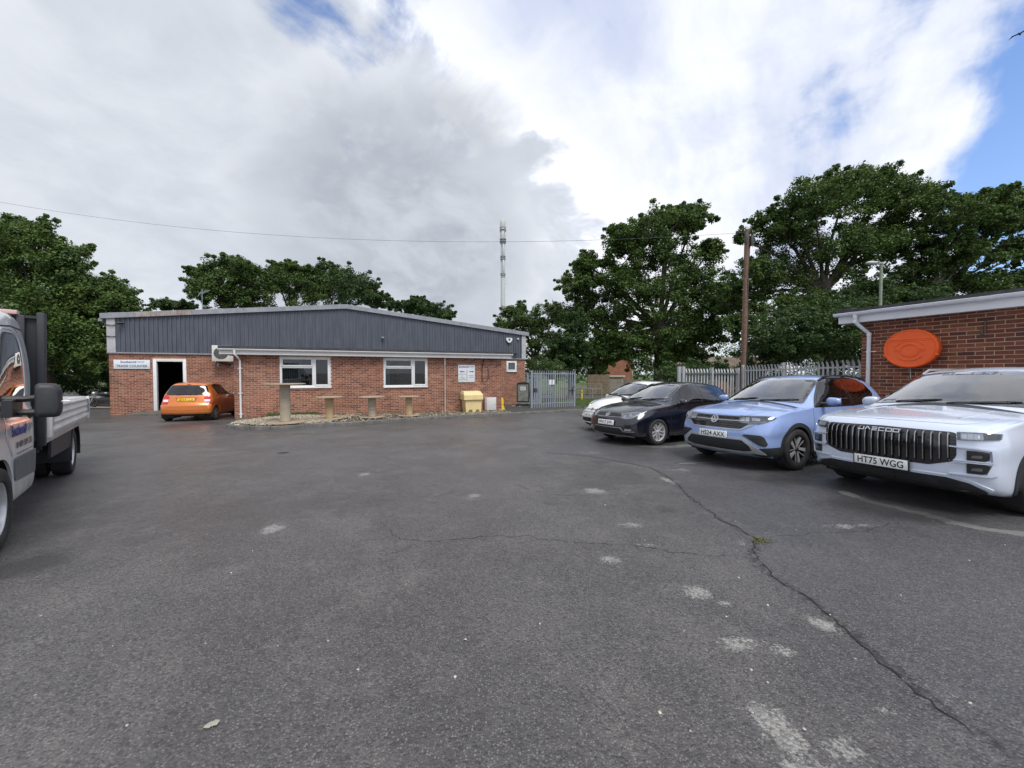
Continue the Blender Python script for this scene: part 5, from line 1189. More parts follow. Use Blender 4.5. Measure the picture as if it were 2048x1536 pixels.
	mb = MB(); mb.box(-.35, -.02, zt - .42, -.04, .02, zt - .02); f = mb.build('flag', M('bus_flag_blue', (.06, .20, .55), .5), r, ang=None)
	mb = MB(); mb.box(-.34, -.026, zt - .14, -.05, -.02, zt - .06); mb.box(-.34, -.026, zt - .29, -.05, -.02, zt - .24); mb.build('flag_band', WHITE, f, ang=None)
	mb = MB(); mb.cyl((-.12, -.03, zt - .85), (-.12, .03, zt - .85), .10); mb.build('round_disc', M('amber_disc', (.62, .38, .03), .5), r)
	mb = MB(); mb.box(-.22, -.04, zt - 2.05, .06, .04, zt - 1.7); mb.build('timetable_case', M('case_grey', (.4, .42, .42), .5), r, ang=None)
	kn = M('rail_timber', (.27, .24, .205), .9, var=.25, scale=4, bump=.4)
	a = at(1120, 790, 35); b = at(1205, 790, 35); zb = gz(b.x, 35); r = empty('knee_rail', (a.x, 35, zb), 0, label='low timber knee rail between the grass and the road', cat='rail')
	L = b.x - a.x; h = at(0, 776.5, 35).z - zb
	for x in (.35, L * .5, L - .9, L - .06): mb = MB(); mb.box(x - .05, -.05, -.1, x + .05, .05, h - .09); mb.build('post', kn, r, ang=None)
	mb = MB(); mb.box(0, -.055, h - .09, L, .055, h + .0, ch=.01); mb.build('rail', kn, r, ang=None)
	p = at(1163.5, 785, 32); zb = gz(p.x, 32); r = empty('bollard', (p.x, 32, zb), 0, label='yellow bollard on the grass by the knee rail', cat='bollard')
	yl = M('yellow_paint', (.62, .48, .03), .5, dirt=.3); h = at(0, 779.5, 32).z - zb; mb = MB(); mb.lathe([(0, h), (.06, h), (.075, h - .04), (.075, 0)], 16); mb.build('post', yl, r)
	mb = MB(); mb.lathe([(.078, h - .16), (.078, h - .22)], 16); mb.build('band', M('band_dark', (.10, .08, .02), .6), r)
	a = at(1110, 775, 46.5); b = at(1203.5, 775, 46.5); zb = gz(b.x, 46.5); r = empty('guard_rail', (a.x, 46.5, zb), 0, label='pale pedestrian guard railing across the road', cat='railing'); L = b.x - a.x; h = at(0, 766.5, 46.5).z - zb
	gp_ = M('rail_pale', (.42, .42, .38), .6); n = 8
	for i in range(n + 1): mb = MB(); mb.box(L * i / n - .03, -.03, 0, L * i / n + .03, .03, h); mb.build('post', gp_, r, ang=None)
	for zz in (h - .04, .12): mb = MB(); mb.box(0, -.02, zz, L, .02, zz + .04); mb.build('rail', gp_, r, ang=None)
	mb = MB(); x = .12
	while x < L: mb.box(x, -.008, .15, x + .016, .008, h - .04); x += .12
	mb.build('infill_bars', gp_, r, ang=None)
build_back()
# ================================================================== CARS
def pch(pts):
	"""monotone cubic through the points"""
	x = np.array([p[0] for p in pts], float); y = np.array([p[1] for p in pts], float); h = np.diff(x); d = np.diff(y) / h; m = np.zeros(len(x))
	for i in range(1, len(x) - 1):
		if d[i - 1] * d[i] > 0: w1 = 2 * h[i] + h[i - 1]; w2 = h[i] + 2 * h[i - 1]; m[i] = (w1 + w2) / (w1 / d[i - 1] + w2 / d[i])
	m[0], m[-1] = d[0], d[-1]
	def f(v):
		v = np.clip(np.asarray(v, float), x[0], x[-1]); i = np.clip(np.searchsorted(x, v, side='right') - 1, 0, len(x) - 2); t = (v - x[i]) / h[i]
		return (2 * t ** 3 - 3 * t ** 2 + 1) * y[i] + (t ** 3 - 2 * t ** 2 + t) * h[i] * m[i] + (-2 * t ** 3 + 3 * t ** 2) * y[i + 1] + (t ** 3 - t ** 2) * h[i] * m[i + 1]
	return f

class Shell:
	"""closed car skin: local x runs from the nose (0) to the tail (L), y across, z up"""
	def __init__(s, sp):
		s.sp = sp; L = s.L = sp['L']; C = {k: pch(sp[k]) for k in ('zb', 'W', 'zbelt', 'yb', 'yr', 'crown', 'zc')}; s.C = C
		rf, rr = sp.get('rf', .10), sp.get('rr', .10); gf, gr = pch(sp['gf']), pch(sp['gr']); side = pch(sp['side'])
		xs = [rf * k for k in (0, .01, .04, .1, .2, .34, .52, .75)] + list(np.arange(rf, L - rr, .034)) + [L - rr * k for k in (1, .75, .52, .34, .2, .1, .04, .01, 0)]
		NB, NS, NA, NC, NT_ = 5, 24, 13, 7, 15
		def section(x):
			zb, W_, zB, yB, yR, cr, zc = (float(C[k](x)) for k in ('zb', 'W', 'zbelt', 'yb', 'yr', 'crown', 'zc')); pts = []
			y0 = W_ * side(0)
			for i in range(NB): t = i / NB; pts.append((y0 * t, zb - .025 * (1 - t * t)))
			for i in range(NS):
				t = i / NS; v = side(t) * W_; k = max(0, (t - .72) / .28); v = v * (1 - k * k) + (yB + (v - W_ * side(1)) * 0) * k * k if t > .72 else v; pts.append((v, zb + (zB - zb) * t))
			A = Vector((yB, zB)); B = Vector((yR, zc - cr)); ab = (A - B).length; rc = min(sp.get('rc', .09), ab * .6, yR * .5)
			P0 = B + (A - B) * (rc / ab); roof = lambda y: zc - cr * (y / yR) ** 2; y2 = yR - rc; P2 = Vector((y2, roof(y2)))
			nrm = Vector((-(B - A).y, (B - A).x)); nrm = -nrm.normalized() if nrm.x < 0 else nrm.normalized()
			for i in range(NA): t = i / NA; p = A.lerp(P0, t); p = p + nrm * sp.get('bulge', .012) * 4 * t * (1 - t) * min(1, ab / .4); pts.append((p.x, p.y))
			for i in range(NC): t = i / NC; p = P0 * (1 - t) ** 2 + B * 2 * t * (1 - t) + P2 * t * t; pts.append((p.x, p.y))
			for i in range(NT_ + 1): y = y2 * (1 - i / NT_); pts.append((y, roof(y)))
			return pts
		V = []; N = NB + NS + NA + NC + NT_ + 1; ring = 2 * N - 2
		for x in xs:
			P = section(x); q = 0
			for rad, dist in ((rf, x), (rr, L - x)):
				if dist < rad: q = rad * (1 - math.sqrt(max(0, 1 - (1 - dist / rad) ** 2)))
			Wm = max(p[0] for p in P); z0, z1 = min(p[1] for p in P), max(p[1] for p in P); zm, hz = (z0 + z1) / 2, (z1 - z0) / 2
			P = [(y * (Wm - q) / Wm, zm + (z - zm) * (hz - q) / hz) for y, z in P]
			V += [(x, y, z) for y, z in P] + [(x, -y, z) for y, z in P[-2:0:-1]]
		F = [(i * ring + k, i * ring + (k + 1) % ring, (i + 1) * ring + (k + 1) % ring, (i + 1) * ring + k) for i in range(len(xs) - 1) for k in range(ring)]
		MC = 18
		for base, x in ((0, xs[0]), ((len(xs) - 1) * ring, xs[-1])):
			rows = []
			for i in range(N):
				if i in (0, N - 1): rows.append([base + i] * (MC + 1)); continue
				a, b = base + i, base + ring - i; row = [a]
				for j in range(1, MC): t = j / MC; row.append(len(V)); V.append((x, V[a][1] * (1 - t) + V[b][1] * t, V[a][2]))
				row.append(b); rows.append(row)
			for i in range(N - 1):
				for j in range(MC):
					f = [rows[i][j], rows[i + 1][j], rows[i + 1][j + 1], rows[i][j + 1]]; g = []
					for v in f:
						if v not in g: g.append(v)
					if len(g) > 2: F.append(tuple(g))
		V = np.array(V); x, y, z = V[:, 0].copy(), V[:, 1], V[:, 2]; Wv = np.maximum(C['W'](np.clip(x, .5, L - .5)), .1)
		bf = np.clip(1 - x / sp.get('xf', .75), 0, 1) ** 1.3; br = np.clip(1 - (L - x) / sp.get('xr', .7), 0, 1) ** 1.3
		V[:, 0] = x + bf * (gf(z) + sp['bowf'] * np.abs(y / Wv) ** sp.get('bowe', 2.2)) - br * (gr(z) + sp['bowr'] * np.abs(y / Wv) ** 2.2)
		me = bpy.data.meshes.new('body'); me.from_pydata(V.tolist(), [], F); me.update()
		bm = bmesh.new(); bm.from_mesh(me); bmesh.ops.remove_doubles(bm, verts=bm.verts[:], dist=1e-5); bmesh.ops.dissolve_degenerate(bm, edges=bm.edges[:], dist=1e-6); bmesh.ops.recalc_face_normals(bm, faces=bm.faces[:]); bm.to_mesh(me); bm.free(); me.update()
		s.me = me; s.V = [v.co.copy() for v in me.vertices]; s.N = [v.normal.copy() for v in me.vertices]; s.F = [tuple(p.vertices) for p in me.polygons]
		s.bvh = BVHTree.FromPolygons(s.V, s.F); s.kill = set()
	def hit(s, o, d):
		loc, nor, idx, dist = s.bvh.ray_cast(o, d, 12)
		if loc is None: loc, nor, idx, dist = s.bvh.find_nearest(Vector(o) + Vector(d) * 5)
		f = s.F[idx]; w = geometry.interpolate.poly_3d_calc([s.V[i] for i in f], loc) if hasattr(geometry, 'interpolate') else None
		if w is None:
			ds = [1 / ((s.V[i] - loc).length + 1e-5) for i in f]; t = sum(ds); w = [k / t for k in ds]
		n = Vector((0, 0, 0))
		for k, i in zip(w, f): n += s.N[i] * k
		return loc, (n.normalized() if n.length > 1e-6 else nor)
	def cast(s, mode, a, b):
		"""2D coordinates of a view -> point and normal on the skin"""
		if mode == 'front': return s.hit(Vector((-4, a, b)), Vector((1, 0, 0)))
		if mode == 'rear': return s.hit(Vector((s.L + 4, a, b)), Vector((-1, 0, 0)))
		if mode == 'top': return s.hit(Vector((a, b, 4)), Vector((0, 0, -1)))
		if mode == 'left': return s.hit(Vector((a, -4, b)), Vector((0, 1, 0)))
		if mode == 'right': return s.hit(Vector((a, 4, b)), Vector((0, -1, 0)))
		xc = s.sp.get('xc', 1.15)
		if mode == 'nose': o = Vector((-math.cos(a), math.sin(a), 0)); return s.hit(Vector((xc, 0, b)) + o * 6, -o)
		if mode == 'tail': o = Vector((math.cos(a), math.sin(a), 0)); return s.hit(Vector((s.L - xc, 0, b)) + o * 6, -o)
	def th(s, y, x=0.0): return math.atan2(y, s.sp.get('xc', 1.15) - x)
	def nz(s, pts):
		return [(s.th(p[0], p[2] if len(p) > 2 else 0.0), p[1]) for p in pts]
	def panel(s, name, poly, mode, mat, parent, off=.003, step=.04, skirt=.012, holes=(), mirror=False, ang=None):
		vo, fo = fill_poly(poly, step, holes); V = []; Nn = []
		for v in vo:
			loc, n = s.cast(mode, v.x, v.y); V.append(loc + n * off); Nn.append(n)
		F = [list(f) for f in fo]
		if F:
			f = F[len(F) // 2]; nn = (V[f[1]] - V[f[0]]).cross(V[f[2]] - V[f[0]])
			if nn.dot(Nn[f[0]]) < 0: F = [x[::-1] for x in F]
		nsurf = len(V)
		if skirt > 0:
			cnt = {}
			for f in F:
				for i in range(len(f)): e = (f[i], f[(i + 1) % len(f)]); cnt[e] = 1
			bd = [e for e in cnt if (e[1], e[0]) not in cnt]; m1 = {}
			def dup(i, k):
				if (i, k) not in m1: m1[(i, k)] = len(V); V.append(V[i] - Nn[i] * (skirt if k else 0))
				return m1[(i, k)]
			for a, b in bd: F.append([dup(b, 0), dup(a, 0), dup(a, 1), dup(b, 1)])
		if mirror: V = [Vector((v.x, -v.y, v.z)) for v in V]; Nn = [Vector((n.x, -n.y, n.z)) for n in Nn]; F = [f[::-1] for f in F]
		me = bpy.data.meshes.new(name); me.from_pydata(V, [], F); me.update(); me.polygons.foreach_set('use_smooth', np.ones(len(me.polygons), dtype=bool))
		cn = [tuple(n) for n in Nn] + [(0, 0, 0)] * (len(V) - nsurf); me.normals_split_custom_set_from_vertices(cn)
		return link_mesh(name, me, mat, parent)
	def both(s, name, poly, mode, *a, **k):
		"""the same panel on both sides: 'side' or 'nose'/'tail' outlines given for y < 0 (the left)"""
		if mode == 'side': return [s.panel(name, poly, 'left', *a, **k), s.panel(name, poly, 'left', *a, mirror=True, **k)]
		return [s.panel(name, poly, mode, *a, **k), s.panel(name, poly, mode, *a, mirror=True, **k)]
	def ribbon(s, name, path, mode, wdt, mat, parent, off=.004, close=False, step=.03, mirror=False, height=.004):
		"""raised strip along a path drawn on the skin"""
		pts = densify(path, step) if close else None
		if not close:
			pts = []
			for a, b in zip(path[:-1], path[1:]):
				a, b = Vector(a[:2]), Vector(b[:2]); k = max(1, int((b - a).length / step)); pts += [a.lerp(b, j / k) for j in range(k)]
			pts.append(Vector(path[-1][:2]))
		P = [s.cast(mode, p.x, p.y) for p in pts]; n = len(P); mb = MB(); V = []
		for i in range(n):
			a = P[i - 1][0] if (i > 0 or close) else P[i][0]; b = P[(i + 1) % n][0] if (i < n - 1 or close) else P[i][0]; t = (b - a).normalized(); nn = P[i][1]; sd = t.cross(nn).normalized() * wdt / 2; c = P[i][0] + nn * off
			V += [c - sd - nn * (off + height), c - sd * .75, c + sd * .75, c + sd - nn * (off + height)]
		if mirror: V = [Vector((v.x, -v.y, v.z)) for v in V]
		m = n if close else n - 1; F = [(i * 4 + j, i * 4 + j + 1, ((i + 1) % n) * 4 + j + 1, ((i + 1) % n) * 4 + j) for i in range(m) for j in range(3)]
		mb.add(V, F); return mb.build(name, mat, parent, ang=50)
	def cut(s, mode, poly):
		"""mark skin faces whose middle lies inside an outline"""
		xs = [p[0] for p in poly]; ys = [p[1] for p in poly]; bb = (min(xs), max(xs), min(ys), max(ys))
		for i, f in enumerate(s.F):
			c = sum((s.V[k] for k in f), Vector()) / len(f); n = s.me.polygons[i].normal
			if mode == 'left' and not (n.y < -.2): continue
			if mode == 'right' and not (n.y > .2): continue
			if mode == 'front' and not (n.x < -.15 and c.x > .6): continue
			if mode == 'rear' and not (n.x > .15 and c.x < s.L): continue
			q = (c.x, c.z) if mode in ('left', 'right') else (c.y, c.z)
			if bb[0] < q[0] < bb[1] and bb[2] < q[1] < bb[3] and pip(q, poly): s.kill.add(i)
	def finish(s, mat, parent, arches, ymin):
		"""skin with the openings and round wheel arches cut out"""
		V = [v.copy() for v in s.V]; touched = {}
		for (xw, zw, r) in arches:
			for i, f in enumerate(s.F):
				c = sum((s.V[k] for k in f), Vector()) / len(f)
				if abs(c.y) > ymin and math.hypot(c.x - xw, c.z - zw) < r: s.kill.add(i); [touched.setdefault(k, (xw, zw, r)) for k in f]
		alive = set(k for i, f in enumerate(s.F) if i not in s.kill for k in f)
		for k, (xw, zw, r) in touched.items():
			if k in alive:
				d = math.hypot(V[k].x - xw, V[k].z - zw)
				if d > 1e-4 and abs(d - r) < .06 and abs(V[k].y) > ymin + .05: V[k].x = xw + (V[k].x - xw) * r / d; V[k].z = zw + (V[k].z - zw) * r / d
		F = [f for i, f in enumerate(s.F) if i not in s.kill]
		me = bpy.data.meshes.new('body'); me.from_pydata(V, [], F); me.update(); me.polygons.foreach_set('use_smooth', np.ones(len(me.polygons), dtype=bool)); me.normals_split_custom_set_from_vertices([tuple(n) for n in s.N])
		bm = bmesh.new(); bm.from_mesh(me); loose = [v for v in bm.verts if not v.link_faces]; bmesh.ops.delete(bm, geom=loose, context='VERTS'); 
		bm.free()
		return link_mesh('body', me, mat, parent)

def paint(name, col, rough=.28, metal=.0, coat=1.0, fleck=.0, grime=.12, drops=0.0):
	if name in MATS: return MATS[name]
	m, t, b = principled(name); tc = t.n('ShaderNodeTexCoord'); v = tc.outputs['Object']; x, y, z = t.sep(v)
	g = t.math('MULTIPLY', t.ramp(t.noise(v, 3, 6, .65), .45, .8), grime); low = t.math('MULTIPLY', t.math('MULTIPLY', t.ramp(z, .55, .15), t.ramp(t.noise(v, 6, 6, .7, w=2.0), .3, .7)), grime * 2.2, clamp=True)
	c = t.mix(t.math('ADD', g, low, clamp=True), col, (.12, .105, .09)); t.put(b.inputs['Base Color'], c)
	b.inputs['Metallic'].default_value = metal; b.inputs['Roughness'].default_value = rough; b.inputs['Coat Weight'].default_value = coat
	t.put(b.inputs['Coat Roughness'], t.ramp(t.noise(v, 5, 5, .6, w=7.0), .35, .75, .02, .10))
	if drops > 0:
		vr = t.vor(v, 95, rnd=1.0); geo = t.n('ShaderNodeNewGeometry'); up = t.ramp(t.sep(geo.outputs['Normal'])[2], .45, .8)
		msk = t.math('MULTIPLY', t.math('MULTIPLY', t.ramp(vr.outputs['Distance'], .42, .22), t.ramp(t.sep(vr.outputs['Color'])[0], .45, .55)), t.math('MULTIPLY', up, t.ramp(t.noise(v, 2.2, 4, .6, w=4.0), .35, .6)))
		bp = t.n('ShaderNodeBump'); bp.inputs['Strength'].default_value = drops; bp.inputs['Distance'].default_value = .004; t.put(bp.inputs['Height'], msk); t.put(b.inputs['Coat Normal'], bp.outputs[0]); t.put(b.inputs['Normal'], bp.outputs[0])
	MATS[name] = m; return m
CAR_GLASS = pane_material('car_glass', (.74, .83, .82), 1.7)
SIDE_GLASS = pane_material('side_glass', (.50, .57, .57), .85)
PRIVACY = pane_material('privacy_glass', (.10, .11, .12), 1.0)
GLOSSB = M('gloss_black', (.010, .010, .011), .12, var=.1, coat=.6)
TRIM = M('trim_black', (.026, .027, .029), .55, var=.15, scale=20)
TYRE = M('tyre_rubber', (.022, .021, .021), .75, var=.3, scale=14, dirt=.5, dirtcol=(.06, .055, .05))
CHROME = M('bright_chrome', (.72, .73, .75), .10, 1.0, var=.03)
SATIN = M('satin_silver', (.50, .51, .53), .32, .75, var=.05)
ALLOY = M('alloy_silver', (.60, .60, .61), .34, .5, var=.08, scale=9)
ALLOYD = M('alloy_dark', (.035, .036, .038), .3, .4, var=.1)
LAMPC = pane_material('lamp_lens', (.90, .93, .95), 1.3)
REFL = M('lamp_reflector', (.62, .64, .66), .34, .8, var=.05)
LAMPB = M('lamp_bezel', (.03, .032, .036), .2, coat=.5)
REDL = M('red_lens', (.48, .012, .012), .12, coat=.8, var=.08)
PLATEW = M('plate_white', (.80, .81, .80), .35, var=.02); PLATEY = M('plate_yellow', (.78, .50, .02), .35, var=.03)
INK = M('plate_ink', (.012, .012, .013), .4)
SEAT = M('seat_cloth', (.11, .11, .115), .9, var=.25, scale=20); DASH = M('dash_plastic', (.06, .06, .064), .6, var=.2)
LINER = M('cabin_liner', (.36, .355, .34), .9, var=.1)
DISC = M('brake_disc', (.30, .29, .28), .35, .8, var=.1)

def wheel(parent, x, y, R_, w, style, side, rimr=None, mat=ALLOY):
	"""side -1 = outer face towards -y"""
	r = rimr or R_ * .66; root = sub('wheel', parent, (x, y, R_)); s = side
	mb = MB(); h = w / 2
	prof = [(r * .97, -h * .78), (r * 1.03, -h * .92), (r * 1.12, -h), (R_ - .045, -h * 1.02), (R_ - .018, -h * .93), (R_ - .004, -h * .74), (R_, -h * .3), (R_, h * .3), (R_ - .004, h * .74), (R_ - .018, h * .93), (R_ - .045, h * 1.02), (r * 1.12, h), (r * 1.03, h * .92), (r * .97, h * .78)]
	mb.lathe(prof, 48, axis='y'); mb.build('tyre', TYRE, root)
	mb = MB(); o = s * h * .80
	mb.lathe([(r * 1.0, o), (r * 1.015, o + s * .008), (r * .975, o + s * .004), (r * .945, o - s * .012), (r * .93, -s * h * .7), (r * .5, -s * h * .72)], 48, axis='y'); mb.build('rim', mat if style != 'twotone' else ALLOYD, root)
	mb = MB(); mb.lathe([(.001, o - s * .085), (r * .72, o - s * .085), (r * .72, o - s * .10), (.001, o - s * .10)], 32, axis='y'); mb.build('brake_disc', DISC if style != 'cover' else BLACK, root)
	def spokes(n, pairs, mt, rin, rout, win, wout, nm='spoke', yo=0.0, skew=0.0, thick=.022):
		mb = MB()
		for k in range(n):
			for off in pairs:
				a = 2 * math.pi * k / n + .3; rot = Matrix.Rotation(a, 4, 'Y'); q = off
				y0, y1 = o - s * .018 + s * yo, o - s * .004 + s * yo
				P = [(rin, q[0] - win / 2), (rin, q[0] + win / 2), (rout, q[1] + wout / 2), (rout, q[1] - wout / 2)]
				yin, yout = y0, y1
				V = [(P[0][0], yin, P[0][1]), (P[1][0], yin, P[1][1]), (P[2][0], yout, P[2][1]), (P[3][0], yout, P[3][1])]; V += [(v[0], v[1] - s * thick * 1.4, v[2] * 1.0) for v in V]
				mb.add(V, [(0, 1, 2, 3), (7, 6, 5, 4), (0, 4, 5, 1), (2, 6, 7, 3), (1, 5, 6, 2), (3, 7, 4, 0)], rot)
		return mb.build(nm, mt, root, ang=None)
	if style == 'double5': spokes(5, [(-.030, -.040), (.030, .040)], mat, .035, r * .965, .030, .034)
	if style == 'twotone':
		spokes(5, [(-.022, -.060)], ALLOYD, .03, r * .965, .032, .03); spokes(5, [(.024, .045)], ALLOY, .03, r * .965, .034, .058, yo=.002); spokes(5, [(-.022, -.062)], ALLOY, .05, r * .95, .010, .012, yo=.003, thick=.01)
	if style == 'multi': spokes(10, [(0, .012)], ALLOYD, .03, r * .965, .03, .04)
	if style == 'cover': 
		mb = MB(); mb.lathe([(.001, o + s * .012), (r * .3, o + s * .010), (r * .5, o), (r * .9, o + s * .004), (r * 1.0, o - s * .006)], 32, axis='y'); mb.build('wheel_cover', M('wheel_cover_grey', (.26, .26, .27), .4, .3), root)
		spokes(7, [(0, 0)], M('wheel_cover_grey', (.26, .26, .27), .4, .3), r * .25, r * .93, .05, .10, yo=.012, thick=.006)
		mb = MB()
		for k in range(7):
			a = 2 * math.pi * (k + .5) / 7 + .3; mb.box(-.035, -.004, -.02, .035, .004, .02, Matrix.Translation((math.cos(a) * r * .76, o + s * .004, -math.sin(a) * r * .76)) @ Matrix.Rotation(a, 4, 'Y'))
		mb.build('cover_slot', BLACK, root, ang=None)
	if style == 'steel':
		mb = MB(); mb.lathe([(.001, o - s * .03), (r * .3, o - s * .03), (r * .38, o - s * .01), (r * .75, o - s * .02), (r * .95, o - s * .04)], 32, axis='y'); mb.build('disc_face', SATIN, root)
	mb = MB(); mb.lathe([(.001, o + s * .004), (.028, o + s * .003), (.032, o - s * .006), (.04, o - s * .02), (.052, o - s * .05)], 20, axis='y'); mb.build('hub_cap', mat if style not in ('twotone', 'multi') else ALLOYD, root)
	return root

def plate(parent, s, loc, rz, txt, yellow=False, tiltx=0.0, w=.52, h=.111):
	"""number plate; its face reads from local -y"""
	r = MB(); r.box(-w / 2, -.008, -h / 2, w / 2, .004, h / 2, ch=.004); o = r.build('number_plate', PLATEY if yellow else PLATEW, parent, loc=loc, rot=(tiltx, 0, rz))
	text(txt, o, INK, (0, -.0085, 0), w=w * .86, h=.079, depth=.0012, thick=.012, name='registration', space=1.0)
	return o
def strokes(paths, wdt, depth, close=()):
	"""flat raised emblem drawn with strokes in the XZ plane, reading from -y"""
	mb = MB()
	for i, p in enumerate(paths):
		P = [Vector((a, b)) for a, b in p]; n = len(P); cl = i in close; V = []
		for k in range(n):
			a = P[k - 1] if (k > 0 or cl) else P[k]; b = P[(k + 1) % n] if (k < n - 1 or cl) else P[k]
			d1 = (P[k] - a); d2 = (b - P[k]); d1 = d1.normalized() if d1.length > 0 else d2.normalized(); d2 = d2.normalized() if d2.length > 0 else d1
			m = (Vector((-d1.y, d1.x)) + Vector((-d2.y, d2.x))); m = m.normalized() / max(.35, m.normalized().dot(Vector((-d1.y, d1.x)))) * wdt / 2
			for q in (P[k] + m, P[k] - m): V += [(q.x, -depth, q.y)]
			for q in (P[k] + m, P[k] - m): V += [(q.x, 0, q.y)]
		F = []; mm = n if cl else n - 1
		for k in range(mm):
			a, b = k * 4, ((k + 1) % n) * 4; F += [(a, b, b + 1, a + 1), (a, a + 2, b + 2, b), (a + 1, b + 1, b + 3, a + 3)]
		if not cl: F += [(0, 1, 3, 2), ((n - 1) * 4, (n - 1) * 4 + 2, (n - 1) * 4 + 3, (n - 1) * 4 + 1)]
		mb.add(V, F)
	return mb
def circ(r, n=32, cx=0, cz=0): return [(cx + r * math.cos(t), cz + r * math.sin(t)) for t in np.linspace(0, 2 * math.pi, n, endpoint=False)]
def vw_badge(parent, loc, rz, R_, tilt=0.0):
	mb = MB(); mb.lathe([(.001, .0), (R_ * .98, .0), (R_, .004), (R_, .012)], 36, axis='y'); mb2 = MB()
	o = mb.build('badge', GLOSSB, parent, loc=loc, rot=(tilt, 0, rz))
	k = R_ * .84
	m = strokes([circ(R_ * .92, 40), [(-k * .42, k * .80), (-.0, k * .12), (k * .42, k * .80)], [(-k * .86, k * .36), (-k * .42, -k * .78), (0, k * .02), (k * .42, -k * .78), (k * .86, k * .36)]], R_ * .135, .006, close=(0,)); m.build('emblem', CHROME, o, loc=(0, -.001, 0), ang=None)
	return o
def face_dir(n): return math.atan2(n.x, -n.y)
def on_skin(S, mode, a, b, off=.0):
	loc, n = S.cast(mode, a, b); return loc + n * off, n
def mount(S, mode, a, b, off=.002):
	loc, n = on_skin(S, mode, a, b, off); rz = math.atan2(n.x, -n.y); tilt = math.asin(max(-1, min(1, -n.z))); return loc, rz, tilt

def interior(root, S, xd, xs_, zbelt, w, wheel_y, zfl=.30, rows=2, tall=1.35, seatmat=SEAT, xe=None):
	L = S.L; xe = xe or L - .45
	mb = MB(); mb.box(xd - .25, -w, zfl, xe, w, zfl + .04); mb.box(xd - .3, -w, zfl, xd - .25, w, zbelt - .12); mb.build('cabin_floor', DASH, root, ang=None)
	mb = MB(); mb.prism([(xd - .32, zbelt - .16), (xd - .30, zbelt - .03), (xd + .15, zbelt + .005), (xd + .36, zbelt - .05), (xd + .42, zbelt - .22), (xd + .2, zbelt - .4)], -w, w); mb.build('dashboard', DASH, root, ang=60)
	mb = MB(); n = 24; cx, cz = xd + .50, zbelt - .06; R_ = .18
	for th0, rr in ((0, .016),):
		P = [(cx + .30 * R_ * math.sin(t) * -1, wheel_y + R_ * math.cos(t), cz + R_ * .95 * math.sin(t)) for t in np.linspace(0, 2 * math.pi, n + 1)]; mb.tube(P, rr, 8)
	mb.tube([(cx, wheel_y - R_, cz), (cx - .02, wheel_y, cz - .01), (cx, wheel_y + R_, cz)], .022, 6); mb.tube([(cx - .02, wheel_y, cz), (cx - .2, wheel_y, cz - .08)], .04, 8); mb.build('steering_wheel', BLACK, root)
	for k, x in enumerate(xs_):
		for y in ((-.36, .36) if w > .55 else (-.3, .3)):
			st = sub('seat', root, (x, y, 0)); mb = MB(); mb.box(-.42, -.24, zfl + .12, .12, .24, zfl + .30, ch=.05); mb.build('cushion', seatmat, st)
			mb = MB(); mb.box(-.06, -.24, 0, .07, .24, tall - zfl - .42, Matrix.Translation((.08, 0, zfl + .25)) @ Matrix.Rotation(.22, 4, 'Y'), ch=.05); mb.build('backrest', seatmat, st)
			mb = MB(); mb.box(-.05, -.12, 0, .05, .12, .19, Matrix.Translation((.08 + .22 * (tall - zfl - .4), 0, tall - .14)) @ Matrix.Rotation(.1, 4, 'Y'), ch=.045); mb.build('headrest', seatmat, st)

def arch_poly(xw, zw, r0, r1, a0=-8, a1=188, n=28):
	o = [(xw + r1 * math.cos(R(a)), zw + r1 * math.sin(R(a))) for a in np.linspace(a0, a1, n)]; i = [(xw + r0 * math.cos(R(a)), zw + r0 * math.sin(R(a))) for a in np.linspace(a1, a0, n)]; return o + i
def wells(root, arches, ym, yw):
	for xw, zw, r in arches:
		for sd in (-1, 1):
			mb = MB(); n = 24; V = []
			for y in (ym, yw):
				V += [(xw + (r + .012) * math.cos(t), sd * y, zw + (r + .012) * math.sin(t)) for t in np.linspace(R(-30), R(210), n)]
			F = [(i, i + 1, n + i + 1, n + i) for i in range(n - 1)] + [tuple(range(n))]; mb.add(V, F); mb.build('wheel_well', M('well_dark', (.012, .012, .012), .9), root, ang=None)
	xs = [a[0] for a in arches]
	mb = MB(); mb.box(min(xs) - .5, -yw * .70, .19, max(xs) + .4, yw * .70, .34); mb.box(min(xs) + .48, -yw * .97, .19, max(xs) - .48, yw * .97, .30); mb.box(min(xs) - .05, -yw * .9, .24, min(xs) + .05, yw * .9, .34); mb.box(max(xs) - .05, -yw * .9, .24, max(xs) + .05, yw * .9, .34); mb.build('underbody', M('under_dark', (.012, .012, .013), .9), root, ang=None)  # floor pan, widened to deepen the shade on the ground beneath
def glass_panel(S, name, poly, mode, mat, par, frit=.03, mirror=False, both=False, border=GLOSSB, cutit=True, off=.0085):
	"""pane over an opening in the skin, with a black printed border"""
	inn = inset(poly, frit); md = 'left' if mode == 'side' else mode
	if cutit: S.cut(md, inset(poly, frit * .45))
	if cutit and both: S.cut('right', inset(poly, frit * .45))
	for mir in ((False, True) if both else (False,)):
		p = S.panel(name, poly, md, mat, par, off=off, step=.07, skirt=.006, mirror=mir)
		S.panel('glass_border', poly, md, border, p, off=off - .0016, step=.05, skirt=0, holes=[inn], mirror=mir)
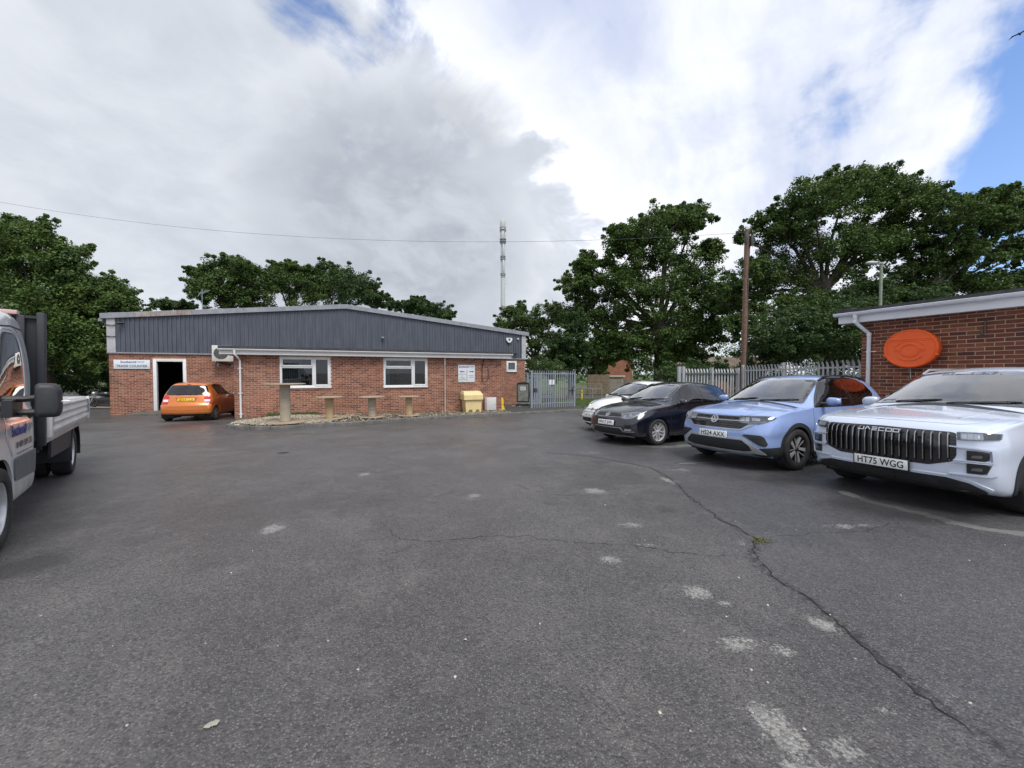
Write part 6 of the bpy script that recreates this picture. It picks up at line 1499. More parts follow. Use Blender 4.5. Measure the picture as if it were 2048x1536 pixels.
def mirrors(root, x, y, z, mat, size=(.13, .20, .13), stalk=BLACK):
	for sd in (-1, 1):
		m = sub('door_mirror', root, (x, sd * y, z)); a, b, c = size
		mb = MB(); bm = bmesh.new(); bmesh.ops.create_uvsphere(bm, u_segments=20, v_segments=12, radius=1)
		V = []
		for v in bm.verts:
			p = v.co; k = (abs(p.x) ** 3 + abs(p.y) ** 3 + abs(p.z) ** 3) ** (1 / 3); p = p / k; V.append(((p.x * a / 2 if p.x < 0 else p.x * a * .18), sd * (.06 + b / 2 + p.y * b / 2), p.z * c / 2 * (1.0 - .12 * p.y * 1)))
		mb.add(V, [[v.index for v in f.verts] for f in bm.faces]); bm.free(); mb.build('mirror_shell', mat, m, ang=60)
		mb = MB(); mb.box(a * .17, sd * .07, -c * .42, a * .19, sd * (.05 + b), c * .42); mb.build('mirror_glass', CHROME, m, ang=None)
		mb = MB(); mb.tube([(0.0, -sd * .03, -c * .35), (0, sd * .06, -c * .38), (-.01, sd * .12, -c * .40)], [.03, .028, .03], 8); mb.build('mirror_arm', stalk, m)
def gaps(S, root, paths, mat=None):
	for p in paths: S.ribbon('panel_gap', p, 'left', .007, mat or BLACK, root, off=.0008, height=.001); S.ribbon('panel_gap', p, 'left', .007, mat or BLACK, root, off=.0008, height=.001, mirror=True)
def handle(S, root, x, z, mat, ln=.20, h=.03, only=None):
	for mir in ((False, True) if only is None else (only,)):
		loc, n = S.cast('left', x, z); pts = [loc + Vector((-ln / 2, .005, 0)), loc + Vector((-ln * .4, -.028, 0)), loc + Vector((ln * .4, -.028, 0)), loc + Vector((ln / 2, .005, 0))]
		if mir: pts = [Vector((p.x, -p.y, p.z)) for p in pts]
		mb = MB(); mb.tube(pts, h * .42, 8); mb.build('door_handle', mat, root)
def doors(S, root, mat, rows, hmat=None):
	for poly, hx, hz in rows:
		for d in S.both('door', rounded(poly, .03, 3), 'side', mat, root, off=.0035, step=.07, skirt=.008):
			if hx: handle(S, d, hx, hz, hmat or mat, only=d.data.vertices[0].co.y > 0)
def wipers(S, root, y0=-.55, z=1.08, ln=.6, mode='front'):
	for yb, yt, zt in ((-.05, -.62, z + .01), (.5, .02, z + .02)):
		P = []
		for t in np.linspace(0, 1, 8): loc, n = S.cast(mode, yb + (yt - yb) * t, z - .015 + (zt - z + .02) * t); P.append(loc + n * (.02 if 0 < t < 1 else .012))
		mb = MB(); mb.tube(P, .009, 6); mb.build('wiper', BLACK, root)
def place_car(name, px_front, rz, label, cat='car', group=None):
	"""root Empty under the middle of the nose; local +x runs to the tail"""
	x, y = px_front; return empty(name, (x, y, gz(x, y)), rz, tilt=True, label=label, cat=cat, group=group)
def build_crossover():
	sp = dict(L=4.13, xc=1.15,
		zb=[(0, .25), (.3, .20), (.9, .19), (3.3, .19), (3.8, .24), (4.13, .32)],
		W=[(0, .80), (.3, .862), (.8, .88), (3.4, .88), (3.85, .85), (4.13, .76)],
		zbelt=[(0, .79), (.15, .85), (.4, .905), (.9, .955), (1.3, .985), (2, .995), (3, 1.03), (3.5, 1.06), (3.9, 1.04), (4.13, .84)],
		yb=[(0, .72), (.2, .80), (.6, .838), (1.1, .842), (2.5, .845), (3.6, .81), (4.13, .68)],
		yr=[(0, .60), (.2, .68), (.6, .735), (1.0, .75), (1.15, .735), (1.9, .61), (2.5, .60), (3.5, .58), (3.9, .60), (4.13, .54)],
		crown=[(0, .03), (1.0, .06), (1.3, .10), (1.8, .09), (2.1, .055), (3.3, .05), (3.8, .07), (4.13, .03)],
		zc=[(0, .885), (.08, .925), (.3, .965), (.7, 1.01), (1.0, 1.04), (1.10, 1.055), (1.35, 1.205), (1.7, 1.405), (1.92, 1.50), (2.3, 1.555), (2.8, 1.56), (3.3, 1.535), (3.62, 1.49), (3.82, 1.33), (3.98, 1.12), (4.07, .97), (4.13, .89)],
		side=[(0, .90), (.05, .955), (.22, .985), (.45, .985), (.62, 1.0), (.80, .985), (.9, .972), (1, .955)],
		gf=[(.18, .09), (.30, .03), (.44, .0), (.58, .005), (.70, .03), (.80, .055), (.90, .10), (1.0, .12)], bowf=.19, gr=[(.2, .1), (.45, 0), (.7, .02), (1.0, .06), (1.5, .1)], bowr=.12, rf=.13, rr=.10)
	root = place_car('crossover_car', (3.45, 6.60), R(24.5), 'light blue crossover with silver front bumper trim and roof rails, nose towards camera', group='cars parked nose out along the right side')
	S = Shell(sp); col = paint('pale_blue_paint', (.29, .40, .70), .28, .2, grime=.10, drops=.35); A = [(.845, .333, .375), (3.395, .333, .375)]
	ws = rounded([(-.715, 1.052), (-.36, 1.078), (0, 1.085), (.36, 1.078), (.715, 1.052), (.575, 1.452), (.3, 1.482), (0, 1.49), (-.3, 1.482), (-.575, 1.452)], [.04, .3, .3, .3, .04, .05, .3, .3, .3, .05], 3)
	glass_panel(S, 'windscreen', ws, 'front', CAR_GLASS, root, frit=.035)
	g1 = rounded([(1.42, 1.010), (2.50, 1.022), (2.50, 1.478), (2.12, 1.468), (1.96, 1.425)], .02, 3); g2 = rounded([(2.57, 1.024), (3.10, 1.050), (3.10, 1.452), (3.0, 1.468), (2.57, 1.480)], .02, 3); g3 = rounded([(3.135, 1.058), (3.17, 1.065), (3.34, 1.215), (3.30, 1.365), (3.135, 1.425)], .03, 3)
	for g, m in ((g1, SIDE_GLASS), (g2, PRIVACY), (g3, PRIVACY)): glass_panel(S, 'side_window', g, 'side', m, root, frit=.02, both=True)
	dlo = rounded([(1.34, .990), (2.52, .998), (3.19, 1.038), (3.385, 1.215), (3.33, 1.39), (3.16, 1.462), (2.9, 1.498), (2.12, 1.492), (1.94, 1.445)], .03, 3)
	S.both('window_surround', dlo, 'side', GLOSSB, root, off=.0045, skirt=.006, step=.035, holes=[inset(g, .006) for g in (g1, g2, g3)])
	rw = rounded([(-.60, 1.09), (.60, 1.09), (.50, 1.40), (-.50, 1.40)], .06, 4); glass_panel(S, 'rear_window', rw, 'rear', PRIVACY, root, frit=.03)
	S.finish(col, root, A, .5); wells(root, A, .45, .872)
	for xw, zw, r in A: S.both('arch_trim', arch_poly(xw, zw, r - .012, r + .052, -14, 194), 'side', TRIM, root, off=.010, step=.05, skirt=.03)
	S.both('sill_trim', rounded([(1.25, .20), (2.98, .20), (2.98, .315), (1.25, .315)], .02), 'side', TRIM, root, off=.008, skirt=.02)
	gaps(S, root, [[(1.30, .33), (1.255, .60), (1.30, .86), (1.32, .985)], [(2.535, .33), (2.545, .70), (2.535, 1.0)], [(1.30, .33), (2.9, .33)], [(3.42, 1.05), (3.40, .86), (3.30, .77)], [(2.9, .33), (2.95, .45)]])
	S.ribbon('crease_line', [(1.32, .80), (2.2, .835), (3.3, .87)], 'left', .012, col, root, off=.006, height=.004); S.ribbon('crease_line', [(1.32, .80), (2.2, .835), (3.3, .87)], 'left', .012, col, root, off=.006, height=.004, mirror=True)
	doors(S, root, col, [([(1.315, .345), (1.275, .60), (1.315, .86), (1.345, .965), (2.52, .985), (2.53, .70), (2.52, .345)], 2.33, .865), ([(2.55, .345), (2.56, .7), (2.55, .985), (3.38, 1.03), (3.385, .86), (3.29, .78), (2.93, .46), (2.885, .345)], 3.22, .905)])
	S.panel('bonnet', rounded([(.175, -.50), (.13, -.25), (.12, 0), (.13, .25), (.175, .50), (.45, .665), (1.02, .70), (1.07, .45), (1.085, 0), (1.07, -.45), (1.02, -.70), (.45, -.665)], .05, 3), 'top', col, root, off=.004, step=.05, skirt=.02)
	for sy in (-1, 1): S.ribbon('bonnet_crease', [(.28, sy * .42), (.7, sy * .48), (1.02, sy * .50)], 'top', .03, col, root, off=.007, height=.003)
	S.panel('scuttle', rounded([(1.04, -.70), (1.09, 0), (1.04, .70), (1.12, .71), (1.165, 0), (1.12, -.71)], .02), 'top', TRIM, root, off=.006, skirt=.01)
	wipers(S, root, z=1.095)
	nz = S.nz
	S.panel('grille', rounded(nz([(-.60, .735), (-.46, .655), (.46, .655), (.60, .735), (.60, .855), (-.60, .855)]), .02), 'nose', GLOSSB, root, off=.004, skirt=.01)
	for z, w_ in ((.835, .02), (.815, .006), (.740, .006), (.70, .014), (.675, .006)):
		S.ribbon('grille_bar', nz([(-.50, z), (-.2, z), (0, z), (.2, z), (.50, z)]), 'nose', w_ * .7, TRIM, root, off=.012)
	for z in (.825, .725, .69):
		pts = [(y, z + (.010 if i % 2 else -.004)) for i, y in enumerate(np.linspace(-.52, .52, 15))]; S.ribbon('grille_bar', nz(pts), 'nose', .007, ALLOYD, root, off=.011)
	S.ribbon('chrome_bar', nz([(-.62, .783), (-.3, .779), (0, .778), (.3, .779), (.62, .783)]), 'nose', .014, SATIN, root, off=.016)
	S.ribbon('chrome_bar', nz([(-.66, .735, .04), (-.48, .645), (0, .640), (.48, .645), (.66, .735, .04)]), 'nose', .020, SATIN, root, off=.012)
	loc, rz, tl = mount(S, 'nose', 0, .785, .014); vw_badge(root, loc, rz, .068, tl)
	hl = rounded(nz([(-.44, .758), (-.60, .742, .02), (-.74, .752, .10), (-.80, .790, .22), (-.845, .845, .36), (-.80, .868, .22), (-.62, .862, .03), (-.44, .858)]), .012)
	for mir in (False, True):
		h = S.panel('headlight', hl, 'nose', LAMPB, root, off=.006, step=.04, skirt=.012, mirror=mir)
		for c, ww, hh, mt in ((-.50, .07, .05, REFL), (-.585, .07, .05, REFL), (-.67, .06, .045, SATIN), (-.74, .05, .04, REFL)):
			y = c; q = rounded(nz([(y - ww / 2, .79), (y + ww / 2, .79), (y + ww / 2, .79 + hh), (y - ww / 2, .79 + hh)]) if y > -.62 else nz([(y - ww / 2, .79, .08), (y + ww / 2, .79, .04), (y + ww / 2, .79 + hh, .04), (y - ww / 2, .79 + hh, .08)]), .008); S.panel('reflector', q, 'nose', mt, h, off=.009, step=.03, skirt=.002, mirror=mir)
		S.ribbon('daylight_strip', nz([(-.46, .768), (-.60, .756, .02), (-.73, .766, .10), (-.78, .79, .2)]), 'nose', .012, WHITE, h, off=.012, mirror=mir)
		S.panel('lens', hl, 'nose', LAMPC, h, off=.016, step=.05, skirt=.008, mirror=mir)
		S.panel('fog_recess', rounded(nz([(-.50, .560), (-.56, .535), (-.74, .42, .07), (-.79, .40, .16), (-.80, .44, .2), (-.775, .555, .14), (-.74, .578, .09), (-.54, .578)]), .02), 'nose', TRIM, root, off=.008, skirt=.015, mirror=mir)
		S.panel('fog_insert', rounded(nz([(-.60, .535), (-.74, .43, .07), (-.775, .43, .14), (-.755, .545, .10)]), .015), 'nose', BLACK, root, off=.012, skirt=.004, mirror=mir)
		S.panel('corner_cladding', rounded(nz([(-.62, .30, .02), (-.66, .26, .03), (-.84, .20, .30), (-.875, .20, .46), (-.875, .40, .46), (-.80, .385, .2), (-.74, .37, .10)]), .015), 'nose', TRIM, root, off=.007, skirt=.015, mirror=mir)
		for k in range(3): S.ribbon('fog_bar', nz([(-.62 - .03 * k, .525 - .03 * k), (-.755, .525 - .03 * k, .1)]), 'nose', .007, TRIM, root, off=.016, mirror=mir)
	S.panel('lower_grille', rounded(nz([(-.50, .475), (-.60, .40, .02), (-.66, .325, .04), (-.52, .30), (.52, .30), (.66, .325, .04), (.60, .40, .02), (.50, .475)]), .02), 'nose', BLACK, root, off=.004, skirt=.01)
	for z in (.45, .415, .375, .34): wv = .49 + (.475 - z) * .85; S.ribbon('grille_bar', nz([(-wv, z), (-wv / 2, z), (0, z), (wv / 2, z), (wv, z)]), 'nose', .012, TRIM, root, off=.012)
	fr = rounded(nz([(-.52, .515), (-.66, .425, .03), (-.80, .275, .19), (-.66, .285, .04), (-.50, .262), (-.30, .255), (-.27, .268), (-.10, .265), (-.08, .255), (.08, .255), (.10, .265), (.27, .268), (.30, .255), (.50, .262), (.66, .285, .04), (.80, .275, .19), (.66, .425, .03), (.52, .515)]), .012)
	inn = nz([(-.49, .485), (-.61, .40, .02), (-.655, .318, .04), (-.50, .296), (.50, .296), (.655, .318, .04), (.61, .40, .02), (.49, .485)])
	S.panel('bumper_frame', fr, 'nose', M('silver_trim', (.46, .47, .48), .4, .5, var=.06), root, off=.014, step=.035, skirt=.02, holes=[rounded(inn, .015)])
	loc, rz, tl = mount(S, 'nose', 0, .545, .018); plate(root, S, loc, rz, 'HS24 AXX', tiltx=tl)
	mirrors(root, 1.60, .835, 1.095, col)
	for sy in (-1, 1):
		pts = []
		for x in (1.98, 2.1, 2.4, 2.8, 3.2, 3.42, 3.52): loc, n = S.cast('top', x, sy * .575); pts.append(loc + Vector((0, 0, .004 if x in (1.98, 3.52) else .04)))
		mb = MB(); mb.tube(pts, .015, 8); rr = mb.build('roof_rail', BLACK, root)
		for x in (2.16, 2.75, 3.36): loc, n = S.cast('top', x, sy * .575); mb = MB(); mb.box(loc.x - .04, loc.y - .012, loc.z - .005, loc.x + .04, loc.y + .012, loc.z + .04); mb.build('rail_foot', BLACK, rr)
	loc, n = S.cast('top', 3.35, 0); mb = MB(); mb.tube([loc, loc + Vector((.16, 0, .14))], [.008, .003], 6); mb.build('aerial', BLACK, root)
	loc, n = S.cast('front', 0, 1.43); mb = MB(); mb.box(loc.x + .03, -.10, 1.33, loc.x + .14, .10, 1.46, ch=.02); mb.build('sensor_housing', BLACK, root)
	interior(root, S, 1.45, (2.35, 3.15), .99, .70, .36, tall=1.28)
	mb = MB(); mb.box(1.55 + .25, .16, 1.36, 1.62 + .4, .50, 1.40, ch=.01); mb.build('sun_visor', LINER, root)
	for xw in (.845, 3.395):
		for sd in (-1, 1): wheel(root, xw, sd * .775, .333, .215, 'twotone', sd)
	for mir in (False, True): S.panel('tail_light', rounded(nz([(-.84, .85, .40), (-.80, .84, .16), (-.55, .86), (-.55, .95), (-.80, .97, .16), (-.84, .97, .40)]), .02), 'tail', REDL, root, off=.005, skirt=.01, mirror=mir)
	return root
build_crossover()
def build_suv():
	sp = dict(L=4.50, xc=1.3,
		zb=[(0, .27), (.3, .22), (.9, .20), (3.6, .20), (4.1, .26), (4.5, .34)],
		W=[(0, .86), (.25, .91), (.7, .932), (3.8, .932), (4.2, .90), (4.5, .82)],
		zbelt=[(0, .85), (.12, .905), (.35, .955), (.9, 1.01), (1.4, 1.045), (2, 1.06), (3, 1.09), (3.9, 1.12), (4.3, 1.06), (4.5, .9)],
		yb=[(0, .80), (.2, .865), (.6, .895), (1.1, .895), (2.5, .89), (3.8, .86), (4.5, .74)],
		yr=[(0, .72), (.2, .79), (.6, .825), (1.05, .825), (1.2, .80), (1.98, .655), (2.6, .64), (3.8, .62), (4.2, .64), (4.5, .60)],
		crown=[(0, .025), (1.0, .045), (1.3, .10), (1.9, .09), (2.2, .055), (3.6, .05), (4.1, .07), (4.5, .03)],
		zc=[(0, .905), (.05, .945), (.2, .985), (.6, 1.035), (1.05, 1.085), (1.16, 1.105), (1.4, 1.245), (1.75, 1.44), (2.0, 1.555), (2.4, 1.615), (3.0, 1.62), (3.6, 1.59), (4.0, 1.53), (4.2, 1.36), (4.36, 1.13), (4.44, 1.0), (4.5, .92)],
		side=[(0, .92), (.05, .965), (.22, .985), (.5, .99), (.68, 1.0), (.85, .99), (1, .965)],
		gf=[(.2, .10), (.32, .035), (.46, .0), (.62, .0), (.80, .008), (.88, .03), (.95, .07), (1.02, .10)], bowf=.20, bowe=3.0, gr=[(.2, .1), (.5, 0), (1.0, .04), (1.6, .1)], bowr=.10, rf=.085, rr=.10, rc=.10)
	root = place_car('suv_car', (4.40, 4.60), R(18), 'pale silver SUV with wide black upright barred grille, nearest car at the right edge', group='cars parked nose out along the right side')
	S = Shell(sp); col = paint('silver_white_paint', (.60, .66, .78), .24, .12, grime=.06, drops=.5); A = [(.885, .358, .405), (3.557, .358, .405)]
	ws = rounded([(-.79, 1.10), (-.40, 1.128), (0, 1.135), (.40, 1.128), (.79, 1.10), (.625, 1.508), (.32, 1.542), (0, 1.55), (-.32, 1.542), (-.625, 1.508)], [.04, .3, .3, .3, .04, .06, .3, .3, .3, .06], 3)
	glass_panel(S, 'windscreen', ws, 'front', CAR_GLASS, root, frit=.045)
	g1 = rounded([(1.62, 1.075), (2.64, 1.09), (2.64, 1.535), (2.2, 1.52), (2.05, 1.48)], .02, 3); g2 = rounded([(2.72, 1.092), (3.55, 1.12), (3.62, 1.48), (3.2, 1.525), (2.72, 1.535)], .02, 3); g3 = rounded([(3.63, 1.125), (3.95, 1.15), (4.02, 1.36), (3.70, 1.465)], .03, 3)
	for g, m in ((g1, SIDE_GLASS), (g2, PRIVACY), (g3, PRIVACY)): glass_panel(S, 'side_window', g, 'side', m, root, frit=.02, both=True)
	dlo = rounded([(1.38, 1.045), (2.68, 1.065), (4.0, 1.12), (4.08, 1.37), (3.7, 1.50), (3.0, 1.556), (2.2, 1.545), (2.0, 1.495)], .03, 3)
	S.both('window_surround', dlo, 'side', GLOSSB, root, off=.0045, skirt=.006, step=.035, holes=[inset(g, .006) for g in (g1, g2, g3)])
	glass_panel(S, 'rear_window', rounded([(-.62, 1.16), (.62, 1.16), (.54, 1.46), (-.54, 1.46)], .06, 4), 'rear', PRIVACY, root, frit=.03)
	S.finish(col, root, A, .5); wells(root, A, .48, .92)
	for xw, zw, r in A: S.both('arch_trim', arch_poly(xw, zw, r - .014, r + .06, -14, 194), 'side', TRIM, root, off=.012, step=.05, skirt=.03)
	S.both('sill_trim', rounded([(1.33, .21), (3.1, .21), (3.1, .34), (1.33, .34)], .02), 'side', TRIM, root, off=.008, skirt=.02)
	gaps(S, root, [[(1.36, .36), (1.33, .65), (1.36, .9), (1.40, 1.045)], [(2.68, .36), (2.70, .7), (2.69, 1.06)], [(1.36, .36), (3.06, .36)], [(3.62, 1.1), (3.58, .92), (3.5, .84)]])
	doors(S, root, col, [([(1.375, .375), (1.345, .65), (1.375, .9), (1.41, 1.03), (2.67, 1.045), (2.685, .7), (2.665, .375)], 2.48, .93), ([(2.695, .375), (2.715, .7), (2.70, 1.045), (3.60, 1.08), (3.565, .93), (3.47, .855), (3.10, .5), (3.04, .375)], 3.42, .955)])
	S.panel('bonnet', rounded([(.20, -.60), (.155, -.3), (.145, 0), (.155, .3), (.20, .60), (.36, .735), (.8, .775), (1.07, .77), (1.12, .5), (1.135, 0), (1.12, -.5), (1.07, -.77), (.8, -.775), (.36, -.735)], .06, 3), 'top', col, root, off=.005, step=.05, skirt=.02)
	for sy in (-1, 1): S.ribbon('bonnet_crease', [(.42, sy * .50), (.7, sy * .53), (1.07, sy * .50)], 'top', .045, col, root, off=.008, height=.004)
	S.panel('scuttle', rounded([(1.085, -.78), (1.14, 0), (1.085, .78), (1.18, .79), (1.235, 0), (1.18, -.79)], .02), 'top', TRIM, root, off=.007, skirt=.01)
	wipers(S, root, z=1.145)
	nz = S.nz
	gp_ = rounded(nz([(-.44, .505), (.44, .505), (.63, .565), (.665, .63), (.665, .862), (.62, .872), (0, .885), (-.62, .872), (-.665, .862), (-.665, .63), (-.63, .565)]), .02)
	g = S.panel('grille', gp_, 'nose', GLOSSB, root, off=.004, skirt=.012)
	for k in range(19):
		y = -.60 + 1.20 * k / 18; zl = .528 if abs(y) < .44 else .528 + (abs(y) - .44) * .28
		loc, n = S.cast('nose', S.th(y), .74)
		P = [S.cast('nose', S.th(y), z)[0] + S.cast('nose', S.th(y), z)[1] * o for z, o in ((zl, .006), (zl + .03, .026), (.72, .034), (.82, .032), (.852, .022), (.866, .006))]
		sd = Vector((n.y, -n.x, 0)).normalized(); mb = MB(); V = []
		for i, p in enumerate(P): q = S.cast('nose', S.th(y), p.z)[0]; wv = .010; V += [q - sd * wv * 1.3, p - sd * wv * .45, p + sd * wv * .45, q + sd * wv * 1.3]
		mb.add(V, [(i * 4 + j, i * 4 + j + 1, (i + 1) * 4 + j + 1, (i + 1) * 4 + j) for i in range(len(P) - 1) for j in range(3)]); mb.build('grille_blade', GLOSSB, g, ang=None)
		mb = MB(); V = []
		for i, p in enumerate(P[1:-1]): dd = n * .0015; V += [p - sd * .0042 + dd, p + sd * .0042 + dd]
		mb.add(V, [(i * 2, i * 2 + 1, i * 2 + 3, i * 2 + 2) for i in range(len(P) - 3)]); mb.build('blade_edge', M('smoked_chrome', (.40, .40, .41), .16, .95, var=.1), g, ang=60)
	for sy in (-1, 1):
		for k in range(7): S.ribbon('grille_mesh', nz([(sy * .615, .62 + k * .034), (sy * .655, .62 + k * .034)]), 'nose', .010, TRIM, g, off=.009)
	loc, rz, tl = mount(S, 'nose', 0, .832, .038); w_, h_ = .052, .036
	Lt = {'J': [[(-w_ / 2, -h_ * .2), (-w_ / 2, -h_ / 2), (w_ / 2, -h_ / 2), (w_ / 2, h_ / 2)]], 'A': [[(-w_ / 2, -h_ / 2), (0, h_ / 2), (w_ / 2, -h_ / 2)]], 'E': [[(-w_ / 2, h_ / 2), (w_ / 2, h_ / 2)], [(-w_ / 2, 0), (w_ / 2, 0)], [(-w_ / 2, -h_ / 2), (w_ / 2, -h_ / 2)]], 'C': [[(w_ / 2, h_ / 2), (-w_ / 2, h_ / 2), (-w_ / 2, -h_ / 2), (w_ / 2, -h_ / 2)]], 'O': [[(-w_ / 2, -h_ / 2), (w_ / 2, -h_ / 2), (w_ / 2, h_ / 2), (-w_ / 2, h_ / 2)]]}
	for i, ch in enumerate('JAECOO'):
		m = strokes(Lt[ch], .0095, .006, close=(0,) if ch == 'O' else ()); q = Vector((math.cos(rz), math.sin(rz), 0)) * (i - 2.5) * .069; m.build('letter', CHROME, g, loc=loc + q, rot=(tl, 0, rz), ang=None)
	for mir in (False, True):
		hl = rounded(nz([(-.672, .872), (-.672, .795), (-.80, .800, .06), (-.895, .815, .22), (-.905, .872, .24), (-.80, .876, .06)]), .006)
		h = S.panel('headlight', hl, 'nose', LAMPB, root, off=.006, step=.04, skirt=.012, mirror=mir)
		for k in range(3): y = -.70 - .045 * k; S.panel('reflector', rounded(nz([(y, .812, .02 + .01 * k), (y - .036, .812, .03 + .012 * k), (y - .036, .856, .03 + .012 * k), (y, .856, .02 + .01 * k)]), .006), 'nose', REFL, h, off=.009, step=.03, skirt=.003, mirror=mir)
		S.panel('reflector', rounded(nz([(-.690, .803, .02), (-.84, .808, .08), (-.84, .868, .08), (-.690, .866, .02)]), .006), 'nose', M('lamp_silver', (.38, .40, .42), .25, .8), h, off=.008, step=.04, skirt=.002, mirror=mir)
		S.panel('lens', hl, 'nose', LAMPC, h, off=.014, step=.05, skirt=.006, mirror=mir)
		fr = rounded(nz([(-.60, .735), (-.82, .725, .06), (-.895, .715, .16), (-.905, .60, .18), (-.90, .47, .18), (-.86, .44, .12), (-.60, .435), (-.60, .447), (-.84, .458, .10), (-.865, .58, .14), (-.86, .70, .13), (-.80, .712, .06), (-.60, .722)]), .004, 2)
		S.panel('corner_frame', fr, 'nose', col, root, off=.022, step=.04, skirt=.03, mirror=mir)
		for z0, z1 in ((.590, .695), (.462, .565)):
			q = rounded(nz([(-.735, z0, .02), (-.83, z0, .075), (-.855, z0 + .02, .12), (-.855, z1 - .01, .12), (-.83, z1, .075), (-.735, z1, .02)]), .008)
			f = S.panel('fog_lamp', q, 'nose', GLOSSB, root, off=.012, step=.04, skirt=.012, mirror=mir); zc_ = (z0 + z1) / 2
			S.panel('fog_lens', rounded(nz([(-.76, zc_ - .022, .03), (-.825, zc_ - .02, .075), (-.825, zc_ + .012, .075), (-.775, zc_ + .006, .03)]), .01), 'nose', M('lamp_silver_dark', (.14, .15, .155), .2, .5), f, off=.016, step=.03, skirt=.002, mirror=mir)
		for z in (.588, .572): S.ribbon('corner_blade', nz([(-.64, z - .002, .0), (-.74, z, .02), (-.88, z, .15)]), 'nose', .014, col, root, off=.024, mirror=mir, height=.02)
	S.panel('lower_valance', rounded(nz([(-.58, .392), (.58, .392), (.74, .35, .06), (.84, .27, .17), (.82, .235, .17), (0, .225), (-.82, .235, .17), (-.84, .27, .17), (-.74, .35, .06)]), .02), 'nose', TRIM, root, off=.010, skirt=.02)
	for z in (.365, .335, .305): S.ribbon('valance_slot', nz([(-.42, z), (0, z), (.42, z)]), 'nose', .018, BLACK, root, off=.014)
	S.panel('radar_cover', rounded(nz([(-.14, .29), (.10, .29), (.10, .385), (-.14, .385)]), .01), 'nose', BLACK, root, off=.020, skirt=.01)
	for sy in (-1, 1): S.panel('tow_cover', rounded(nz([(sy * .52, .33), (sy * .66, .325, .03), (sy * .66, .35, .03), (sy * .52, .36)]), .005), 'nose', BLACK, root, off=.014, skirt=.004)
	S.ribbon('bumper_edge', nz([(-.86, .30, .17), (-.74, .378, .06), (-.58, .412), (0, .412), (.58, .412), (.74, .378, .06), (.86, .30, .17)]), 'nose', .036, col, root, off=.018, height=.012)
	loc, rz, tl = mount(S, 'nose', S.th(-.02), .462, .030); pl = plate(root, S, loc, rz, 'HT75 WGG', tiltx=tl); mb = MB(); mb.box(-.275, -.004, -.066, .275, .012, .064, ch=.006); mb.build('plate_holder', TRIM, pl)
	mirrors(root, 1.72, .88, 1.11, col, (.14, .21, .15))
	for sy in (-1, 1):
		pts = []
		for x in (2.1, 2.25, 2.8, 3.4, 3.75, 3.9): loc, n = S.cast('top', x, sy * .60); pts.append(loc + Vector((0, 0, .005 if x in (2.1, 3.9) else .045)))
		mb = MB(); mb.tube(pts, .016, 8); mb.build('roof_rail', SATIN, root)
	mb = MB(); loc, n = S.cast('front', 0, 1.49); mb.box(loc.x + .03, -.17, 1.40, loc.x + .2, .17, 1.52, ch=.02); mb.build('sensor_housing', BLACK, root)
	interior(root, S, 1.55, (2.5, 3.35), 1.05, .76, .40, tall=1.36)
	for y in (-.42, .42): mb = MB(); mb.box(1.99, y - .2, 1.445, 2.16, y + .2, 1.475, ch=.01); mb.build('sun_visor', LINER, root)
	for xw in (.885, 3.557):
		for sd in (-1, 1): wheel(root, xw, sd * .805, .358, .235, 'multi', sd, rimr=.245)
	for mir in (False, True): S.panel('tail_light', rounded(nz([(-.88, .95, .30), (-.80, .95, .08), (-.50, .97), (-.50, 1.02), (-.80, 1.04, .10), (-.88, 1.04, .30)]), .01), 'tail', REDL, root, off=.005, skirt=.01, mirror=mir)
	return root
build_suv()
